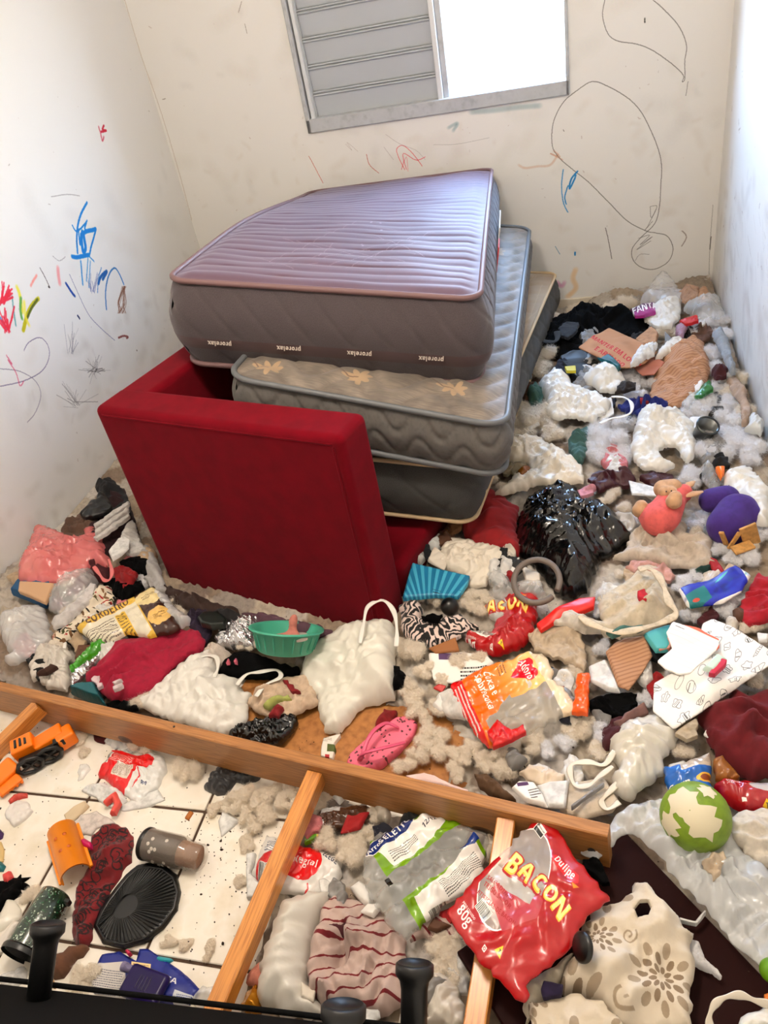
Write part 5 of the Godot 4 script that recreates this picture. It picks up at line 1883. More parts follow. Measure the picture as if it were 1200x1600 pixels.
# ------------------------------------------------------------------ spread things
func spread_things():
	var P: Material = M.paper
	var bagf := {"th": 0.035, "fold": 0.028, "fs": 9.0, "lift": 0.03}
	var clo := {"k": "cloth", "th": 0.022, "fold": 0.03, "fs": 9.0, "lift": 0.02}
	var pap := {"k": "paper", "th": 0.003, "rim": 0.004, "fold": 0.012, "fs": 7.0, "lift": 0.035, "skirt": 0.004}
	var O := func(a: Dictionary, b := {}) -> Dictionary:
		var d := a.duplicate(); d.merge(b, true); return d
	# ---- heap between left wall and sofa
	lay("clothing_heap", "dark maroon garment with white stripes between wall and sofa", "garment", cloth(Color(0.16, 0.05, 0.07)), "v4", [380, 300, 440, 230, 520, 100, 580, 70, 640, 240, 660, 330, 560, 350, 450, 380], O.call(clo, {"th": 0.05}))
	for k in 3:
		var y := 190.0 + k * 30
		var s := lay("white_stripe_band", "white elastic band %s on the maroon garment" % ["nearest the wall", "in the middle", "nearest the sofa"][k], "band", cloth(Color(0.80, 0.78, 0.76)), "v4", [440, y + 50, 520, y - 10, 600, y - 62, 606, y - 50, 530, y + 6, 448, y + 62], {"k": "cloth", "th": 0.006, "fold": 0.004, "lift": 0.085})
		s.name = numbered("elastic_band")
	lay("black_shoe", "black strapped shoe lying against the left wall", "shoe", mat(Color(0.04, 0.04, 0.045), 0.35), "v4", [375, 190, 420, 150, 455, 140, 460, 110, 490, 98, 525, 150, 500, 180, 450, 195, 400, 208], {"k": "cloth", "th": 0.05, "fold": 0.012, "lift": 0.09})
	lay("white_shirt", "white crumpled shirt squeezed beside the sofa arm", "shirt", cloth(Color(0.82, 0.81, 0.79)), "v4", [570, 300, 600, 230, 625, 215, 665, 330, 690, 345, 640, 375, 590, 380], O.call(clo, {"lift": 0.05}))
	lay("insole", "white shoe insole on the clothes beside the sofa arm", "insole", P, "v4", [510, 370, 555, 305, 585, 292, 608, 310, 604, 350, 570, 385, 530, 412], O.call(pap, {"th": 0.008, "lift": 0.085}))
	lay("black_cloth", "black rag under the white insole", "cloth", M.black_cloth, "v4", [560, 420, 620, 395, 690, 400, 722, 450, 690, 475, 640, 462, 590, 470], O.call(clo, {"lift": 0.045}))
	lay("black_cloth", "black rag with white flecks below the red rag", "cloth", M.black_cloth, "v4", [480, 500, 530, 490, 600, 520, 660, 500, 672, 530, 620, 570, 585, 612, 555, 580, 500, 560], O.call(clo, {"lift": 0.035}))
	lay("red_cloth", "small bright red rag beside pink plastic bag", "cloth", cloth(Color(0.55, 0.03, 0.05)), "v4", [525, 450, 560, 432, 610, 440, 645, 470, 625, 510, 580, 545, 545, 505], O.call(clo, {"lift": 0.05}))
	var pb := lay("pink_plastic_bag", "translucent pink carrier bag leaning on the left wall", "bag", M.pink_film, "v4", [165, 258, 200, 245, 260, 268, 330, 298, 395, 292, 405, 262, 440, 255, 475, 275, 487, 340, 490, 372, 515, 395, 500, 430, 440, 430, 400, 455, 350, 480, 280, 512, 180, 527, 85, 497, 100, 430, 140, 345], O.call(bagf, {"th": 0.05, "lift": 0.05, "fs": 7.0, "fold": 0.035}))
	strap(pb, "handle", M.pink_film, "v4", [440, 435, 465, 470, 490, 500, 515, 495, 525, 460, 510, 400], 0.075, 0.007)
	var bx := lay("shoe_box", "flattened blue box with tan inside under the pink bag", "box", mat(Color(0.10, 0.30, 0.46), 0.8), "v4", [55, 560, 85, 500, 262, 512, 215, 625], {"k": "paper", "th": 0.03, "rim": 0.006, "fold": 0.004, "lift": 0.03})
	patch(bx, "inner_face", mat(Color(0.75, 0.60, 0.46), 0.9), "v4", [85, 552, 92, 505, 255, 515, 213, 606], {"k": "paper", "th": 0.004, "rim": 0.004, "fold": 0.003, "lift": 0.064})
	lay("purple_cloth", "mauve rag inside a clear bag by left wall", "cloth", cloth(Color(0.45, 0.28, 0.34)), "v4", [250, 580, 300, 510, 370, 480, 420, 480, 400, 560, 350, 615, 290, 650, 240, 630], O.call(clo, {"lift": 0.02, "th": 0.04}))
	lay("clear_bag", "clear plastic bag over the mauve rag", "bag", M.clear, "v4", [225, 640, 245, 560, 290, 498, 370, 465, 440, 450, 452, 512, 400, 580, 350, 625, 300, 675], O.call(bagf, {"th": 0.06, "lift": 0.04}))
	lay("white_strap", "long white fabric strap between clear bag and leaf cloth", "strap", cloth(Color(0.80, 0.78, 0.77)), "v4", [425, 508, 452, 518, 425, 590, 365, 650, 310, 705, 250, 725, 240, 702, 300, 650, 350, 600, 400, 545], O.call(clo, {"th": 0.014, "fold": 0.012, "lift": 0.055}))
	lay("leaf_print_cloth", "cream cloth with leaf print beside the pet food pouch", "cloth", M.leaves, "v4", [250, 800, 250, 755, 330, 700, 390, 640, 430, 580, 470, 525, 520, 530, 538, 575, 500, 625, 440, 665, 390, 705, 345, 760], O.call(clo, {"lift": 0.045}))
	lay("pet_food_pouch", "brown and yellow pet food pouch lying by the sofa arm", "pouch", M.pet, "v4", [350, 715, 480, 650, 595, 595, 720, 525, 765, 600, 842, 715, 800, 742, 700, 760, 590, 745, 530, 785, 430, 780], {"k": "foil", "th": 0.012, "fold": 0.014, "fs": 8.0, "lift": 0.06, "frame": frame("v4", [350, 705, 735, 520, 440, 900])})
	lay("clear_film", "crumpled clear film at the edge of pet food pouch", "film", M.milky, "v4", [720, 550, 770, 560, 830, 640, 900, 690, 850, 720, 800, 690, 740, 620], O.call(bagf, {"lift": 0.05}))
	lay("magenta_sweater", "magenta sports top with white cuff stripes", "garment", cloth(Color(0.62, 0.01, 0.18)), "v4", [465, 900, 530, 830, 560, 800, 700, 765, 850, 728, 930, 742, 966, 785, 950, 832, 880, 850, 810, 895, 765, 955, 715, 1000, 615, 1062, 520, 1055, 470, 1015, 400, 975, 430, 930], O.call(clo, {"th": 0.05, "fold": 0.035, "fs": 6.0, "lift": 0.03, "cell": 0.0065}))
	var cuffs := [[[525, 975, 560, 962, 575, 968, 530, 990]], [[528, 1000, 565, 985, 575, 993, 535, 1012]]]
	var sw := get_node("magenta_sweater")
	for c in cuffs: patch(sw, "cuff_stripe", cloth(Color(0.85, 0.78, 0.78)), "v4", c[0], {"k": "cloth", "th": 0.004, "fold": 0.003, "lift": 0.085})
	patch(sw, "hem_stripe", cloth(Color(0.85, 0.76, 0.78)), "v4", [425, 960, 470, 930, 478, 990, 462, 1000], {"k": "cloth", "th": 0.006, "fold": 0.004, "lift": 0.05})
	lay("clear_bag", "large clear crumpled bag in the corner by left wall and rail", "bag", M.milky, "v4", [20, 665, 120, 632, 195, 618, 225, 680, 242, 780, 190, 820, 120, 870, 40, 895, 20, 880, 60, 850, 20, 800, 0, 720], O.call(bagf, {"th": 0.06, "lift": 0.03}))
	lay("crumpled_tissue", "crumpled white tissue with brown stain near the rail", "tissue", bag(Color(0.82, 0.79, 0.75)), "v4", [140, 905, 205, 808, 290, 812, 342, 850, 312, 900, 332, 960, 312, 1015, 220, 1003, 180, 962, 145, 970], O.call(bagf, {"th": 0.04, "lift": 0.025, "fs": 14.0}))
	patch(get_node("crumpled_tissue"), "brown_leaf", cloth(Color(0.25, 0.14, 0.09)), "v4", [170, 940, 240, 890, 270, 905, 220, 935], {"k": "foil", "th": 0.012, "fold": 0.01, "lift": 0.065})
	lay("green_wrapper", "shiny lime green sweet wrapper by the magenta top", "wrapper", mat(Color(0.20, 0.55, 0.05), 0.25, {"coat": 0.4}), "v4", [325, 915, 390, 850, 430, 800, 490, 775, 495, 800, 440, 850, 390, 890, 335, 935], {"k": "foil", "th": 0.02, "fold": 0.02, "lift": 0.05})
	lay("silver_foil", "crumpled silver foil beside the lime green wrapper", "foil", M.foil, "v4", [335, 1010, 335, 940, 400, 890, 500, 815, 480, 850, 435, 900, 425, 930, 375, 965], {"k": "foil", "th": 0.025, "fold": 0.03, "fs": 14.0, "lift": 0.035})
	lay("teal_tray", "teal plastic tray corner against the bed rail", "tray", mat(Color(0.02, 0.33, 0.36), 0.45), "v4", [330, 1025, 380, 1008, 460, 1006, 497, 1085, 420, 1065], {"k": "paper", "th": 0.04, "rim": 0.006, "fold": 0.002, "lift": 0.02})
	lay("black_cloth", "black rag below the magenta top at bed rail", "cloth", M.black_cloth, "v4", [490, 1080, 560, 1060, 640, 1065, 650, 1100, 600, 1115, 520, 1095], O.call(clo, {"lift": 0.02}))
	lay("purple_cloth", "dark purple rag at the foot of the sofa arm", "cloth", cloth(Color(0.12, 0.05, 0.16)), "v8", [40, 190, 70, 150, 130, 150, 170, 200, 150, 300, 120, 330, 60, 260], O.call(clo, {"lift": 0.03}))
	lay("dark_green_lid", "dark green plastic lid beside purple rag", "lid", mat(Color(0.03, 0.08, 0.06), 0.4), "v8", [90, 205, 120, 175, 190, 175, 235, 215, 225, 245, 160, 255, 110, 240], {"k": "paper", "th": 0.014, "rim": 0.008, "fold": 0.002, "lift": 0.07})
	lay("checked_rag", "black rag with white dots under the sofa edge", "cloth", cloth(Color(0.10, 0.09, 0.10)), "v8", [150, 170, 240, 165, 300, 190, 290, 225, 240, 215, 190, 190], O.call(clo, {"lift": 0.05}))
	lay("crumpled_foil", "ball of crumpled aluminium foil beside the basin", "foil", M.foil, "v8", [178, 310, 200, 270, 260, 225, 340, 200, 400, 215, 370, 300, 370, 350, 260, 352, 190, 340], {"k": "foil", "th": 0.04, "fold": 0.035, "fs": 16.0, "lift": 0.03})
	lay("white_cloth", "white rag lying between magenta top and black cap", "cloth", cloth(Color(0.78, 0.73, 0.68)), "v8", [110, 380, 150, 330, 220, 360, 260, 390, 200, 460, 180, 500, 160, 420], O.call(clo, {"lift": 0.015}))
	var cap := lay("cloth_hat", "black cloth hat with small pink bows beside basin", "hat", M.black_cloth, "v8", [190, 480, 220, 410, 270, 378, 330, 370, 420, 400, 520, 440, 600, 455, 590, 480, 500, 500, 300, 495], O.call(clo, {"th": 0.04, "fold": 0.008, "lift": 0.02}))
	for q in [[225, 420], [265, 415]]:
		patch(cap, "pink_bow", cloth(Color(0.85, 0.4, 0.48)), "v8", [q[0], q[1] + 6, q[0] + 14, q[1] - 12, q[0] + 26, q[1] - 6, q[0] + 20, q[1] + 10], {"k": "cloth", "th": 0.004, "lift": 0.055, "fold": 0.002})
	var wbag := lay("white_carrier_bag", "white carrier bag lying flat behind the bed rail", "bag", M.white_bag, "o", [213, 1100, 240, 1075, 270, 1052, 300, 1028, 330, 1018, 341, 1030, 337, 1055, 362, 1062, 380, 1060, 372, 1075, 395, 1085, 385, 1098, 390, 1114, 375, 1137, 350, 1147, 290, 1132, 240, 1116], O.call(bagf, {"th": 0.04, "fold": 0.035, "fs": 6.0, "lift": 0.02, "cell": 0.0065}))
	strap(wbag, "handle", M.white_bag, "o", [370, 1070, 385, 1054, 405, 1050, 432, 1047, 438, 1058, 415, 1070, 400, 1088], 0.06, 0.007)
	strap(wbag, "handle", M.white_bag, "o", [300, 1035, 318, 1025, 338, 1027, 340, 1045, 334, 1058], 0.055, 0.007)
	var cg := lay("cream_garment", "cream child's garment with red and lime trim", "garment", cloth(Color(0.80, 0.70, 0.60)), "o", [385, 1100, 405, 1078, 430, 1070, 450, 1058, 478, 1056, 494, 1078, 497, 1100, 470, 1112, 450, 1122, 420, 1120], O.call(clo, {"lift": 0.022}))
	patch(cg, "lime_trim", cloth(Color(0.66, 0.68, 0.36)), "v8", [410, 640, 480, 590, 540, 585, 555, 605, 500, 610, 430, 660], {"k": "cloth", "th": 0.01, "lift": 0.045})
	patch(cg, "red_trim", cloth(Color(0.5, 0.02, 0.05)), "v8", [440, 690, 490, 630, 510, 650, 490, 690], {"k": "cloth", "th": 0.008, "lift": 0.045})
	patch(cg, "red_trim", cloth(Color(0.5, 0.02, 0.05)), "v8", [505, 515, 530, 520, 590, 560, 595, 575, 560, 570], {"k": "cloth", "th": 0.008, "lift": 0.05})
	lay("small_black_bag", "black plastic bag crumpled against the bed rail", "bag", M.bin_bag, "o", [355, 1152, 372, 1132, 400, 1127, 430, 1122, 458, 1116, 466, 1128, 455, 1148, 428, 1166, 395, 1162], O.call(bagf, {"th": 0.03, "fs": 18.0, "lift": 0.015}))
	var tb := lay("standing_white_bag", "plump white carrier bag standing in front of the red sofa", "bag", bag(Color(0.90, 0.89, 0.84)), "o", [468, 1052, 476, 1028, 500, 1003, 530, 985, 560, 973, 592, 974, 616, 978, 620, 1010, 618, 1050, 617, 1090, 590, 1098, 570, 1102, 545, 1128, 528, 1146, 510, 1142, 498, 1112, 495, 1090, 474, 1074], O.call(bagf, {"th": 0.10, "rim": 0.10, "fold": 0.03, "fs": 5.0, "lift": 0.01, "cell": 0.006}))
	strap(tb, "handle", M.white_bag, "o", [562, 1005, 568, 975, 575, 948, 598, 938, 615, 955, 620, 985, 619, 1010], 0.09, 0.007, 0.02)
	lay("black_cloth", "black rag behind the standing white bag", "cloth", M.black_cloth, "v8", [1055, 440, 1090, 445, 1115, 490, 1100, 550, 1060, 560], O.call(clo, {"th": 0.03, "lift": 0.03}))
	lay("paper_tag", "small green and white paper tag on the hardboard", "tag", print_mat(tag_image(), 0.6), "v8", [700, 860, 712, 800, 790, 778, 796, 785, 765, 825, 772, 852, 757, 902, 700, 888], {"k": "paper", "th": 0.002, "rim": 0.003, "fold": 0.006, "y": 0.018, "frame": frame("v8", [700, 780, 790, 790, 690, 900])})
	lay("red_cloth", "folded red cloth beside the pink flip-flop", "cloth", cloth(Color(0.50, 0.01, 0.04)), "v8", [962, 745, 1010, 655, 1072, 665, 1070, 690, 1040, 745], O.call(clo, {"th": 0.012, "fold": 0.006, "lift": 0.01}))
	lay("brown_rag", "dark brown rag along the foot of the red sofa arm", "cloth", cloth(Color(0.20, 0.12, 0.09)), "o", [255, 915, 285, 925, 330, 940, 375, 955, 372, 968, 330, 962, 290, 950, 262, 940], O.call(clo, {"lift": 0.03}))
	lay("mauve_rag", "dusty mauve rag along the sofa arm behind the basin", "cloth", cloth(Color(0.34, 0.22, 0.27)), "o", [372, 955, 420, 962, 470, 975, 520, 985, 515, 998, 460, 990, 400, 978], O.call(clo, {"lift": 0.03}))
	lay("grey_shirt", "pale grey shirt tucked beside the lower sofa edge", "shirt", cloth(Color(0.66, 0.65, 0.64)), "o", [210, 860, 232, 850, 250, 890, 262, 922, 245, 930, 225, 905], O.call(clo, {"lift": 0.035}))
	lay("checked_scarf", "black and grey scarf between left wall and sofa", "scarf", cloth(Color(0.10, 0.10, 0.11)), "o", [150, 760, 172, 745, 196, 770, 205, 800, 190, 810, 160, 790], O.call(clo, {"lift": 0.05}))
	lay("brown_towel", "brown towel against the left wall foot", "towel", cloth(Color(0.38, 0.28, 0.22)), "o", [95, 830, 125, 800, 150, 800, 160, 830, 130, 850, 105, 850], O.call(clo, {"lift": 0.04}))
	# ---- middle: zebra, chicken packet
	lay("zebra_plush", "zebra striped plush toy lying flat", "plush toy", M.zebra, "o", [624, 945, 648, 938, 659, 948, 657, 972, 690, 968, 720, 961, 737, 972, 748, 979, 735, 985, 722, 992, 700, 1002, 680, 1012, 655, 1010, 640, 1002, 630, 985], {"k": "cloth", "th": 0.05, "fold": 0.02, "fs": 10.0, "lift": 0.02})
	lay("dark_strap", "black rag strip across the zebra plush", "cloth", M.black_cloth, "v6", [150, 1050, 260, 1058, 300, 1050, 260, 1080, 180, 1080], O.call(clo, {"lift": 0.07, "th": 0.01}))
	lay("blue_booklet", "turquoise booklet with ray pattern beside the sofa", "booklet", M.booklet, "v6", [95, 720, 457, 800, 440, 850, 382, 930, 240, 922, 35, 942], {"k": "paper", "th": 0.006, "rim": 0.004, "fold": 0.004, "fs": 3.0, "lift": 0.05, "frame": frame("v6", [95, 720, 470, 800, 25, 940])})
	lay("white_bag_knotted", "white knotted plastic bag above the turquoise booklet", "bag", M.cream_bag, "v6", [248, 690, 310, 570, 400, 568, 440, 575, 560, 608, 650, 638, 686, 690, 600, 760, 555, 855, 460, 872, 430, 800, 350, 770, 270, 735], O.call(bagf, {"th": 0.05, "lift": 0.02, "fs": 9.0}))
	lay("grey_film", "grey film scrap behind the white knotted bag", "film", M.grey_bag, "v6", [195, 620, 240, 560, 310, 545, 350, 565, 300, 580, 240, 650], O.call(bagf, {"th": 0.025, "lift": 0.02}))
	lay("dark_blue_cloth", "dark navy rag tucked by the sofa seat", "cloth", cloth(Color(0.04, 0.05, 0.08)), "v6", [155, 625, 200, 615, 240, 670, 210, 715, 180, 690], O.call(clo, {"lift": 0.03}))
	lay("grey_sock", "white and grey sock against the sofa seat", "sock", cloth(Color(0.72, 0.71, 0.69)), "v6", [100, 690, 130, 640, 160, 640, 180, 690, 150, 715, 105, 720], O.call(clo, {"lift": 0.03, "th": 0.03}))
	lay("red_velvet_cloth", "bright red velvet cloth spilling from under the mattresses", "cloth", mat(Color(0.56, 0.01, 0.04), 0.85, {"rim": 0.4, "tex": T.mottle, "tri": 4.0}), "v6", [385, 345, 430, 290, 470, 240, 530, 222, 600, 265, 662, 300, 700, 350, 765, 370, 750, 440, 742, 530, 772, 590, 765, 672, 680, 660, 600, 640, 480, 590, 420, 545, 400, 450], O.call(clo, {"th": 0.06, "fold": 0.035, "fs": 6.0, "dir": 20, "stretch": 0.5, "lift": 0.02, "cell": 0.0065}))
	lay("red_cloth", "red rag tip between the knotted bag and grey ring", "cloth", cloth(Color(0.56, 0.02, 0.04)), "v6", [640, 750, 690, 705, 745, 800, 720, 842, 680, 815], O.call(clo, {"lift": 0.03}))
	lay("brown_paper", "torn brown paper under the mattress corner", "paper", mat(Color(0.45, 0.29, 0.15), 0.8), "v6", [290, 530, 340, 460, 390, 398, 437, 420, 400, 500, 345, 545], {"k": "foil", "th": 0.03, "fold": 0.03, "fs": 14.0, "lift": 0.04})
	lay("bin_bag", "large black rubbish bag lying beside the red velvet cloth", "rubbish bag", M.bin_bag, "o", [806, 835, 812, 805, 826, 778, 860, 758, 880, 756, 898, 764, 912, 785, 945, 800, 966, 822, 988, 841, 960, 862, 940, 872, 930, 895, 915, 922, 895, 937, 868, 926, 850, 900, 830, 882, 812, 866], O.call(bagf, {"th": 0.12, "rim": 0.12, "fold": 0.045, "fs": 7.0, "lift": 0.01, "cell": 0.006}))
	lay("dark_grey_cloth", "dark grey rag under the black rubbish bag", "cloth", cloth(Color(0.18, 0.18, 0.18)), "v6", [690, 690, 760, 680, 805, 745, 745, 792], O.call(clo, {"lift": 0.03}))
	lay("clear_bag", "clear crumpled bag beside the grey ring", "bag", M.clear, "v6", [570, 810, 640, 750, 680, 800, 730, 860, 740, 905, 660, 940, 595, 925], O.call(bagf, {"th": 0.045, "lift": 0.03, "fs": 14.0}))
	lay("clear_film", "clear film lying inside the grey ring", "film", M.clear, "v6", [740, 860, 830, 835, 905, 830, 930, 910, 850, 920, 760, 905], O.call(bagf, {"th": 0.02, "lift": 0.04}))
	lay("bacon_snack_bag", "crumpled red bacon snack bag beside the zebra plush", "snack bag", M.bacon, "o", [756, 948, 780, 938, 805, 931, 832, 927, 841, 940, 838, 965, 835, 990, 815, 1010, 775, 1026, 745, 1016, 727, 1001, 735, 990, 772, 988, 774, 968], {"k": "bag", "th": 0.05, "fold": 0.035, "fs": 9.0, "lift": 0.02, "frame": frame("o", [750, 905, 855, 935, 715, 1010])})
	lay("chicken_packet", "orange and red chicken packet with red heart, torn open", "packet", M.adoro, "b1", [385, 420, 480, 370, 590, 318, 720, 270, 850, 222, 945, 245, 985, 310, 985, 380, 1060, 450, 1150, 540, 1140, 565, 1060, 585, 1030, 592, 940, 640, 830, 690, 740, 720, 640, 780, 560, 740, 470, 580], {"k": "bag", "th": 0.01, "fold": 0.018, "fs": 5.0, "lift": 0.045, "cell": 0.005, "frame": frame("b1", [905, 215, 1130, 610, 375, 405])})
	patch(get_node("chicken_packet"), "torn_flap", mat(Color(0.80, 0.03, 0.05), 0.3, {"coat": 0.3}), "b1", [608, 690, 665, 615, 745, 675, 815, 645, 835, 690, 740, 735, 640, 780], {"k": "foil", "th": 0.006, "fold": 0.014, "lift": 0.075})
	lay("drawing_paper", "white paper with small drawings partly under stuffing", "paper", M.notice, "b1", [262, 232, 350, 224, 440, 220, 600, 238, 645, 285, 590, 322, 480, 372, 400, 402, 290, 382, 270, 300], O.call(pap, {"lift": 0.02, "frame": frame("b1", [262, 225, 650, 225, 262, 410])}))
	lay("hardboard_scrap", "small brown hardboard scrap below the zebra plush", "scrap", mat(Color(0.58, 0.36, 0.18), 0.7), "b1", [262, 200, 420, 135, 442, 215, 300, 226], O.call(pap, {"th": 0.006, "fold": 0.0, "lift": 0.03}))
	lay("red_scrap", "small red plastic scrap left of orange chicken packet", "scrap", mat(Color(0.70, 0.08, 0.05), 0.4), "b1", [288, 430, 320, 408, 365, 420, 340, 455], O.call(pap, {"lift": 0.03}))
	lay("pink_paper", "white and pink greeting paper along the rail", "paper", mat(Color(0.90, 0.78, 0.76), 0.8), "b1", [125, 945, 235, 930, 300, 950, 400, 1000, 495, 1030, 480, 1055, 300, 1005], O.call(pap, {"lift": 0.07}))
	lay("burnt_paper", "brown stained paper curled at the rail", "paper", mat(Color(0.34, 0.24, 0.15), 0.9), "b1", [528, 940, 610, 935, 700, 1020, 775, 1092, 640, 1062, 560, 1015], {"k": "foil", "th": 0.02, "fold": 0.03, "fs": 9.0, "lift": 0.05})
	lay("printed_card", "white card with purple bar and black print at the rail", "card", M.notice, "b1", [748, 1020, 790, 980, 880, 988, 930, 1060, 962, 1132, 830, 1102], O.call(pap, {"lift": 0.05, "frame": frame("b1", [750, 985, 900, 975, 800, 1120])}))
	lay("white_paper", "blank white paper beside the printed card", "paper", P, "b1", [885, 1012, 985, 985, 1085, 982, 1062, 1140, 960, 1132, 930, 1060], O.call(pap, {"lift": 0.045}))
	lay("rubber_glove", "pale beige latex glove below the orange packet", "glove", bag(Color(0.86, 0.78, 0.68)), "b1", [785, 920, 850, 888, 960, 898, 1060, 940, 1050, 985, 1000, 1012, 900, 1003], O.call(bagf, {"th": 0.02, "fold": 0.015, "lift": 0.04}))
	lay("beige_cloth", "beige cotton garment behind the orange chicken packet", "garment", cloth(Color(0.74, 0.66, 0.56)), "b1", [845, 120, 900, 72, 1000, 60, 1100, 60, 1150, 105, 1190, 240, 1180, 330, 1100, 300, 1020, 250, 880, 222], O.call(clo, {"th": 0.03, "fold": 0.03, "lift": 0.03}))
	lay("orange_packet", "bright orange sweet packet standing behind white bag", "packet", mat(Color(0.92, 0.34, 0.02), 0.3, {"coat": 0.3}), "o", [893, 1112, 899, 1080, 902, 1053, 921, 1052, 920, 1085, 918, 1117], {"k": "foil", "th": 0.012, "fold": 0.012, "lift": 0.055})
	# ---- right middle
	lay("plastic_sheet", "orange-red plastic sheet under the cream tote bag", "sheet", mat(Color(0.85, 0.10, 0.04), 0.4), "o", [838, 975, 870, 950, 905, 935, 930, 933, 928, 948, 900, 960, 870, 970, 845, 985], {"k": "paper", "th": 0.012, "fold": 0.01, "lift": 0.05})
	lay("folded_shirt", "white and green striped cloth folded beside the red sheet", "cloth", cloth(Color(0.82, 0.78, 0.72)), "v6", [970, 1090, 1010, 1030, 1080, 1015, 1150, 1050, 1240, 1100, 1280, 1150, 1180, 1150, 1060, 1110], O.call(clo, {"lift": 0.05}))
	var tote := lay("cream_tote", "cream canvas tote bag with strap and a red flower", "tote bag", cloth(Color(0.80, 0.74, 0.64)), "v7", [130, 940, 200, 890, 300, 850, 370, 790, 400, 740, 500, 735, 560, 830, 590, 950, 645, 1030, 560, 1100, 430, 1165, 280, 1185, 180, 1165, 90, 1110, 0, 1070, 0, 1035, 80, 1060, 170, 1100, 140, 1010], O.call(clo, {"th": 0.035, "fold": 0.03, "fs": 7.0, "lift": 0.03, "cell": 0.006}))
	strap(tote, "strap", cloth(Color(0.84, 0.77, 0.66)), "v7", [390, 760, 450, 750, 510, 790, 550, 870, 580, 960, 625, 1030, 560, 1080, 400, 1130, 250, 1150, 100, 1100, 20, 1050], 0.085, 0.011)
	patch(tote, "red_flower", cloth(Color(0.75, 0.10, 0.16)), "v7", [382, 890, 420, 882, 455, 920, 440, 955, 400, 935], {"k": "cloth", "th": 0.006, "lift": 0.09})
	patch(tote, "green_trim", cloth(Color(0.25, 0.42, 0.38)), "v7", [190, 1150, 300, 1110, 420, 1105, 420, 1130, 300, 1150, 220, 1180], {"k": "cloth", "th": 0.006, "lift": 0.08})
	lay("beige_trousers", "pale beige trousers crumpled below the pink plush toy", "trousers", cloth(Color(0.76, 0.70, 0.63)), "v7", [225, 685, 300, 640, 345, 530, 420, 480, 520, 508, 600, 500, 655, 462, 692, 485, 680, 545, 790, 560, 850, 590, 840, 680, 882, 742, 780, 755, 700, 735, 600, 735, 400, 695], O.call(clo, {"th": 0.04, "fold": 0.035, "fs": 8.0, "lift": 0.025, "cell": 0.006}))
	lay("paisley_cloth", "pale pink paisley cloth below the beige trousers", "cloth", cloth(Color(0.80, 0.60, 0.56)), "v7", [305, 755, 380, 708, 560, 728, 625, 800, 590, 835, 400, 795], O.call(clo, {"lift": 0.02}))
	lay("green_cloth", "dark green rag beside the blue painting", "cloth", cloth(Color(0.04, 0.20, 0.18)), "v7", [700, 775, 760, 750, 870, 755, 830, 790, 750, 790], O.call(clo, {"lift": 0.02}))
	lay("maroon_cloth", "maroon shiny garment below the white bag with hole", "garment", mat(Color(0.22, 0.02, 0.07), 0.5, {"rim": 0.3}), "v7", [70, 195, 120, 150, 200, 138, 340, 150, 372, 195, 330, 240, 240, 240, 150, 270], O.call(clo, {"th": 0.035, "lift": 0.03}))
	lay("maroon_cloth", "maroon rag behind the pink plush toy", "garment", mat(Color(0.22, 0.02, 0.07), 0.55, {"rim": 0.3}), "v7", [390, 195, 470, 142, 600, 165, 610, 230, 520, 245], O.call(clo, {"th": 0.03, "lift": 0.03}))
	lay("pink_rag", "pale pink rag left of the white stuffing", "cloth", cloth(Color(0.80, 0.55, 0.60)), "v7", [10, 265, 80, 230, 125, 250, 90, 290, 20, 300], O.call(clo, {"lift": 0.03}))
	lay("white_paper", "folded white paper behind the pink plush toy", "paper", P, "v7", [330, 205, 420, 225, 512, 250, 500, 300, 350, 290], O.call(pap, {"lift": 0.05}))
	lay("white_cloth", "white rag beside the black rubbish bag tip", "cloth", cloth(Color(0.82, 0.80, 0.78)), "v7", [290, 420, 370, 430, 420, 470, 340, 520, 300, 500, 240, 410], O.call(clo, {"lift": 0.025}))
	lay("white_side_bag", "white plastic bag hanging against the right wall above purple toy", "bag", M.white_bag, "v7", [918, 190, 960, 140, 1050, 118, 1110, 150, 1160, 210, 1200, 260, 1215, 400, 1200, 480, 1125, 470, 1105, 395, 1060, 345, 980, 275, 930, 235], O.call(bagf, {"th": 0.05, "lift": 0.05}))
	lay("clear_film", "shiny clear film behind the purple plush toy", "film", M.clear, "v7", [785, 120, 830, 95, 880, 160, 905, 250, 850, 275, 800, 200], O.call(bagf, {"th": 0.05, "lift": 0.04, "fs": 16.0}))
	lay("orange_bottle", "small orange plastic scrap by the white side bag", "scrap", mat(Color(0.95, 0.45, 0.02), 0.3), "v7", [872, 120, 930, 118, 928, 150, 905, 190, 885, 150], {"k": "paper", "th": 0.02, "fold": 0.004, "lift": 0.07})
	lay("blue_painting", "child's blue painting on white-bordered paper", "painting", M.painting, "v7", [640, 885, 700, 855, 820, 835, 900, 790, 992, 738, 1092, 800, 1030, 900, 920, 968, 800, 985, 720, 1002, 690, 985], O.call(pap, {"lift": 0.05, "frame": frame("v7", [620, 860, 1000, 720, 720, 1040])}))
	lay("red_fleece", "crimson fleece garment at right of the blue painting", "garment", cloth(Color(0.66, 0.03, 0.12), {"rim": 0.5}), "v7", [1010, 1060, 1050, 935, 1100, 835, 1140, 780, 1180, 810, 1240, 800, 1280, 940, 1240, 1080, 1150, 1100, 1080, 1112], O.call(clo, {"th": 0.05, "fold": 0.035, "lift": 0.03}))
	lay("red_towel", "large crimson towel heaped at right edge beside colouring sheet", "towel", cloth(Color(0.40, 0.01, 0.06), {"rim": 0.5}), "b2", [790, 590, 870, 545, 960, 512, 1000, 452, 1080, 490, 1200, 440, 1330, 470, 1350, 900, 1230, 960, 1100, 972, 980, 900, 900, 822, 840, 722], O.call(clo, {"th": 0.08, "rim": 0.09, "fold": 0.05, "fs": 6.0, "lift": 0.02, "cell": 0.0075}))
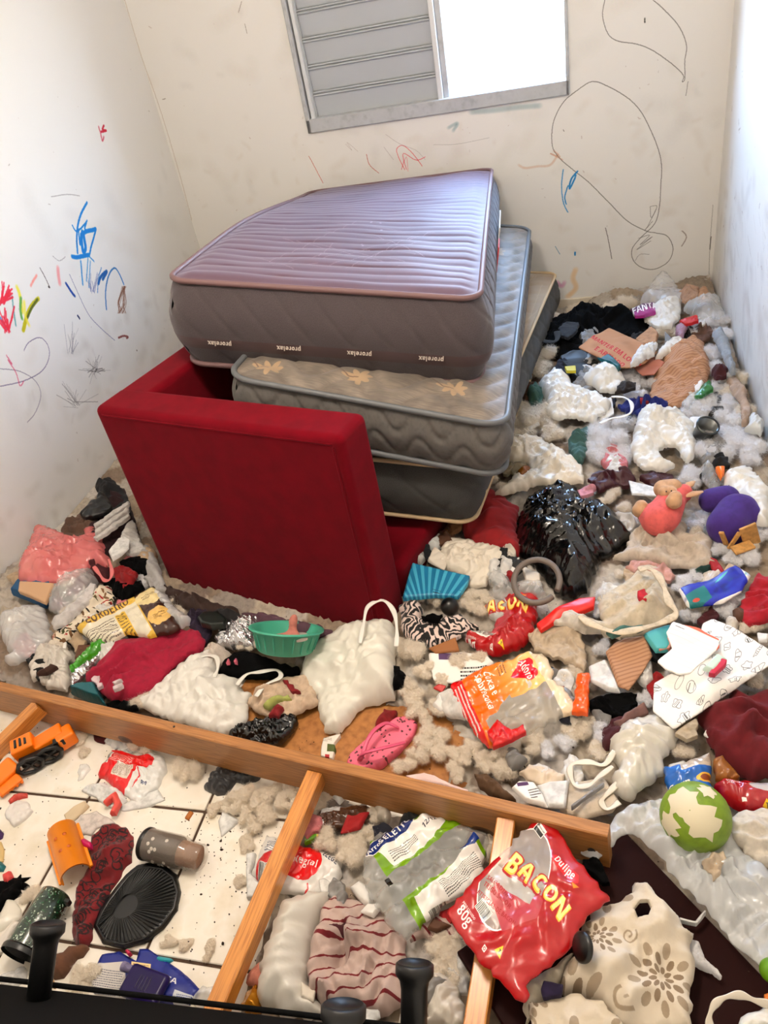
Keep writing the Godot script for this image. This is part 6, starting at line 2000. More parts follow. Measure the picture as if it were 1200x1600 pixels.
	lay("colouring_sheet", "white colouring sheet with black outline drawings", "sheet", M.colouring, "o", [1098, 974, 1114, 967, 1145, 980, 1200, 1014, 1215, 1030, 1160, 1068, 1053, 1139, 1020, 1110, 1022, 1068, 1062, 1045, 1085, 1030], O.call(pap, {"lift": 0.065, "fold": 0.02, "frame": frame("o", [1110, 950, 1240, 1045, 990, 1070])}))
	lay("letter_paper", "white ruled paper with coral border over the colouring sheet", "paper", M.letter, "b2", [605, 105, 640, 48, 800, 88, 912, 145, 915, 190, 840, 262, 745, 345, 680, 352, 600, 320, 550, 275, 640, 200], O.call(pap, {"lift": 0.085, "frame": frame("b2", [640, 30, 950, 150, 500, 270])}))
	lay("picture_card", "turquoise picture card with a pink shape", "card", mat(Color(0.30, 0.66, 0.66), 0.5), "b2", [468, 122, 560, 85, 622, 60, 660, 165, 610, 222, 540, 225], O.call(pap, {"lift": 0.06}))
	patch(get_node("picture_card"), "pink_shape", mat(Color(0.85, 0.58, 0.50), 0.5), "b2", [545, 165, 600, 130, 650, 150, 625, 200, 560, 210], {"k": "paper", "th": 0.001, "rim": 0.003, "fold": 0.002, "lift": 0.068})
	lay("green_strip_card", "white strip with pink corner on the colouring sheet", "card", mat(Color(0.80, 0.90, 0.85), 0.5), "b2", [815, 325, 900, 235, 960, 262, 880, 345], O.call(pap, {"lift": 0.098}))
	patch(get_node("green_strip_card"), "pink_bar", mat(Color(0.75, 0.12, 0.25), 0.5), "b2", [850, 345, 930, 258, 960, 268, 955, 290, 890, 350], {"k": "paper", "th": 0.001, "rim": 0.003, "fold": 0.001, "lift": 0.106})
	lay("corrugated_card", "torn corrugated cardboard piece near the tote bag", "cardboard", M.corrugated, "b2", [248, 222, 300, 170, 360, 140, 480, 135, 522, 240, 470, 330, 385, 442, 322, 420], O.call(pap, {"th": 0.008, "lift": 0.05}))
	lay("white_paper", "white paper with black mark beside corrugated card", "paper", P, "b2", [150, 312, 250, 268, 300, 370, 335, 462, 260, 452, 160, 392], O.call(pap, {"lift": 0.04}))
	lay("black_lace", "crumpled black lace cloth above the clear white bag", "cloth", M.black_cloth, "b2", [150, 525, 200, 490, 250, 468, 420, 470, 432, 520, 385, 592, 270, 595, 170, 565], O.call(clo, {"lift": 0.03, "fs": 18.0}))
	lay("brown_sleeve", "dusty mauve sleeve beside the black lace", "cloth", cloth(Color(0.50, 0.36, 0.34)), "b2", [300, 640, 360, 600, 430, 560, 480, 540, 500, 580, 420, 620, 340, 660], O.call(clo, {"lift": 0.035}))
	var sb := lay("shiny_white_bag", "shiny white carrier bag with long handles below colouring sheet", "bag", bag(Color(0.87, 0.85, 0.80), {"rough": 0.2, "coat": 0.5}), "b2", [330, 660, 430, 620, 540, 588, 650, 650, 672, 705, 660, 772, 592, 835, 582, 925, 490, 1002, 440, 1050, 400, 1092, 350, 1085, 290, 1042, 280, 955, 342, 900, 300, 850, 262, 765], O.call(bagf, {"th": 0.06, "fold": 0.035, "fs": 8.0, "lift": 0.03, "cell": 0.005}))
	strap(sb, "handle", M.cream_bag, "b2", [300, 800, 240, 880, 150, 865, 60, 875, 40, 920, 70, 1000, 150, 1000, 210, 950, 290, 890], 0.05, 0.007)
	strap(sb, "handle", M.cream_bag, "b2", [330, 980, 250, 1060, 225, 1100, 260, 1140, 330, 1100], 0.045, 0.007)
	lay("beige_scrap", "beige fabric scrap between shiny white bag and red towel", "cloth", cloth(Color(0.72, 0.65, 0.55)), "b2", [660, 700, 700, 650, 770, 615, 795, 650, 780, 700, 720, 740], O.call(clo, {"lift": 0.06}))
	lay("biscuit_packet", "blue biscuit packet with beige label", "packet", M.biscuit, "b2", [588, 902, 680, 888, 780, 848, 862, 808, 872, 1000, 908, 1105, 830, 1092, 720, 1072, 620, 1052], {"k": "foil", "th": 0.03, "fold": 0.012, "fs": 7.0, "lift": 0.04, "frame": frame("b2", [575, 870, 880, 790, 610, 1090])})
	lay("red_snack_packet", "dark red snack packet beside the blue biscuit packet", "packet", M.redpack, "b2", [880, 1002, 940, 972, 1060, 980, 1200, 1000, 1330, 1030, 1330, 1150, 1200, 1150, 1070, 1165, 960, 1095], {"k": "foil", "th": 0.03, "fold": 0.014, "lift": 0.045, "frame": frame("b2", [870, 960, 1340, 1000, 930, 1180])})
	lay("torn_wrapper", "torn gold and blue wrapper above the red snack packet", "wrapper", mat(Color(0.55, 0.32, 0.08), 0.35, {"coat": 0.3}), "b2", [880, 850, 930, 830, 1000, 920, 1040, 960, 960, 985, 890, 960], {"k": "foil", "th": 0.02, "fold": 0.02, "fs": 12.0, "lift": 0.05})
	lay("pencil", "thin grey pencil lying on white papers", "pencil", mat(Color(0.55, 0.55, 0.56), 0.4), "b2", [42, 1122, 140, 1050, 235, 984, 242, 994, 145, 1064, 50, 1134], {"k": "paper", "th": 0.006, "rim": 0.003, "fold": 0.0, "lift": 0.06, "cell": 0.0026})
	lay("white_sheet", "white stained cardboard sheet behind the rail end", "cardboard", mat(Color(0.80, 0.74, 0.66), 0.85, {"tex": T.mottle, "tri": 5.0}), "b2", [-10, 1010, 60, 985, 240, 960, 290, 1040, 330, 1100, 290, 1160, 120, 1200, -20, 1150], O.call(pap, {"lift": 0.03}))
	# ---- far right back
	lay("black_jeans", "black jeans heaped at the foot of the back wall", "jeans", cloth(Color(0.025, 0.028, 0.034), {"rim": 0.0, "spec": 0.2}), "v5", [105, 385, 120, 310, 190, 245, 280, 220, 400, 185, 480, 188, 580, 215, 672, 245, 655, 295, 600, 305, 500, 280, 380, 370, 270, 400, 180, 350], O.call(clo, {"th": 0.06, "fold": 0.035, "lift": 0.02, "cell": 0.0085}))
	var jp := get_node("black_jeans")
	patch(jp, "denim_pocket", cloth(Color(0.06, 0.08, 0.11)), "v5", [265, 265, 300, 235, 355, 240, 350, 275, 310, 308, 275, 300], {"k": "cloth", "th": 0.01, "fold": 0.004, "lift": 0.085})
	strap(jp, "waistband", cloth(Color(0.07, 0.085, 0.10)), "v5", [145, 260, 165, 300, 210, 325, 255, 320, 262, 280], 0.085, 0.016)
	lay("black_suitcase", "flat black plastic case with a yellow sticker", "case", mat(Color(0.08, 0.085, 0.085), 0.5), "v5", [268, 405, 330, 385, 385, 380, 455, 430, 440, 455, 345, 502, 290, 455], {"k": "paper", "th": 0.05, "rim": 0.01, "fold": 0.004, "lift": 0.02})
	patch(get_node("black_suitcase"), "yellow_sticker", mat(Color(0.72, 0.66, 0.05), 0.5), "v5", [292, 436, 340, 432, 343, 455, 300, 455], {"k": "paper", "th": 0.001, "rim": 0.003, "fold": 0.0, "lift": 0.073})
	lay("warning_cardboard", "flat cardboard with red printed warning", "cardboard", M.warning, "v5", [353, 350, 420, 305, 490, 264, 570, 300, 640, 338, 705, 372, 650, 420, 600, 440, 540, 440, 440, 392], O.call(pap, {"th": 0.006, "lift": 0.085, "frame": frame("v5", [470, 230, 760, 380, 300, 350])}))
	lay("pink_card", "salmon cardboard flap under the white crumpled paper", "cardboard", mat(Color(0.68, 0.42, 0.34), 0.9), "v5", [600, 440, 640, 410, 700, 400, 740, 420, 690, 470, 640, 475], O.call(pap, {"lift": 0.06}))
	lay("cardboard_flap", "brown cardboard flap near back wall", "cardboard", M.card, "v5", [610, 312, 680, 255, 712, 300, 702, 338, 640, 338], O.call(pap, {"th": 0.02, "lift": 0.07}))
	lay("teal_folder", "teal folder edge under the warning cardboard", "folder", mat(Color(0.03, 0.30, 0.32), 0.45), "v5", [432, 378, 460, 368, 500, 395, 545, 440, 532, 460, 480, 425, 440, 402], O.call(pap, {"th": 0.014, "lift": 0.08}))
	lay("crumpled_paper", "crumpled white paper on the warning cardboard", "paper", P, "v5", [598, 392, 630, 352, 668, 340, 708, 335, 692, 382, 650, 400, 620, 420, 585, 432], {"k": "foil", "th": 0.02, "fold": 0.025, "fs": 10.0, "lift": 0.10})
	lay("crumpled_cardboard", "large crumpled brown cardboard box", "cardboard box", M.corrugated, "v5", [668, 612, 680, 540, 692, 480, 722, 450, 690, 410, 740, 380, 800, 360, 870, 308, 905, 340, 925, 380, 942, 440, 932, 500, 880, 560, 825, 612, 770, 628, 720, 615], {"k": "bag", "th": 0.09, "fold": 0.05, "fs": 5.0, "lift": 0.02, "cell": 0.0075})
	lay("sweet_packet", "purple sweet packet with white letters at back wall", "packet", M.sweet, "v5", [588, 182, 640, 160, 694, 150, 698, 195, 650, 208, 608, 212], {"k": "foil", "th": 0.02, "fold": 0.008, "lift": 0.08, "frame": frame("v5", [580, 165, 705, 140, 592, 225])})
	lay("back_film", "pale clear film crumpled against the back wall", "film", M.milky, "v5", [630, 150, 660, 100, 690, 60, 740, 28, 780, 60, 800, 100, 880, 100, 875, 142, 800, 152, 720, 168], O.call(bagf, {"th": 0.09, "lift": 0.04}))
	lay("brown_box", "brown cardboard box corner in the far right corner", "cardboard box", M.card, "v5", [880, 138, 890, 100, 905, 84, 925, 84, 952, 138, 920, 145], {"k": "paper", "th": 0.07, "fold": 0.01, "lift": 0.05})
	lay("tan_rag", "tan rag beside the far corner box", "cloth", cloth(Color(0.66, 0.52, 0.42)), "v5", [800, 110, 840, 92, 890, 90, 885, 140, 830, 152], O.call(clo, {"lift": 0.06}))
	lay("white_far_bag", "white plastic bag in front of the far corner", "bag", M.white_bag, "v5", [635, 218, 690, 175, 740, 150, 812, 140, 805, 220, 765, 262, 700, 262], O.call(bagf, {"th": 0.05, "lift": 0.05}))
	lay("clear_bag", "clear bag beside the far corner box", "bag", M.clear, "v5", [820, 180, 890, 150, 980, 138, 1005, 200, 960, 225, 880, 215], O.call(bagf, {"th": 0.07, "lift": 0.05}))
	lay("red_toy_scrap", "small red plastic scrap near the far corner", "scrap", mat(Color(0.70, 0.04, 0.05), 0.4), "v5", [803, 232, 840, 218, 882, 208, 890, 232, 830, 248], {"k": "foil", "th": 0.02, "fold": 0.01, "lift": 0.08})
	lay("mauve_film", "mauve film scrap below the red scrap", "film", bag(Color(0.62, 0.48, 0.55)), "v5", [785, 270, 810, 245, 840, 260, 825, 300, 800, 310], O.call(bagf, {"lift": 0.06}))
	lay("white_long_bag", "long white bag draped over the crumpled cardboard", "bag", M.white_bag, "v5", [690, 400, 740, 340, 800, 305, 832, 320, 800, 360, 740, 385], O.call(bagf, {"th": 0.03, "lift": 0.075}))
	lay("grey_cable_cloth", "grey knotted fabric strip along the right wall", "cloth", cloth(Color(0.58, 0.60, 0.62)), "v5", [950, 290, 990, 270, 1020, 310, 1035, 380, 1058, 470, 1030, 470, 1000, 390, 970, 330], O.call(clo, {"lift": 0.07}))
	lay("maroon_scrap", "small maroon rag near the green packet", "cloth", cloth(Color(0.24, 0.03, 0.06)), "v5", [945, 452, 990, 434, 1020, 445, 1015, 482, 965, 494], O.call(clo, {"lift": 0.07}))
	lay("beige_rag", "beige rag along the right wall below the maroon rag", "cloth", cloth(Color(0.68, 0.58, 0.50)), "v5", [1010, 490, 1060, 480, 1090, 530, 1120, 610, 1115, 690, 1085, 700, 1080, 600, 1040, 540], O.call(clo, {"lift": 0.05}))
	lay("green_packet", "shiny green packet beside the crumpled cardboard", "packet", mat(Color(0.03, 0.38, 0.06), 0.3, {"coat": 0.4}), "v5", [868, 572, 900, 530, 940, 500, 956, 540, 905, 568], {"k": "foil", "th": 0.025, "fold": 0.012, "lift": 0.075})
	lay("clear_bag", "clear bag edge under the green packet", "bag", M.clear, "v5", [815, 600, 850, 570, 900, 560, 880, 590, 840, 620], O.call(bagf, {"lift": 0.06}))
	lay("blue_dotted_cloth", "royal blue cloth with pale dots below cardboard", "cloth", cloth(Color(0.06, 0.10, 0.40)), "v5", [528, 615, 600, 600, 680, 600, 752, 602, 750, 642, 680, 650, 620, 668, 565, 642], O.call(clo, {"lift": 0.04}))
	lay("red_thread", "small red rag above the blue dotted cloth", "cloth", cloth(Color(0.55, 0.03, 0.06)), "v5", [600, 600, 625, 585, 668, 592, 660, 610, 615, 612], O.call(clo, {"lift": 0.06}))
	lay("brown_hat", "dark brown felt scrap among white stuffing", "cloth", cloth(Color(0.13, 0.09, 0.07)), "v5", [515, 552, 540, 508, 605, 508, 608, 530, 560, 545], O.call(clo, {"lift": 0.075}))
	lay("white_crumpled_bag", "white bag with torn edge left of the blue dotted cloth", "bag", M.white_bag, "v5", [175, 520, 240, 448, 290, 470, 330, 528, 440, 560, 500, 602, 470, 642, 420, 685, 330, 662, 250, 668, 210, 642, 215, 590], O.call(bagf, {"th": 0.06, "fold": 0.04, "lift": 0.045, "cell": 0.006}))
	var hb := lay("white_handle_bag", "white carrier bag with a round handle beside black case", "bag", M.white_bag, "v5", [368, 495, 420, 450, 470, 415, 502, 408, 530, 450, 562, 500, 520, 550, 450, 545, 420, 520], O.call(bagf, {"th": 0.07, "lift": 0.05}))
	strap(hb, "handle", M.white_bag, "v5", [500, 570, 560, 575, 590, 600, 588, 640, 550, 660, 500, 668, 450, 690], 0.085, 0.007)
	lay("white_torn_bag", "white bag torn open with a hole in front of the steel lid", "bag", M.white_bag, "v5", [590, 790, 605, 720, 625, 655, 660, 618, 700, 640, 740, 652, 800, 640, 862, 690, 872, 760, 868, 850, 830, 862, 800, 800, 750, 790, 710, 815, 735, 860, 790, 885, 740, 897, 640, 892, 600, 852], O.call(bagf, {"th": 0.07, "fold": 0.04, "lift": 0.045, "cell": 0.0055}))
	lay("white_draped_bag", "long white cloth bag behind the black rubbish bag", "bag", M.cream_bag, "v5", [0, 800, 70, 760, 180, 758, 230, 790, 300, 830, 372, 882, 375, 950, 300, 960, 180, 960, 50, 1000, -20, 1010, 60, 940, 140, 900, 130, 870, 40, 850], O.call(bagf, {"th": 0.045, "fold": 0.035, "lift": 0.03, "cell": 0.006}))
	lay("green_cloth", "grey-green rag beside white stuffing", "cloth", cloth(Color(0.22, 0.36, 0.34)), "v5", [305, 775, 340, 732, 398, 698, 392, 800, 372, 872, 330, 852], O.call(clo, {"lift": 0.03}))
	lay("green_leaf_cloth", "small dull green cloth left of the torn white bag", "cloth", cloth(Color(0.18, 0.32, 0.26)), "v5", [123, 562, 155, 510, 198, 540, 188, 625, 135, 595], O.call(clo, {"lift": 0.045}))
	lay("maroon_rag", "maroon and navy rag beside the mattress stack", "cloth", cloth(Color(0.20, 0.03, 0.08)), "v5", [55, 520, 90, 400, 130, 375, 140, 410, 110, 520], O.call(clo, {"lift": 0.03}))
	lay("olive_shirt", "olive beige shirt under the long white cloth bag", "shirt", cloth(Color(0.55, 0.50, 0.40)), "v5", [5, 880, 60, 850, 130, 880, 110, 920, 20, 915], O.call(clo, {"lift": 0.02}))
	lay("amber_jar_scrap", "amber plastic scrap under the long white cloth bag", "scrap", mat(Color(0.50, 0.28, 0.05), 0.25), "v5", [80, 905, 110, 880, 140, 890, 125, 915, 95, 925], {"k": "foil", "th": 0.02, "fold": 0.01, "lift": 0.05})
	lay("white_wrapper", "white plastic wrapper against the right wall", "wrapper", M.grey_bag, "v5", [1100, 720, 1120, 660, 1150, 655, 1180, 690, 1170, 740], O.call(bagf, {"th": 0.04, "lift": 0.05}))
	# ---- front: tiles and battens
	lay("milk_packet", "red and white milk powder packet lying on the tiles", "packet", M.milk, "b3", [458, 452, 500, 390, 530, 340, 580, 345, 650, 365, 720, 345, 770, 372, 782, 440, 740, 512, 640, 585, 560, 532], {"k": "foil", "th": 0.022, "fold": 0.018, "fs": 10.0, "lift": 0.004, "frame": frame("b3", [525, 320, 800, 390, 420, 470])})
	lay("red_rag", "dark red rag tucked under the bed rail", "cloth", cloth(Color(0.30, 0.02, 0.04)), "b3", [432, 225, 500, 245, 520, 260, 490, 305, 440, 290], O.call(clo, {"lift": 0.004}))
	lay("clear_film", "crumpled clear film under the rail beside milk packet", "film", M.milky, "b3", [492, 300, 520, 265, 600, 270, 680, 300, 660, 340, 590, 345, 540, 330], O.call(bagf, {"th": 0.03, "lift": 0.004}))
	lay("paper_tissue", "white paper tissue scrap below the milk packet", "tissue", M.paper, "b3", [385, 530, 420, 495, 480, 490, 560, 520, 592, 570, 560, 610, 500, 600, 450, 560], {"k": "foil", "th": 0.02, "fold": 0.02, "fs": 12.0, "lift": 0.004})
	lay("paper_sheet", "flat white paper corner under the milk packet", "paper", P, "b3", [540, 610, 640, 560, 740, 520, 775, 570, 690, 605, 580, 625], {"k": "paper", "th": 0.002, "rim": 0.004, "fold": 0.004, "lift": 0.002})
	lay("pink_ribbon", "coral ribbon twisted on the paper tissue", "ribbon", mat(Color(0.85, 0.30, 0.26), 0.5), "b3", [482, 580, 520, 545, 545, 530, 565, 580, 540, 632, 515, 635, 535, 590, 525, 565, 495, 592], {"k": "paper", "th": 0.012, "rim": 0.006, "fold": 0.008, "lift": 0.025})
	lay("white_cloth", "small white rag above the red sock", "cloth", cloth(Color(0.84, 0.80, 0.77)), "b3", [330, 690, 380, 635, 450, 625, 520, 660, 540, 680, 480, 690, 430, 730, 370, 745], {"k": "cloth", "th": 0.03, "fold": 0.02, "lift": 0.003})
	lay("beige_card", "beige card scrap beside the white rag", "card", mat(Color(0.78, 0.70, 0.58), 0.8), "b3", [300, 640, 345, 605, 400, 575, 420, 600, 370, 650, 325, 690], {"k": "paper", "th": 0.003, "rim": 0.004, "fold": 0.008, "lift": 0.003})
	lay("clear_scrap", "small clear plastic scrap alone on the tile", "scrap", M.milky, "b3", [365, 440, 375, 405, 405, 402, 425, 425, 390, 470, 368, 480], {"k": "foil", "th": 0.015, "fold": 0.012, "lift": 0.003})
	lay("plastic_disc", "white plastic disc with a tab on the tile", "disc", mat(Color(0.86, 0.84, 0.82), 0.4), "b3", [22, 640, 45, 595, 90, 570, 125, 580, 155, 620, 120, 665, 70, 692, 40, 670], {"k": "foil", "th": 0.016, "rim": 0.008, "fold": 0.006, "lift": 0.003})
	lay("red_twist", "thin red and white twisted wrapper above the white lid", "wrapper", mat(Color(0.75, 0.25, 0.20), 0.4), "b3", [38, 575, 70, 545, 125, 540, 128, 560, 80, 570, 50, 585], {"k": "foil", "th": 0.012, "fold": 0.012, "lift": 0.003})
	lay("orange_scrap", "small ochre scrap beside the tile joint", "scrap", mat(Color(0.66, 0.38, 0.10), 0.6), "b3", [866, 655, 888, 620, 908, 628, 884, 664], {"k": "paper", "th": 0.005, "rim": 0.003, "fold": 0.0, "lift": 0.003, "cell": 0.0026})
	lay("white_triangle_card", "folded white card triangle on the tile", "card", P, "b5", [80, 462, 108, 402, 150, 425, 207, 462, 150, 510, 98, 555], {"k": "paper", "th": 0.012, "rim": 0.01, "fold": 0.006, "lift": 0.003})
	lay("grey_film_bag", "crumpled dark grey bag under the bed rail", "bag", mat(Color(0.20, 0.20, 0.21), 0.35), "b5", [5, 275, 40, 200, 75, 155, 130, 145, 190, 165, 330, 180, 320, 215, 240, 240, 180, 230, 130, 305, 70, 312], O.call(bagf, {"th": 0.04, "fs": 16.0, "lift": 0.004}))
	lay("white_packet_back", "white flattened carton under the pine batten", "carton", P, "b5", [243, 660, 300, 648, 275, 770, 345, 855, 330, 905, 245, 912], {"k": "paper", "th": 0.012, "rim": 0.005, "fold": 0.004, "lift": 0.004})
	lay("milk_packet", "white and red milk packet passing under the pine batten", "packet", M.milk2, "b5", [268, 782, 310, 690, 360, 545, 460, 580, 560, 610, 690, 640, 760, 665, 805, 695, 790, 800, 722, 892, 590, 890, 460, 882, 340, 832], {"k": "foil", "th": 0.028, "fold": 0.02, "fs": 9.0, "lift": 0.002, "frame": frame("b5", [350, 530, 830, 660, 240, 840])})
	lay("snack_wrapper", "brown, green and yellow snack wrapper between battens", "wrapper", M.snack, "b5", [578, 592, 610, 500, 655, 425, 690, 390, 830, 385, 965, 380, 965, 485, 900, 500, 780, 512, 700, 545], {"k": "foil", "th": 0.03, "fold": 0.022, "fs": 9.0, "lift": 0.015, "frame": frame("b5", [640, 365, 990, 350, 575, 620])})
	lay("white_paper", "small white paper tip under the rail", "paper", P, "b5", [735, 300, 835, 320, 790, 368], O.call(pap, {"lift": 0.02}))
	lay("grey_cloth_scrap", "pale crumpled tissue right of the snack wrapper", "tissue", bag(Color(0.76, 0.72, 0.66)), "b5", [980, 370, 1060, 375, 1090, 410, 1060, 470, 1010, 450], O.call(bagf, {"lift": 0.02}))
	lay("white_plastic_lid", "white plastic box lid beside the rice bag", "lid", mat(Color(0.88, 0.87, 0.85), 0.35), "b5", [850, 852, 905, 812, 950, 840, 985, 890, 975, 965, 930, 950, 890, 905], {"k": "paper", "th": 0.025, "rim": 0.012, "fold": 0.003, "lift": 0.015})
	lay("rice_bag", "green and clear empty rice bag lying between the battens", "packet", M.rice, "b6", [72, 345, 95, 270, 112, 215, 180, 180, 260, 135, 335, 98, 440, 98, 520, 138, 640, 188, 625, 290, 602, 380, 540, 430, 460, 482, 345, 572, 262, 652, 180, 562, 112, 462], {"k": "bag", "th": 0.012, "fold": 0.022, "fs": 5.0, "lift": 0.05, "cell": 0.0048, "frame": frame("b6", [30, 250, 410, -20, 330, 720])})
	lay("striped_shirt", "beige jersey shirt with maroon stripes crumpled between battens", "shirt", M.striped, "b7", [385, 480, 390, 380, 415, 280, 440, 200, 480, 120, 520, 98, 615, 140, 690, 180, 745, 222, 805, 300, 790, 400, 795, 560, 700, 622, 620, 600, 560, 592, 470, 582, 400, 540], O.call(clo, {"th": 0.07, "rim": 0.08, "fold": 0.05, "fs": 9.0, "lift": 0.012, "cell": 0.0042, "uvwarp": 0.012, "dir": 25}))
	lay("striped_shirt", "striped sleeve under the rice bag corner", "shirt", M.striped, "b7", [815, 300, 870, 222, 960, 190, 1010, 230, 1045, 300, 960, 300, 880, 290], O.call(clo, {"th": 0.03, "fold": 0.02, "lift": 0.015}))
	lay("clear_carrier_bag", "translucent white carrier bag beside the striped shirt", "bag", bag(Color(0.84, 0.82, 0.78), {"rough": 0.3}), "b7", [185, 430, 230, 300, 280, 150, 380, 118, 470, 108, 525, 98, 450, 190, 412, 320, 388, 470, 400, 540, 480, 605, 380, 640, 280, 630, 180, 570], O.call(bagf, {"th": 0.08, "rim": 0.08, "fold": 0.03, "fs": 6.0, "dir": 15, "stretch": 0.4, "lift": 0.005, "cell": 0.005}))
	lay("gold_packet", "shiny gold ridged packet in the corner by the batten", "packet", mat(Color(0.72, 0.48, 0.10), 0.25, {"metal": 0.6}), "b7", [98, 580, 120, 520, 165, 485, 185, 560, 180, 610, 120, 610], {"k": "cloth", "th": 0.04, "fold": 0.02, "fs": 20.0, "lift": 0.004})
	lay("pink_plush_arm", "pale pink plush toy arm under the batten", "plush toy", cloth(Color(0.80, 0.50, 0.42)), "b7", [125, 480, 140, 420, 190, 388, 205, 420, 205, 470, 160, 500], {"k": "cloth", "th": 0.04, "fold": 0.006, "lift": 0.004})
	lay("white_paper_bag", "white crumpled paper bag beside the round foot", "bag", bag(Color(0.86, 0.83, 0.78)), "b6", [370, 830, 430, 800, 500, 880, 535, 950, 530, 1040, 240, 1050, 250, 980, 370, 1000], O.call(bagf, {"th": 0.05, "fold": 0.03, "lift": 0.01}))
	lay("white_scrap", "white plastic scrap below the striped shirt", "scrap", P, "b6", [60, 960, 150, 965, 155, 1000, 110, 1030, 40, 1020], O.call(pap, {"lift": 0.03}))
	lay("grey_film", "dusty grey film beside the stuffing between battens", "film", M.milky, "b6", [440, 800, 520, 710, 565, 720, 570, 800, 545, 900, 490, 860], O.call(bagf, {"lift": 0.012}))
	lay("small_white_bag", "small cream bag at the top of second batten", "bag", M.cream_bag, "b6", [615, 190, 645, 160, 680, 178, 672, 240, 640, 302, 612, 275], O.call(bagf, {"th": 0.04, "lift": 0.03}))
	lay("bacon_snack_bag", "large red bacon snack bag with yellow lettering", "snack bag", M.bacon, "b6", [885, 78, 930, 130, 990, 215, 1060, 310, 1120, 380, 1187, 452, 1105, 500, 1062, 560, 1012, 680, 940, 740, 852, 800, 815, 860, 800, 935, 725, 885, 600, 762, 540, 682, 455, 555, 520, 470, 600, 372, 700, 270, 790, 180], {"k": "bag", "th": 0.016, "rim": 0.05, "fold": 0.014, "fs": 4.5, "lift": 0.118, "level": true, "cell": 0.0038, "skirt": 0.004, "frame": frame("b6", [885, 78, 1190, 455, 452, 555])})
	lay("black_fringe", "black fringed lace beside the bacon snack bag", "lace", M.black_cloth, "b8", [330, 372, 380, 350, 420, 395, 450, 440, 462, 485, 420, 480, 380, 440, 350, 410], O.call(clo, {"fs": 20.0, "lift": 0.05}))
	lay("clear_sheet_bag", "large translucent bag spread over the brown panel edge", "bag", film(Color(0.95, 0.97, 0.98), 0.5), "b8", [325, 340, 360, 285, 430, 255, 470, 185, 540, 130, 640, 100, 760, 90, 880, 90, 1000, 175, 1020, 250, 1085, 335, 1200, 420, 1290, 520, 1290, 900, 1190, 890, 1130, 850, 1010, 720, 900, 590, 780, 470, 690, 365, 600, 268, 535, 238, 470, 300, 400, 372], O.call(bagf, {"th": 0.012, "rim": 0.02, "fold": 0.035, "fs": 7.0, "lift": 0.05, "cell": 0.0052, "skirt": 0.004}))
	lay("white_blouse", "white cotton blouse at right of the green ball", "blouse", cloth(Color(0.84, 0.80, 0.74)), "b8", [990, 190, 1060, 152, 1200, 138, 1300, 150, 1300, 400, 1200, 395, 1100, 335, 1030, 270], O.call(clo, {"th": 0.04, "fold": 0.03, "lift": 0.06}))
	lay("beige_rag", "beige rag hanging below the green ball", "cloth", cloth(Color(0.78, 0.70, 0.60)), "b8", [890, 390, 940, 345, 1000, 330, 990, 400, 950, 470], O.call(clo, {"lift": 0.08}))
	var cu := lay("floral_cushion_cover", "cream cushion cover with taupe flower print on brown panel", "cushion cover", M.curtain, "b8", [225, 920, 265, 860, 300, 800, 330, 700, 370, 620, 450, 590, 530, 562, 570, 510, 600, 497, 640, 500, 690, 570, 760, 630, 842, 725, 828, 800, 862, 880, 832, 960, 845, 1170, 500, 1170, 420, 1050, 320, 1002, 240, 1005], O.call(clo, {"th": 0.10, "rim": 0.10, "fold": 0.03, "fs": 7.0, "lift": 0.05, "cell": 0.0042, "hole": Array(pts("b8", [572, 558, 600, 530, 640, 532, 658, 560, 642, 592, 592, 598])), "hole_h": 0.075}))
	patch(cu, "lower_flap", M.curtain, "b8", [78, 1050, 200, 1010, 320, 998, 420, 1045, 500, 1110, 525, 1180, 90, 1180], O.call(clo, {"th": 0.04, "fold": 0.02, "lift": 0.075, "cell": 0.005}))
	patch(cu, "frayed_corner", cloth(Color(0.82, 0.78, 0.70)), "b8", [60, 1150, 55, 990, 75, 930, 150, 900, 290, 800, 260, 870, 225, 930, 140, 1020], {"k": "cloth", "th": 0.02, "fold": 0.015, "lift": 0.06})
	lay("purple_rag", "deep purple rag poking from the cushion cover", "cloth", cloth(Color(0.10, 0.03, 0.20)), "b8", [140, 1022, 150, 942, 190, 932, 242, 960, 232, 1005, 180, 1022], O.call(clo, {"lift": 0.09, "th": 0.03}))
	lay("white_string", "white string across the dark brown panel", "string", P, "b8", [785, 642, 860, 660, 905, 605, 912, 612, 865, 670, 785, 652], {"k": "paper", "th": 0.003, "rim": 0.003, "fold": 0.0, "lift": 0.035, "cell": 0.0026})
	lay("grey_lint", "strand of grey lint on the dark brown panel", "lint", M.fluff_white, "b8", [830, 745, 870, 755, 885, 800, 985, 920, 975, 925, 900, 870, 840, 850], {"k": "foil", "th": 0.02, "fold": 0.02, "fs": 20.0, "lift": 0.03})
	var lb := lay("white_corner_bag", "white bag with looped handle on the brown panel corner", "bag", M.white_bag, "b8", [1050, 1170, 1080, 1120, 1140, 1075, 1230, 1060, 1230, 1190], O.call(bagf, {"lift": 0.05}))
	strap(lb, "handle", M.cream_bag, "b8", [930, 1170, 925, 1110, 950, 1050, 1000, 1015, 1070, 1005, 1140, 1030, 1210, 1050], 0.06, 0.007, 0.03)
	lay("orange_ochre_scrap", "ochre scrap beside the small lime ball", "scrap", mat(Color(0.80, 0.42, 0.08), 0.5), "b8", [1180, 1000, 1230, 985, 1230, 1030, 1185, 1030], O.call(pap, {"lift": 0.05}))
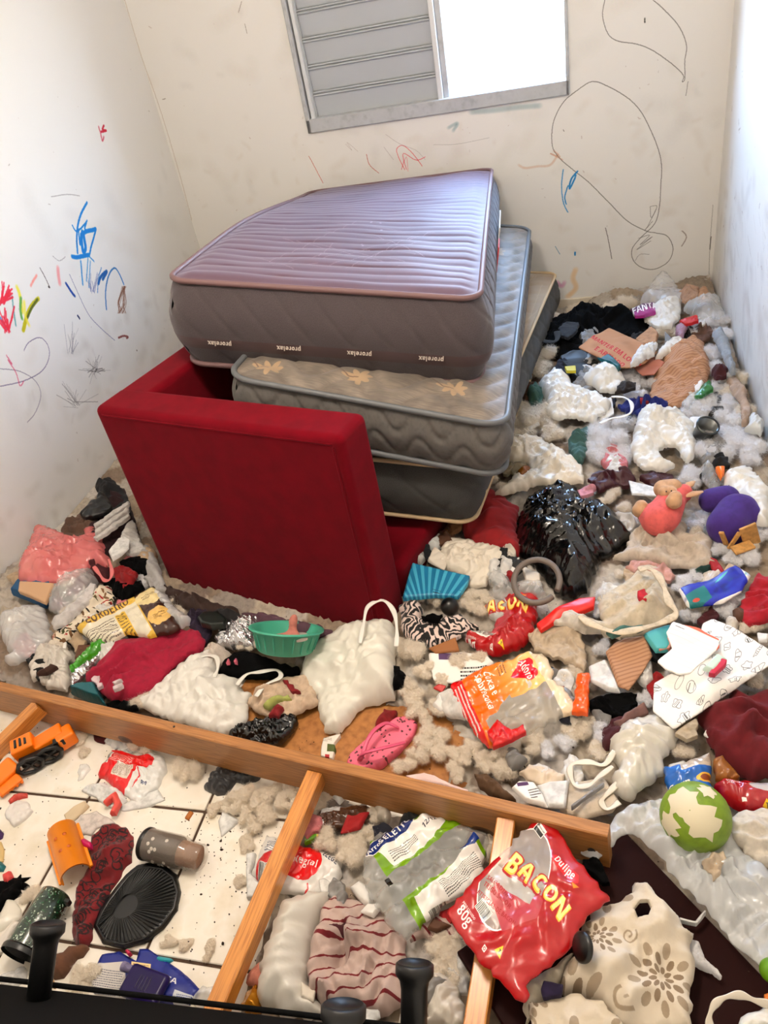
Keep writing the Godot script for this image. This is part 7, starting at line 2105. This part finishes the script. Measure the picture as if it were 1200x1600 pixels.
	# left edge
	lay("red_sock", "long garnet patterned sock on the tiles", "sock", M.sock, "b4", [430, 20, 480, -25, 540, -45, 590, -20, 612, 10, 636, 60, 612, 140, 560, 210, 520, 280, 475, 360, 438, 440, 436, 510, 395, 548, 352, 525, 342, 440, 345, 370, 352, 300, 378, 225, 430, 160, 410, 90], {"k": "cloth", "th": 0.035, "rim": 0.03, "fold": 0.018, "fs": 12.0, "lift": 0.002})
	lay("pink_bow_scrap", "small pink plastic bow on the garnet sock", "scrap", mat(Color(0.75, 0.08, 0.35), 0.3), "b4", [372, 40, 400, 28, 428, 50, 425, 78, 385, 72], {"k": "foil", "th": 0.014, "fold": 0.008, "lift": 0.03})
	lay("black_glove", "black fringed glove at the left edge of tiles", "glove", M.black_cloth, "b4", [-60, 240, 0, 232, 55, 222, 105, 195, 100, 212, 145, 215, 110, 235, 140, 262, 95, 268, 105, 290, 60, 315, 20, 340, -30, 420, -60, 400], {"k": "cloth", "th": 0.035, "fold": 0.02, "fs": 16.0, "lift": 0.003})
	lay("broken_cup", "broken white cup piece at the left edge", "cup", mat(Color(0.86, 0.84, 0.79), 0.3), "b4", [-40, 440, 0, 400, 38, 312, 75, 325, 100, 365, 98, 405, 60, 432, 20, 470, -20, 500], {"k": "paper", "th": 0.04, "fold": 0.01, "lift": 0.003})
	lay("white_shell_scrap", "curved white plastic scrap under the black foot", "scrap", mat(Color(0.85, 0.82, 0.78), 0.4), "b4", [-30, 480, 20, 460, 70, 410, 95, 425, 50, 480, 20, 560, -30, 590], {"k": "paper", "th": 0.03, "fold": 0.01, "lift": 0.003})
	lay("brown_plush_arm", "brown plush toy arm below the garnet sock", "plush toy", cloth(Color(0.40, 0.25, 0.16), {"rim": 0.5}), "b4", [232, 620, 270, 580, 330, 540, 400, 525, 418, 545, 390, 590, 340, 622, 300, 682, 255, 690], {"k": "cloth", "th": 0.03, "rim": 0.025, "fold": 0.01, "lift": 0.003})
	lay("clear_film", "white translucent film at lower left corner", "film", M.milky, "b4", [0, 690, 40, 650, 120, 630, 125, 700, 60, 730, 0, 720], O.call(bagf, {"th": 0.02, "lift": 0.003}))
	lay("tan_card", "tan card strip beside the round black foot", "card", mat(Color(0.74, 0.55, 0.33), 0.8), "b4", [215, 720, 225, 640, 240, 650, 262, 735], {"k": "paper", "th": 0.003, "rim": 0.003, "fold": 0.004, "lift": 0.003})
	lay("chocolate_box", "flattened blue chocolate box on the tiles", "box", M.choc, "b4", [425, 690, 475, 575, 560, 560, 640, 606, 655, 548, 695, 548, 800, 620, 850, 650, 945, 742, 890, 812, 560, 790, 440, 760], {"k": "paper", "th": 0.016, "rim": 0.006, "fold": 0.014, "lift": 0.003, "frame": frame("b4", [440, 570, 960, 640, 420, 790])})
	lay("yellow_scrap", "small yellow plastic scrap on the blue box", "scrap", mat(Color(0.90, 0.55, 0.05), 0.4), "b4", [640, 635, 655, 628, 718, 655, 708, 675, 660, 655], {"k": "paper", "th": 0.006, "rim": 0.003, "fold": 0.004, "lift": 0.03})
	lay("pink_scrap", "small pink scrap above the blue box", "scrap", mat(Color(0.70, 0.06, 0.25), 0.4), "b4", [585, 555, 600, 548, 615, 565, 600, 578], {"k": "paper", "th": 0.006, "rim": 0.003, "fold": 0.0, "lift": 0.022})
	lay("teal_stick", "turquoise plastic stick beside the blue box", "stick", mat(Color(0.15, 0.60, 0.66), 0.35), "b4", [728, 592, 745, 582, 800, 592, 815, 602, 795, 612, 745, 610], {"k": "paper", "th": 0.008, "rim": 0.005, "fold": 0.0, "lift": 0.003})
	lay("clear_bag_knot", "small clear knotted bag at the batten foot", "bag", M.milky, "b4", [900, 800, 915, 755, 960, 728, 1030, 722, 1020, 770, 1000, 815, 930, 815], O.call(bagf, {"th": 0.035, "lift": 0.003}))
	lay("purple_toy_scrap", "purple toy piece at the left picture edge", "toy", mat(Color(0.25, 0.12, 0.35), 0.5), "b3", [-30, 720, 0, 705, 18, 725, 12, 750, -10, 760], {"k": "paper", "th": 0.02, "fold": 0.0, "lift": 0.003})
	lay("cream_toy_scrap", "cream and teal toy piece below the purple one", "toy", mat(Color(0.80, 0.68, 0.45), 0.6), "b3", [-30, 770, 5, 765, 20, 800, 15, 860, -20, 870], {"k": "paper", "th": 0.025, "fold": 0.004, "lift": 0.003})
	lay("teal_toy_scrap", "teal plastic toy scrap at the tile joint", "toy", mat(Color(0.05, 0.40, 0.42), 0.4), "b3", [-20, 870, 5, 858, 28, 880, 15, 905, -10, 905], {"k": "paper", "th": 0.02, "fold": 0.0, "lift": 0.003})
	lay("coral_toy_scrap", "coral toy piece beside the black glove", "toy", mat(Color(0.82, 0.25, 0.24), 0.5), "b4", [12, 205, 50, 183, 65, 212, 40, 240, 18, 232], {"k": "paper", "th": 0.02, "fold": 0.0, "lift": 0.003})

func tag_image() -> Image:
	var im := canvas(128, 160, Color(0.90, 0.87, 0.82))
	im.fill_rect(Rect2i(50, 60, 60, 50), Color(0.30, 0.34, 0.12))
	im.fill_rect(Rect2i(40, 130, 30, 24), Color(0.65, 0.1, 0.12))
	small_print(im, 8, 20, 70, 30, 3, Color(0.5, 0.45, 0.4))
	return im

# ------------------------------------------------------------------ shaped things
func axes_towards(dir: Vector3, up := Vector3.UP) -> Basis:
	# y along dir
	var y := dir.normalized()
	var x := y.cross(up)
	if x.length() < 0.05: x = y.cross(Vector3.RIGHT)
	x = x.normalized()
	return Basis(x, y, x.cross(y))

func shaped_things():
	# hardboard sheet on the floor behind the rail
	var hb := mat(Color.WHITE, 0.5, {"tex": noise_tex(512, 0.02, [Color(0.55, 0.34, 0.15), Color(0.66, 0.43, 0.21), Color(0.72, 0.49, 0.25)], 51, FastNoiseLite.TYPE_SIMPLEX, 5), "tri": 3.0})
	var o: Node3D = obj("hardboard_sheet", box_mesh(Vector3(0.78, 0.006, 0.36), 0.001), hb)
	o.transform = Transform3D(Basis(Vector3.UP, -0.196), Vector3(-0.60, 0.0035, -1.185))
	tag(o, "brown hardboard sheet lying flat behind the bed rail", "panel")
	# dark brown laminate panel at lower right
	var c := at_height(Vector2(978, 1300), 0.075)
	var r := at_height(Vector2(1206, 1540), 0.075)
	var u := (r - c).normalized()
	var v := u.cross(Vector3.UP).normalized()
	if v.x > 0: v = -v
	o = obj("laminate_board", box_mesh(Vector3(0.62, 0.015, 0.42), 0.002), mat(Color(0.13, 0.03, 0.022), 0.6, {"spec": 0.2}))
	o.transform = Transform3D(Basis(u, Vector3.UP, u.cross(Vector3.UP)), c + u * 0.31 + v * 0.21 - Vector3.UP * 0.008)
	tag(o, "dark brown laminate furniture panel under the flower print cushion cover", "panel")
	# basin
	var p := on_heap(Vector2(455, 1028), 0.012)
	var teal := mat(Color(0.27, 0.64, 0.53), 0.35)
	var b := base("basin", p, "turquoise plastic basin beside the red sofa arm", "basin")
	b.position += Vector3(0, 0.045, 0.02)
	b.rotation = Vector3(-0.62, 0, -0.08)
	var bowl := obj("bowl", lathe([[0.0, 0.003], [0.072, 0.003], [0.076, 0.006], [0.094, 0.062], [0.104, 0.064], [0.105, 0.068], [0.098, 0.070], [0.090, 0.066], [0.073, 0.011], [0.0, 0.009]], 48), teal, b)
	for k in 40:
		if k % 2: continue
		var a := TAU * k / 40
		obj("rib", tube([Vector3(cos(a) * 0.079, 0.012, sin(a) * 0.079), Vector3(cos(a) * 0.0925, 0.056, sin(a) * 0.0925)], 0.0018, 5), teal, bowl)
	var doll := obj("broken_doll", blobs([[Vector3(-0.03, 0, 0), Vector3(0.03, 0.01, 0.01), 0.016, 0.02], [Vector3(0.02, 0.0, 0), Vector3(0.026, 0.055, -0.01), 0.013, 0.007], [Vector3(0.026, 0.055, -0.01), Vector3(0.03, 0.065, -0.01), 0.009, 0.007]], 0.005, 0.006), cloth(Color(0.78, 0.48, 0.42)))
	doll.position = b.transform * Vector3(0.01, 0.04, 0.03)
	doll.rotation.x = -0.4
	tag(doll, "pink broken doll piece lying in the turquoise basin", "doll")
	var cup := obj("white_cup_lid", lathe([[0.0, 0.012], [0.026, 0.012], [0.03, 0.006], [0.028, 0.0], [0.0, 0.0]], 28), mat(Color(0.82, 0.78, 0.74), 0.4))
	cup.position = b.transform * Vector3(0.052, 0.05, 0.04)
	cup.rotation.x = -0.5
	tag(cup, "small white lid lying in the turquoise basin", "lid")
	# flip-flop
	var ff := base("flip_flop", on_heap(Vector2(598, 1165), 0.004), "pink flip-flop with dark dots on hardboard", "flip-flop")
	patch(ff, "sole", M.flip if M.has("flip") else cloth(Color(0.9, 0.42, 0.52)), "o", [541, 1196, 545, 1182, 566, 1163, 596, 1142, 620, 1124, 640, 1120, 652, 1130, 646, 1150, 622, 1176, 596, 1198, 565, 1206], {"k": "paper", "th": 0.016, "rim": 0.005, "fold": 0.003, "lift": 0.006, "level": true})
	var pinkm := mat(Color(0.84, 0.32, 0.46), 0.4)
	for q in [[622, 1137, 605, 1130, 588, 1138, 575, 1155, 566, 1180, 562, 1188], [632, 1160, 610, 1166, 585, 1172, 566, 1178, 560, 1186]]:
		var path := path_on("o", q, 0.026, 0.035)
		for k in path.size(): path[k] -= ff.position
		obj("strap", tube(path, 0.0055, 8, 0.6), pinkm, ff)
	# pink plush calf: sits leaning back, head to the upper right
	p = on_heap(Vector2(1040, 805), 0.03)
	var px := 1.0 / F * EYE.distance_to(p)
	var from := p
	var S := func(x: float, y: float, h: float) -> Vector3:   # offsets in picture pixels on the ground, height in metres
		return at_height(Vector2(x, y), from.y + h) - from
	var calf := base("plush_calf", p, "coral pink plush calf with beige hands and muzzle", "plush toy")
	var coral := cloth(Color(0.88, 0.38, 0.36), {"rim": 0.5})
	var beige := cloth(Color(0.80, 0.62, 0.46), {"rim": 0.5})
	obj("body", blobs([[S.call(1030, 812, 0.045), S.call(1046, 785, 0.06), 0.047, 0.038], [S.call(1022, 815, 0.04), S.call(1003, 798, 0.045), 0.028, 0.022], [S.call(1048, 808, 0.05), S.call(1056, 790, 0.07), 0.026, 0.022], [S.call(1050, 780, 0.065), S.call(1068, 770, 0.07), 0.030, 0.026]], 0.0065, 0.008), coral, calf)
	obj("muzzle", blobs([[S.call(1036, 764, 0.085), S.call(1052, 762, 0.085), 0.027, 0.026], [S.call(1040, 770, 0.095), S.call(1048, 770, 0.095), 0.018, 0.018]], 0.005, 0.006), beige, calf)
	for q in [[1000, 797, 0.058], [1053, 783, 0.105]]:
		obj("hand", blobs([[S.call(q[0], q[1], q[2]), S.call(q[0] + 2, q[1] - 6, q[2] + 0.008), 0.023, 0.019]], 0.0055, 0.006), beige, calf)
	for q in [[[1072, 775], [1098, 768]], [[1070, 762], [1085, 752]]]:
		obj("ear", tube([S.call(q[0][0], q[0][1], 0.08), S.call((q[0][0] + q[1][0]) / 2.0, (q[0][1] + q[1][1]) / 2.0, 0.087), S.call(q[1][0], q[1][1], 0.08)], [0.007, 0.013, 0.004], 10, 0.45), beige, calf)
	obj("nostril", tube([S.call(1040, 768, 0.113), S.call(1042, 768, 0.113)], 0.0022, 6), M.black_plastic, calf)
	obj("nostril", tube([S.call(1048, 767, 0.113), S.call(1050, 767, 0.113)], 0.0022, 6), M.black_plastic, calf)
	# purple plush, face down
	p = from
	var pur := base("purple_plush", p, "purple plush toy lying face down near the right wall", "plush toy")
	var purple := cloth(Color(0.24, 0.12, 0.46), {"rim": 0.5})
	obj("body", blobs([[S.call(1137, 822, 0.035), S.call(1150, 800, 0.045), 0.056, 0.052], [S.call(1160, 800, 0.05), S.call(1174, 806, 0.045), 0.032, 0.030], [S.call(1150, 792, 0.05), S.call(1166, 790, 0.06), 0.025, 0.025]], 0.0065, 0.006), purple, pur)
	obj("head", blobs([[S.call(1112, 782, 0.045), S.call(1134, 780, 0.055), 0.036, 0.040]], 0.006, 0.006), purple, pur)
	obj("ear", tube([S.call(1104, 775, 0.06), S.call(1097, 770, 0.055)], [0.012, 0.008], 8), purple, pur)
	# balls
	var ball := func(called: String, label: String, at: Vector3, rad: float, m: Material) -> Node3D:
		var n := obj(called, lathe_ball(rad), m)
		n.position = at
		tag(n, label, "ball")
		return n
	p = on_heap(pt("v6", 335, 1020), 0.02)
	ball.call("black_ball", "glossy black ball behind the zebra plush", p + Vector3.UP * 0.018, 0.026, mat(Color(0.02, 0.018, 0.018), 0.3))
	p = on_heap(pt("b8", 850, 250), 0.03)
	var gb := base("green_ball", p, "lime green ball with cream patches inside the translucent bag", "ball")
	obj("rubber_ball", shifted(lathe_ball(0.066), Vector3(0, -0.06, 0)), mat(Color(0.48, 0.60, 0.10), 0.5, {"tex": T.mottle, "tri": 6.0}), gb)
	for q in [[Vector3(-0.4, 0.85, 0.1), 0.45], [Vector3(0.1, 0.75, 0.6), 0.5], [Vector3(-0.75, 0.3, 0.5), 0.35], [Vector3(0.3, 0.9, -0.3), 0.25]]:
		obj("cream_patch", ball_patch(0.0668, q[0].normalized(), q[1], Vector3(0, 0.06, 0)), mat(Color(0.84, 0.80, 0.68), 0.7), gb)
	p = on_heap(pt("b8", 1215, 905), 0.05)
	ball.call("lime_ball", "small lime green ball beside the brown panel", p + Vector3.UP * 0.012, 0.02, mat(Color(0.36, 0.55, 0.04), 0.4))
	# grey ring (headband)
	p = on_heap(pt("v6", 875, 850), 0.055)
	var ring := []
	for k in 33:
		var a := deg_to_rad(-25.0 + 340.0 * k / 32)
		ring.append(Vector3(cos(a) * 0.062, 0.012 + 0.012 * sin(a), sin(a) * -0.075))
	o = obj("grey_ring", tube(ring, 0.0085, 10), mat(Color(0.42, 0.37, 0.33), 0.55))
	o.position = p
	tag(o, "grey plastic hair band leaning on the black rubbish bag", "hair band")
	# steel lid near the right wall
	p = on_heap(pt("v5", 905, 745), 0.04)
	o = base("steel_cup", p, "small brushed steel cup beside the torn white bag", "cup")
	obj("cup_body", lathe([[0.0, 0.0], [0.03, 0.0], [0.034, 0.05], [0.036, 0.052], [0.032, 0.052], [0.028, 0.006], [0.0, 0.005]], 32), mat(Color(0.42, 0.43, 0.43), 0.3, {"metal": 0.9}), o)
	obj("cup_rim", lathe([[0.034, 0.048], [0.0375, 0.050], [0.0375, 0.056], [0.033, 0.057]], 32), mat(Color(0.3, 0.31, 0.31), 0.3, {"metal": 0.9}), o)
	o.rotation = Vector3(0.35, 0, -0.25)
	# wooden toy chair pieces
	p = on_heap(pt("v7", 1030, 600), 0.03)
	var wood := mat(Color(0.80, 0.58, 0.30), 0.6, {"tex": T.mottle, "tri": 8.0})
	o = base("toy_chair", p, "broken pale wooden doll chair below the purple plush", "toy chair")
	for q in [[Vector3(0.02, 0.03, 0.0), Vector3(0.045, 0.075, 0.008), Vector3(0, 0.3, 0.3)], [Vector3(-0.02, 0.02, 0.01), Vector3(0.012, 0.06, 0.008), Vector3(0, 0.1, -0.4)], [Vector3(0.0, 0.012, 0.03), Vector3(0.06, 0.008, 0.03), Vector3(0.2, 0.5, 0)], [Vector3(-0.045, 0.02, 0.0), Vector3(0.014, 0.05, 0.008), Vector3(0.2, -0.4, 0.3)]]:
		var w := obj("wood_piece", box_mesh(q[1], 0.002), wood, o)
		w.position = q[0]
		w.rotation = q[2]
	# glass jar lying on the tiles: dark lid end to the left, neck to the right
	var a0 := at_height(Vector2(228, 1318), 0.036)
	var a1 := at_height(Vector2(316, 1341), 0.030)
	var L := a0.distance_to(a1)
	o = base("glass_jar", Vector3(a0.x, 0.0, a0.z), "dirty glass jar with brown contents lying on the tiles", "jar")
	var bas := axes_towards(a1 - a0)
	var parts := [
		["dark_base", [[0.0, -0.004], [0.034, -0.004], [0.037, 0.0], [0.037, 0.008], [0.0, 0.008]], mat(Color(0.03, 0.035, 0.04), 0.35)],
		["sticky_contents", [[0.0, 0.009], [0.034, 0.009], [0.034, L * 0.60], [0.0, L * 0.60]], mat(Color(0.13, 0.085, 0.06), 0.35, {"tex": T.velvet, "tri": 12.0})],
		["neck_residue", [[0.0, L * 0.61], [0.028, L * 0.64], [0.026, L * 0.93], [0.0, L * 0.93]], mat(Color(0.55, 0.38, 0.27), 0.6, {"tex": T.velvet, "tri": 16.0})],
		["glass_wall", [[0.036, 0.006], [0.037, L * 0.55], [0.035, L * 0.68], [0.029, L * 0.76], [0.0285, L * 0.80], [0.0305, L * 0.82], [0.0285, L * 0.85], [0.0305, L * 0.88], [0.0285, L * 0.91], [0.030, L * 0.97], [0.026, L]], mat(Color(0.80, 0.74, 0.68), 0.08, {"alpha": 0.22})]]
	for q in parts:
		var w := obj(q[0], lathe(q[1], 32), q[2], o)
		w.transform = Transform3D(bas, a0 - o.position)
	for k in 12:
		var an := rng.randf_range(-0.4, 2.2)
		var yy := rng.randf_range(0.15, 0.6) * L
		var w := obj("white_flower_print", lathe([[0.0, 0.0004], [0.0035, 0.0004], [0.0045, 0.0]], 7), mat(Color(0.75, 0.72, 0.68), 0.6), o)
		var nrm := (bas.x * cos(an) + bas.z * sin(an))
		w.transform = Transform3D(axes_towards(nrm), a0 + bas.y * yy + nrm * 0.0376 - o.position)
	# black ribbed lid
	p = at_height(Vector2(215, 1414), 0.008)
	o = base("ribbed_lid", Vector3(p.x, 0.0, p.z), "oval black ribbed plastic lid lying on the tiles", "lid")
	var lidshape := sheet_mesh(pts("b4", [645, 155, 700, 145, 765, 152, 830, 200, 848, 280, 832, 365, 765, 455, 680, 520, 580, 547, 480, 522, 438, 445, 465, 372, 500, 315, 540, 262, 590, 200]), {"k": "paper", "th": 0.014, "rim": 0.012, "fold": 0.0, "y": 0.004, "cell": 0.003})
	var lm := mat(Color(0.016, 0.017, 0.018), 0.3)
	var w2 := obj("lid_plate", lidshape.mesh, lm, o)
	w2.position = lidshape.at - o.position
	var cc := at_height(pt("b4", 560, 350), 0.018)
	var rimp := pts("b4", [645, 175, 700, 165, 758, 172, 812, 215, 830, 285, 815, 358, 752, 442, 672, 502, 582, 528, 492, 505, 456, 440, 480, 378, 512, 325, 550, 275, 598, 215])
	for k in rimp.size():
		for t in 4:
			var e := at_height(rimp[k].lerp(rimp[(k + 1) % rimp.size()], t / 4.0), 0.018)
			var s := cc.lerp(e, 0.32)
			obj("rib", tube([s - lidshape.at, s.lerp(e, 0.5) - lidshape.at, e - lidshape.at], [0.0006, 0.0014, 0.0016], 5), lm, w2)
	var rr := []
	for k in rimp.size() + 1: rr.append(at_height(rimp[k % rimp.size()], 0.018) - o.position)
	obj("raised_rim", tube(rr, 0.0028, 6, 1.0, false), lm, o)
	# green glitter tumbler
	a0 = at_height(Vector2(33, 1490), 0.042)
	a1 = at_height(Vector2(88, 1398), 0.042)
	L = a0.distance_to(a1)
	o = base("glitter_tumbler", Vector3(a0.x, 0, a0.z), "green glitter tumbler lying open end first on the tiles", "tumbler")
	bas = axes_towards(a1 - a0)
	var gl := canvas(256, 256, Color(0.04, 0.16, 0.09))
	for k in 1500: ellipse(gl, rng.randf() * 256, rng.randf() * 256, rng.randf_range(1, 3.5), rng.randf_range(1, 2), [Color(0.75, 0.78, 0.72), Color(0.10, 0.32, 0.18), Color(0.02, 0.08, 0.05), Color(0.5, 0.56, 0.5)][k % 4], rng.randf() * PI, 5)
	w2 = obj("glitter_wall", lathe([[0.041, 0.0], [0.038, L * 0.5], [0.035, L], [0.030, L + 0.004], [0.0, L + 0.004]], 36), mat(Color.WHITE, 0.25, {"tex": tex(gl), "coat": 0.6}), o)
	w2.transform = Transform3D(bas, a0 - o.position)
	w2 = obj("black_liner", lathe([[0.043, -0.006], [0.044, 0.004], [0.042, 0.008], [0.038, 0.0], [0.033, L * 0.8], [0.0, L * 0.8]], 36), mat(Color(0.012, 0.013, 0.014), 0.35), o)
	w2.transform = Transform3D(bas, a0 - o.position)
	w2 = obj("cap_tab", box_mesh(Vector3(0.016, 0.012, 0.02), 0.003), mat(Color(0.05, 0.07, 0.06), 0.4), o)
	w2.transform = Transform3D(bas, a1 + bas.x * 0.036 - bas.y * 0.01 - o.position)
	# purple flat flask
	a0 = at_height(Vector2(226, 1540), 0.035)
	o = base("purple_flask", a0, "flat purple plastic flask on the blue chocolate box", "flask")
	var dirf := at_height(Vector2(258, 1552), 0.035) - at_height(Vector2(195, 1528), 0.035)
	o.basis = Basis(Vector3.UP, atan2(-dirf.z, dirf.x))
	var pm := mat(Color(0.10, 0.04, 0.27), 0.3, {"spec": 0.35})
	obj("flask_body", soft_box(Vector3(0.092, 0.022, 0.062), 0.010), pm, o)
	w2 = obj("flask_neck", lathe([[0.0, 0.0], [0.008, 0.0], [0.008, 0.014], [0.0095, 0.014], [0.0095, 0.024], [0.0, 0.024]], 20), mat(Color(0.45, 0.42, 0.55), 0.3), o)
	w2.transform = Transform3D(Basis(Vector3.BACK, PI / 2), Vector3(-0.044, 0, -0.018))
	for k in 4: obj("embossed_mark", box_mesh(Vector3(0.003, 0.0016, 0.026), 0.0005, Vector3(-0.012 + k * 0.008, 0.0112, 0.0)), mat(Color(0.11, 0.06, 0.24), 0.2), o)
	# orange toy tunnel: half shell with raised eyes
	a0 = at_height(Vector2(100, 1302), 0.02)
	a1 = at_height(Vector2(122, 1372), 0.02)
	o = base("orange_toy_shell", Vector3(a0.x, 0, a0.z), "orange half-round toy shell with embossed eyes on the sock", "toy")
	bas = axes_towards(a1 - a0)
	L = a0.distance_to(a1)
	var om := mat(Color(0.95, 0.54, 0.03), 0.36)
	var st := new_st()
	st.set_smooth_group(0)
	for k in 20:
		for side in 2:
			var t0 := PI * (k / 20.0 * 1.15 - 0.075)
			var t1 := PI * ((k + 1) / 20.0 * 1.15 - 0.075)
			var rad := 0.034 if side == 0 else 0.031
			var A := Vector3(cos(t0) * rad, 0, sin(t0) * rad)
			var B := Vector3(cos(t1) * rad, 0, sin(t1) * rad)
			quad(st, A, A + Vector3(0, L, 0), B + Vector3(0, L, 0), B)
	for k in 20:
		for e in [0.0, L]:
			var t0 := PI * (k / 20.0 * 1.15 - 0.075)
			var t1 := PI * ((k + 1) / 20.0 * 1.15 - 0.075)
			quad(st, Vector3(cos(t0) * 0.034, e, sin(t0) * 0.034), Vector3(cos(t1) * 0.034, e, sin(t1) * 0.034), Vector3(cos(t1) * 0.031, e, sin(t1) * 0.031), Vector3(cos(t0) * 0.031, e, sin(t0) * 0.031))
	# its open side looks down
	var zb := Vector3.UP
	var yb := bas.y
	var fb := Basis(yb.cross(zb).normalized(), yb, zb).orthonormalized()
	w2 = obj("shell", done(st), om, o)
	w2.transform = Transform3D(fb, a0 + Vector3.UP * 0.012 - o.position)
	for q in [[0.30, 0.5], [0.30, 1.15], [0.58, 0.6], [0.58, 1.2]]:
		var n := fb * Vector3(cos(q[1] + 0.7), 0, sin(q[1] + 0.7))
		w2 = obj("embossed_eye", lathe([[0.0, 0.0018], [0.003, 0.0016], [0.0048, 0.0]], 14), mat(Color(0.74, 0.33, 0.01), 0.35), o)
		w2.transform = Transform3D(axes_towards(n), a0 + Vector3.UP * 0.012 + yb * L * q[0] + n * 0.0342 - o.position)
	for sd in [-1.0, 1.0]:
		w2 = obj("foot_rail", box_mesh(Vector3(0.008, L * 0.96, 0.006), 0.001, Vector3(0.036 * sd, L / 2, -0.006)), om, o)
		w2.transform = Transform3D(fb, a0 + Vector3.UP * 0.014 - o.position)
	toy_truck()
	# black oval button on the cushion cover
	p = on_heap(pt("b8", 330, 780), 0.13)
	o = obj("black_button", lathe([[0.0, 0.006], [0.02, 0.006], [0.025, 0.002], [0.025, -0.003], [0.0, -0.003]], 28), mat(Color(0.03, 0.022, 0.02), 0.35))
	o.transform = Transform3D(axes_towards(Vector3(-0.75, 0.55, 0.3)), p)
	tag(o, "round dark button on the side of flower print cushion cover", "button")

func lathe_ball(rad: float) -> ArrayMesh:
	var prof := []
	for k in 17:
		var a := PI * k / 16
		prof.append([sin(a) * rad, cos(a) * rad])
	return lathe(prof, 32)

func ball_patch(rad: float, n: Vector3, half: float, off: Vector3) -> ArrayMesh:
	var bas := axes_towards(n)
	var V := PackedVector3Array()
	var N := PackedVector3Array()
	var I := PackedInt32Array()
	for i in 6:
		for k in 20:
			var t := half * i / 5.0 * (1.0 + 0.2 * sin(k * 1.9) + 0.12 * sin(k * 3.3))
			var a := TAU * k / 20
			var d := bas * Vector3(sin(t) * cos(a), cos(t), sin(t) * sin(a))
			V.append(d * rad + off)
			N.append(d)
	for i in 5:
		for k in 20:
			var a := i * 20 + k
			var b := i * 20 + (k + 1) % 20
			for q in [a, b + 20, b, a, a + 20, b + 20]: I.append(q)
	return arr_mesh(V, N, PackedVector2Array(), I)

func toy_truck():
	# lies on its side: orange cab and scoop, black undercarriage towards the camera
	var p := at_height(Vector2(55, 1178), 0.03)
	var o := base("toy_truck", Vector3(p.x, 0, p.z), "orange toy truck with black undercarriage lying on the tiles", "toy truck")
	var d := at_height(Vector2(120, 1140), 0.03) - at_height(Vector2(10, 1190), 0.03)
	o.rotation.y = atan2(-d.z, d.x)
	var om := mat(Color(0.95, 0.47, 0.015), 0.36)
	var bm := mat(Color(0.03, 0.03, 0.032), 0.4)
	var add := func(called: String, c: Vector3, s: Vector3, r: float, m: Material, rot := Vector3.ZERO):
		var w := obj(called, soft_box(s, r), m, o)
		w.position = c
		w.rotation = rot
	add.call("cab", Vector3(-0.02, 0.045, -0.025), Vector3(0.06, 0.05, 0.05), 0.006, om, Vector3(0.1, 0, 0.05))
	add.call("hood", Vector3(0.045, 0.04, -0.02), Vector3(0.08, 0.035, 0.045), 0.006, om, Vector3(0, 0.1, 0.1))
	add.call("rear_body", Vector3(0.085, 0.035, -0.005), Vector3(0.05, 0.045, 0.05), 0.008, om, Vector3(0, 0.2, 0))
	add.call("scoop", Vector3(-0.085, 0.03, 0.02), Vector3(0.075, 0.03, 0.05), 0.008, om, Vector3(0.3, 0.5, 0.1))
	add.call("scoop_lip", Vector3(-0.075, 0.018, 0.055), Vector3(0.06, 0.012, 0.03), 0.004, om, Vector3(0.2, 0.4, 0))
	for k in 5:
		add.call("scoop_tooth", Vector3(-0.10 + k * 0.013, 0.012, 0.072 - k * 0.004), Vector3(0.007, 0.008, 0.012), 0.002, om, Vector3(0, 0.4, 0))
	for k in 3:
		add.call("cab_window_bar", Vector3(-0.035 + k * 0.013, 0.070, -0.025), Vector3(0.007, 0.003, 0.03), 0.001, bm)
	# black wheel frame with spokes
	for r in [[0.0, 0.03, 0.028], [0.05, 0.03, 0.022]]:
		var ring := []
		for k in 9:
			var a := TAU * k / 8
			ring.append(Vector3(-0.015 + r[0] + cos(a) * 0.034, r[1] + sin(a) * 0.026, r[2] + 0.006))
		var wf := obj("wheel_frame", tube(ring, 0.006, 6, 1.0, false), bm, o)
		for k in 4:
			var a := TAU * k / 4 + 0.4
			obj("spoke", tube([Vector3(-0.015 + r[0], r[1], r[2] + 0.006), Vector3(-0.015 + r[0] + cos(a) * 0.034, r[1] + sin(a) * 0.026, r[2] + 0.006)], 0.004, 6), bm, wf)
	add.call("axle_block", Vector3(0.01, 0.03, 0.012), Vector3(0.10, 0.03, 0.014), 0.003, bm)
	add.call("hitch", Vector3(0.07, 0.045, 0.012), Vector3(0.03, 0.02, 0.02), 0.003, bm)
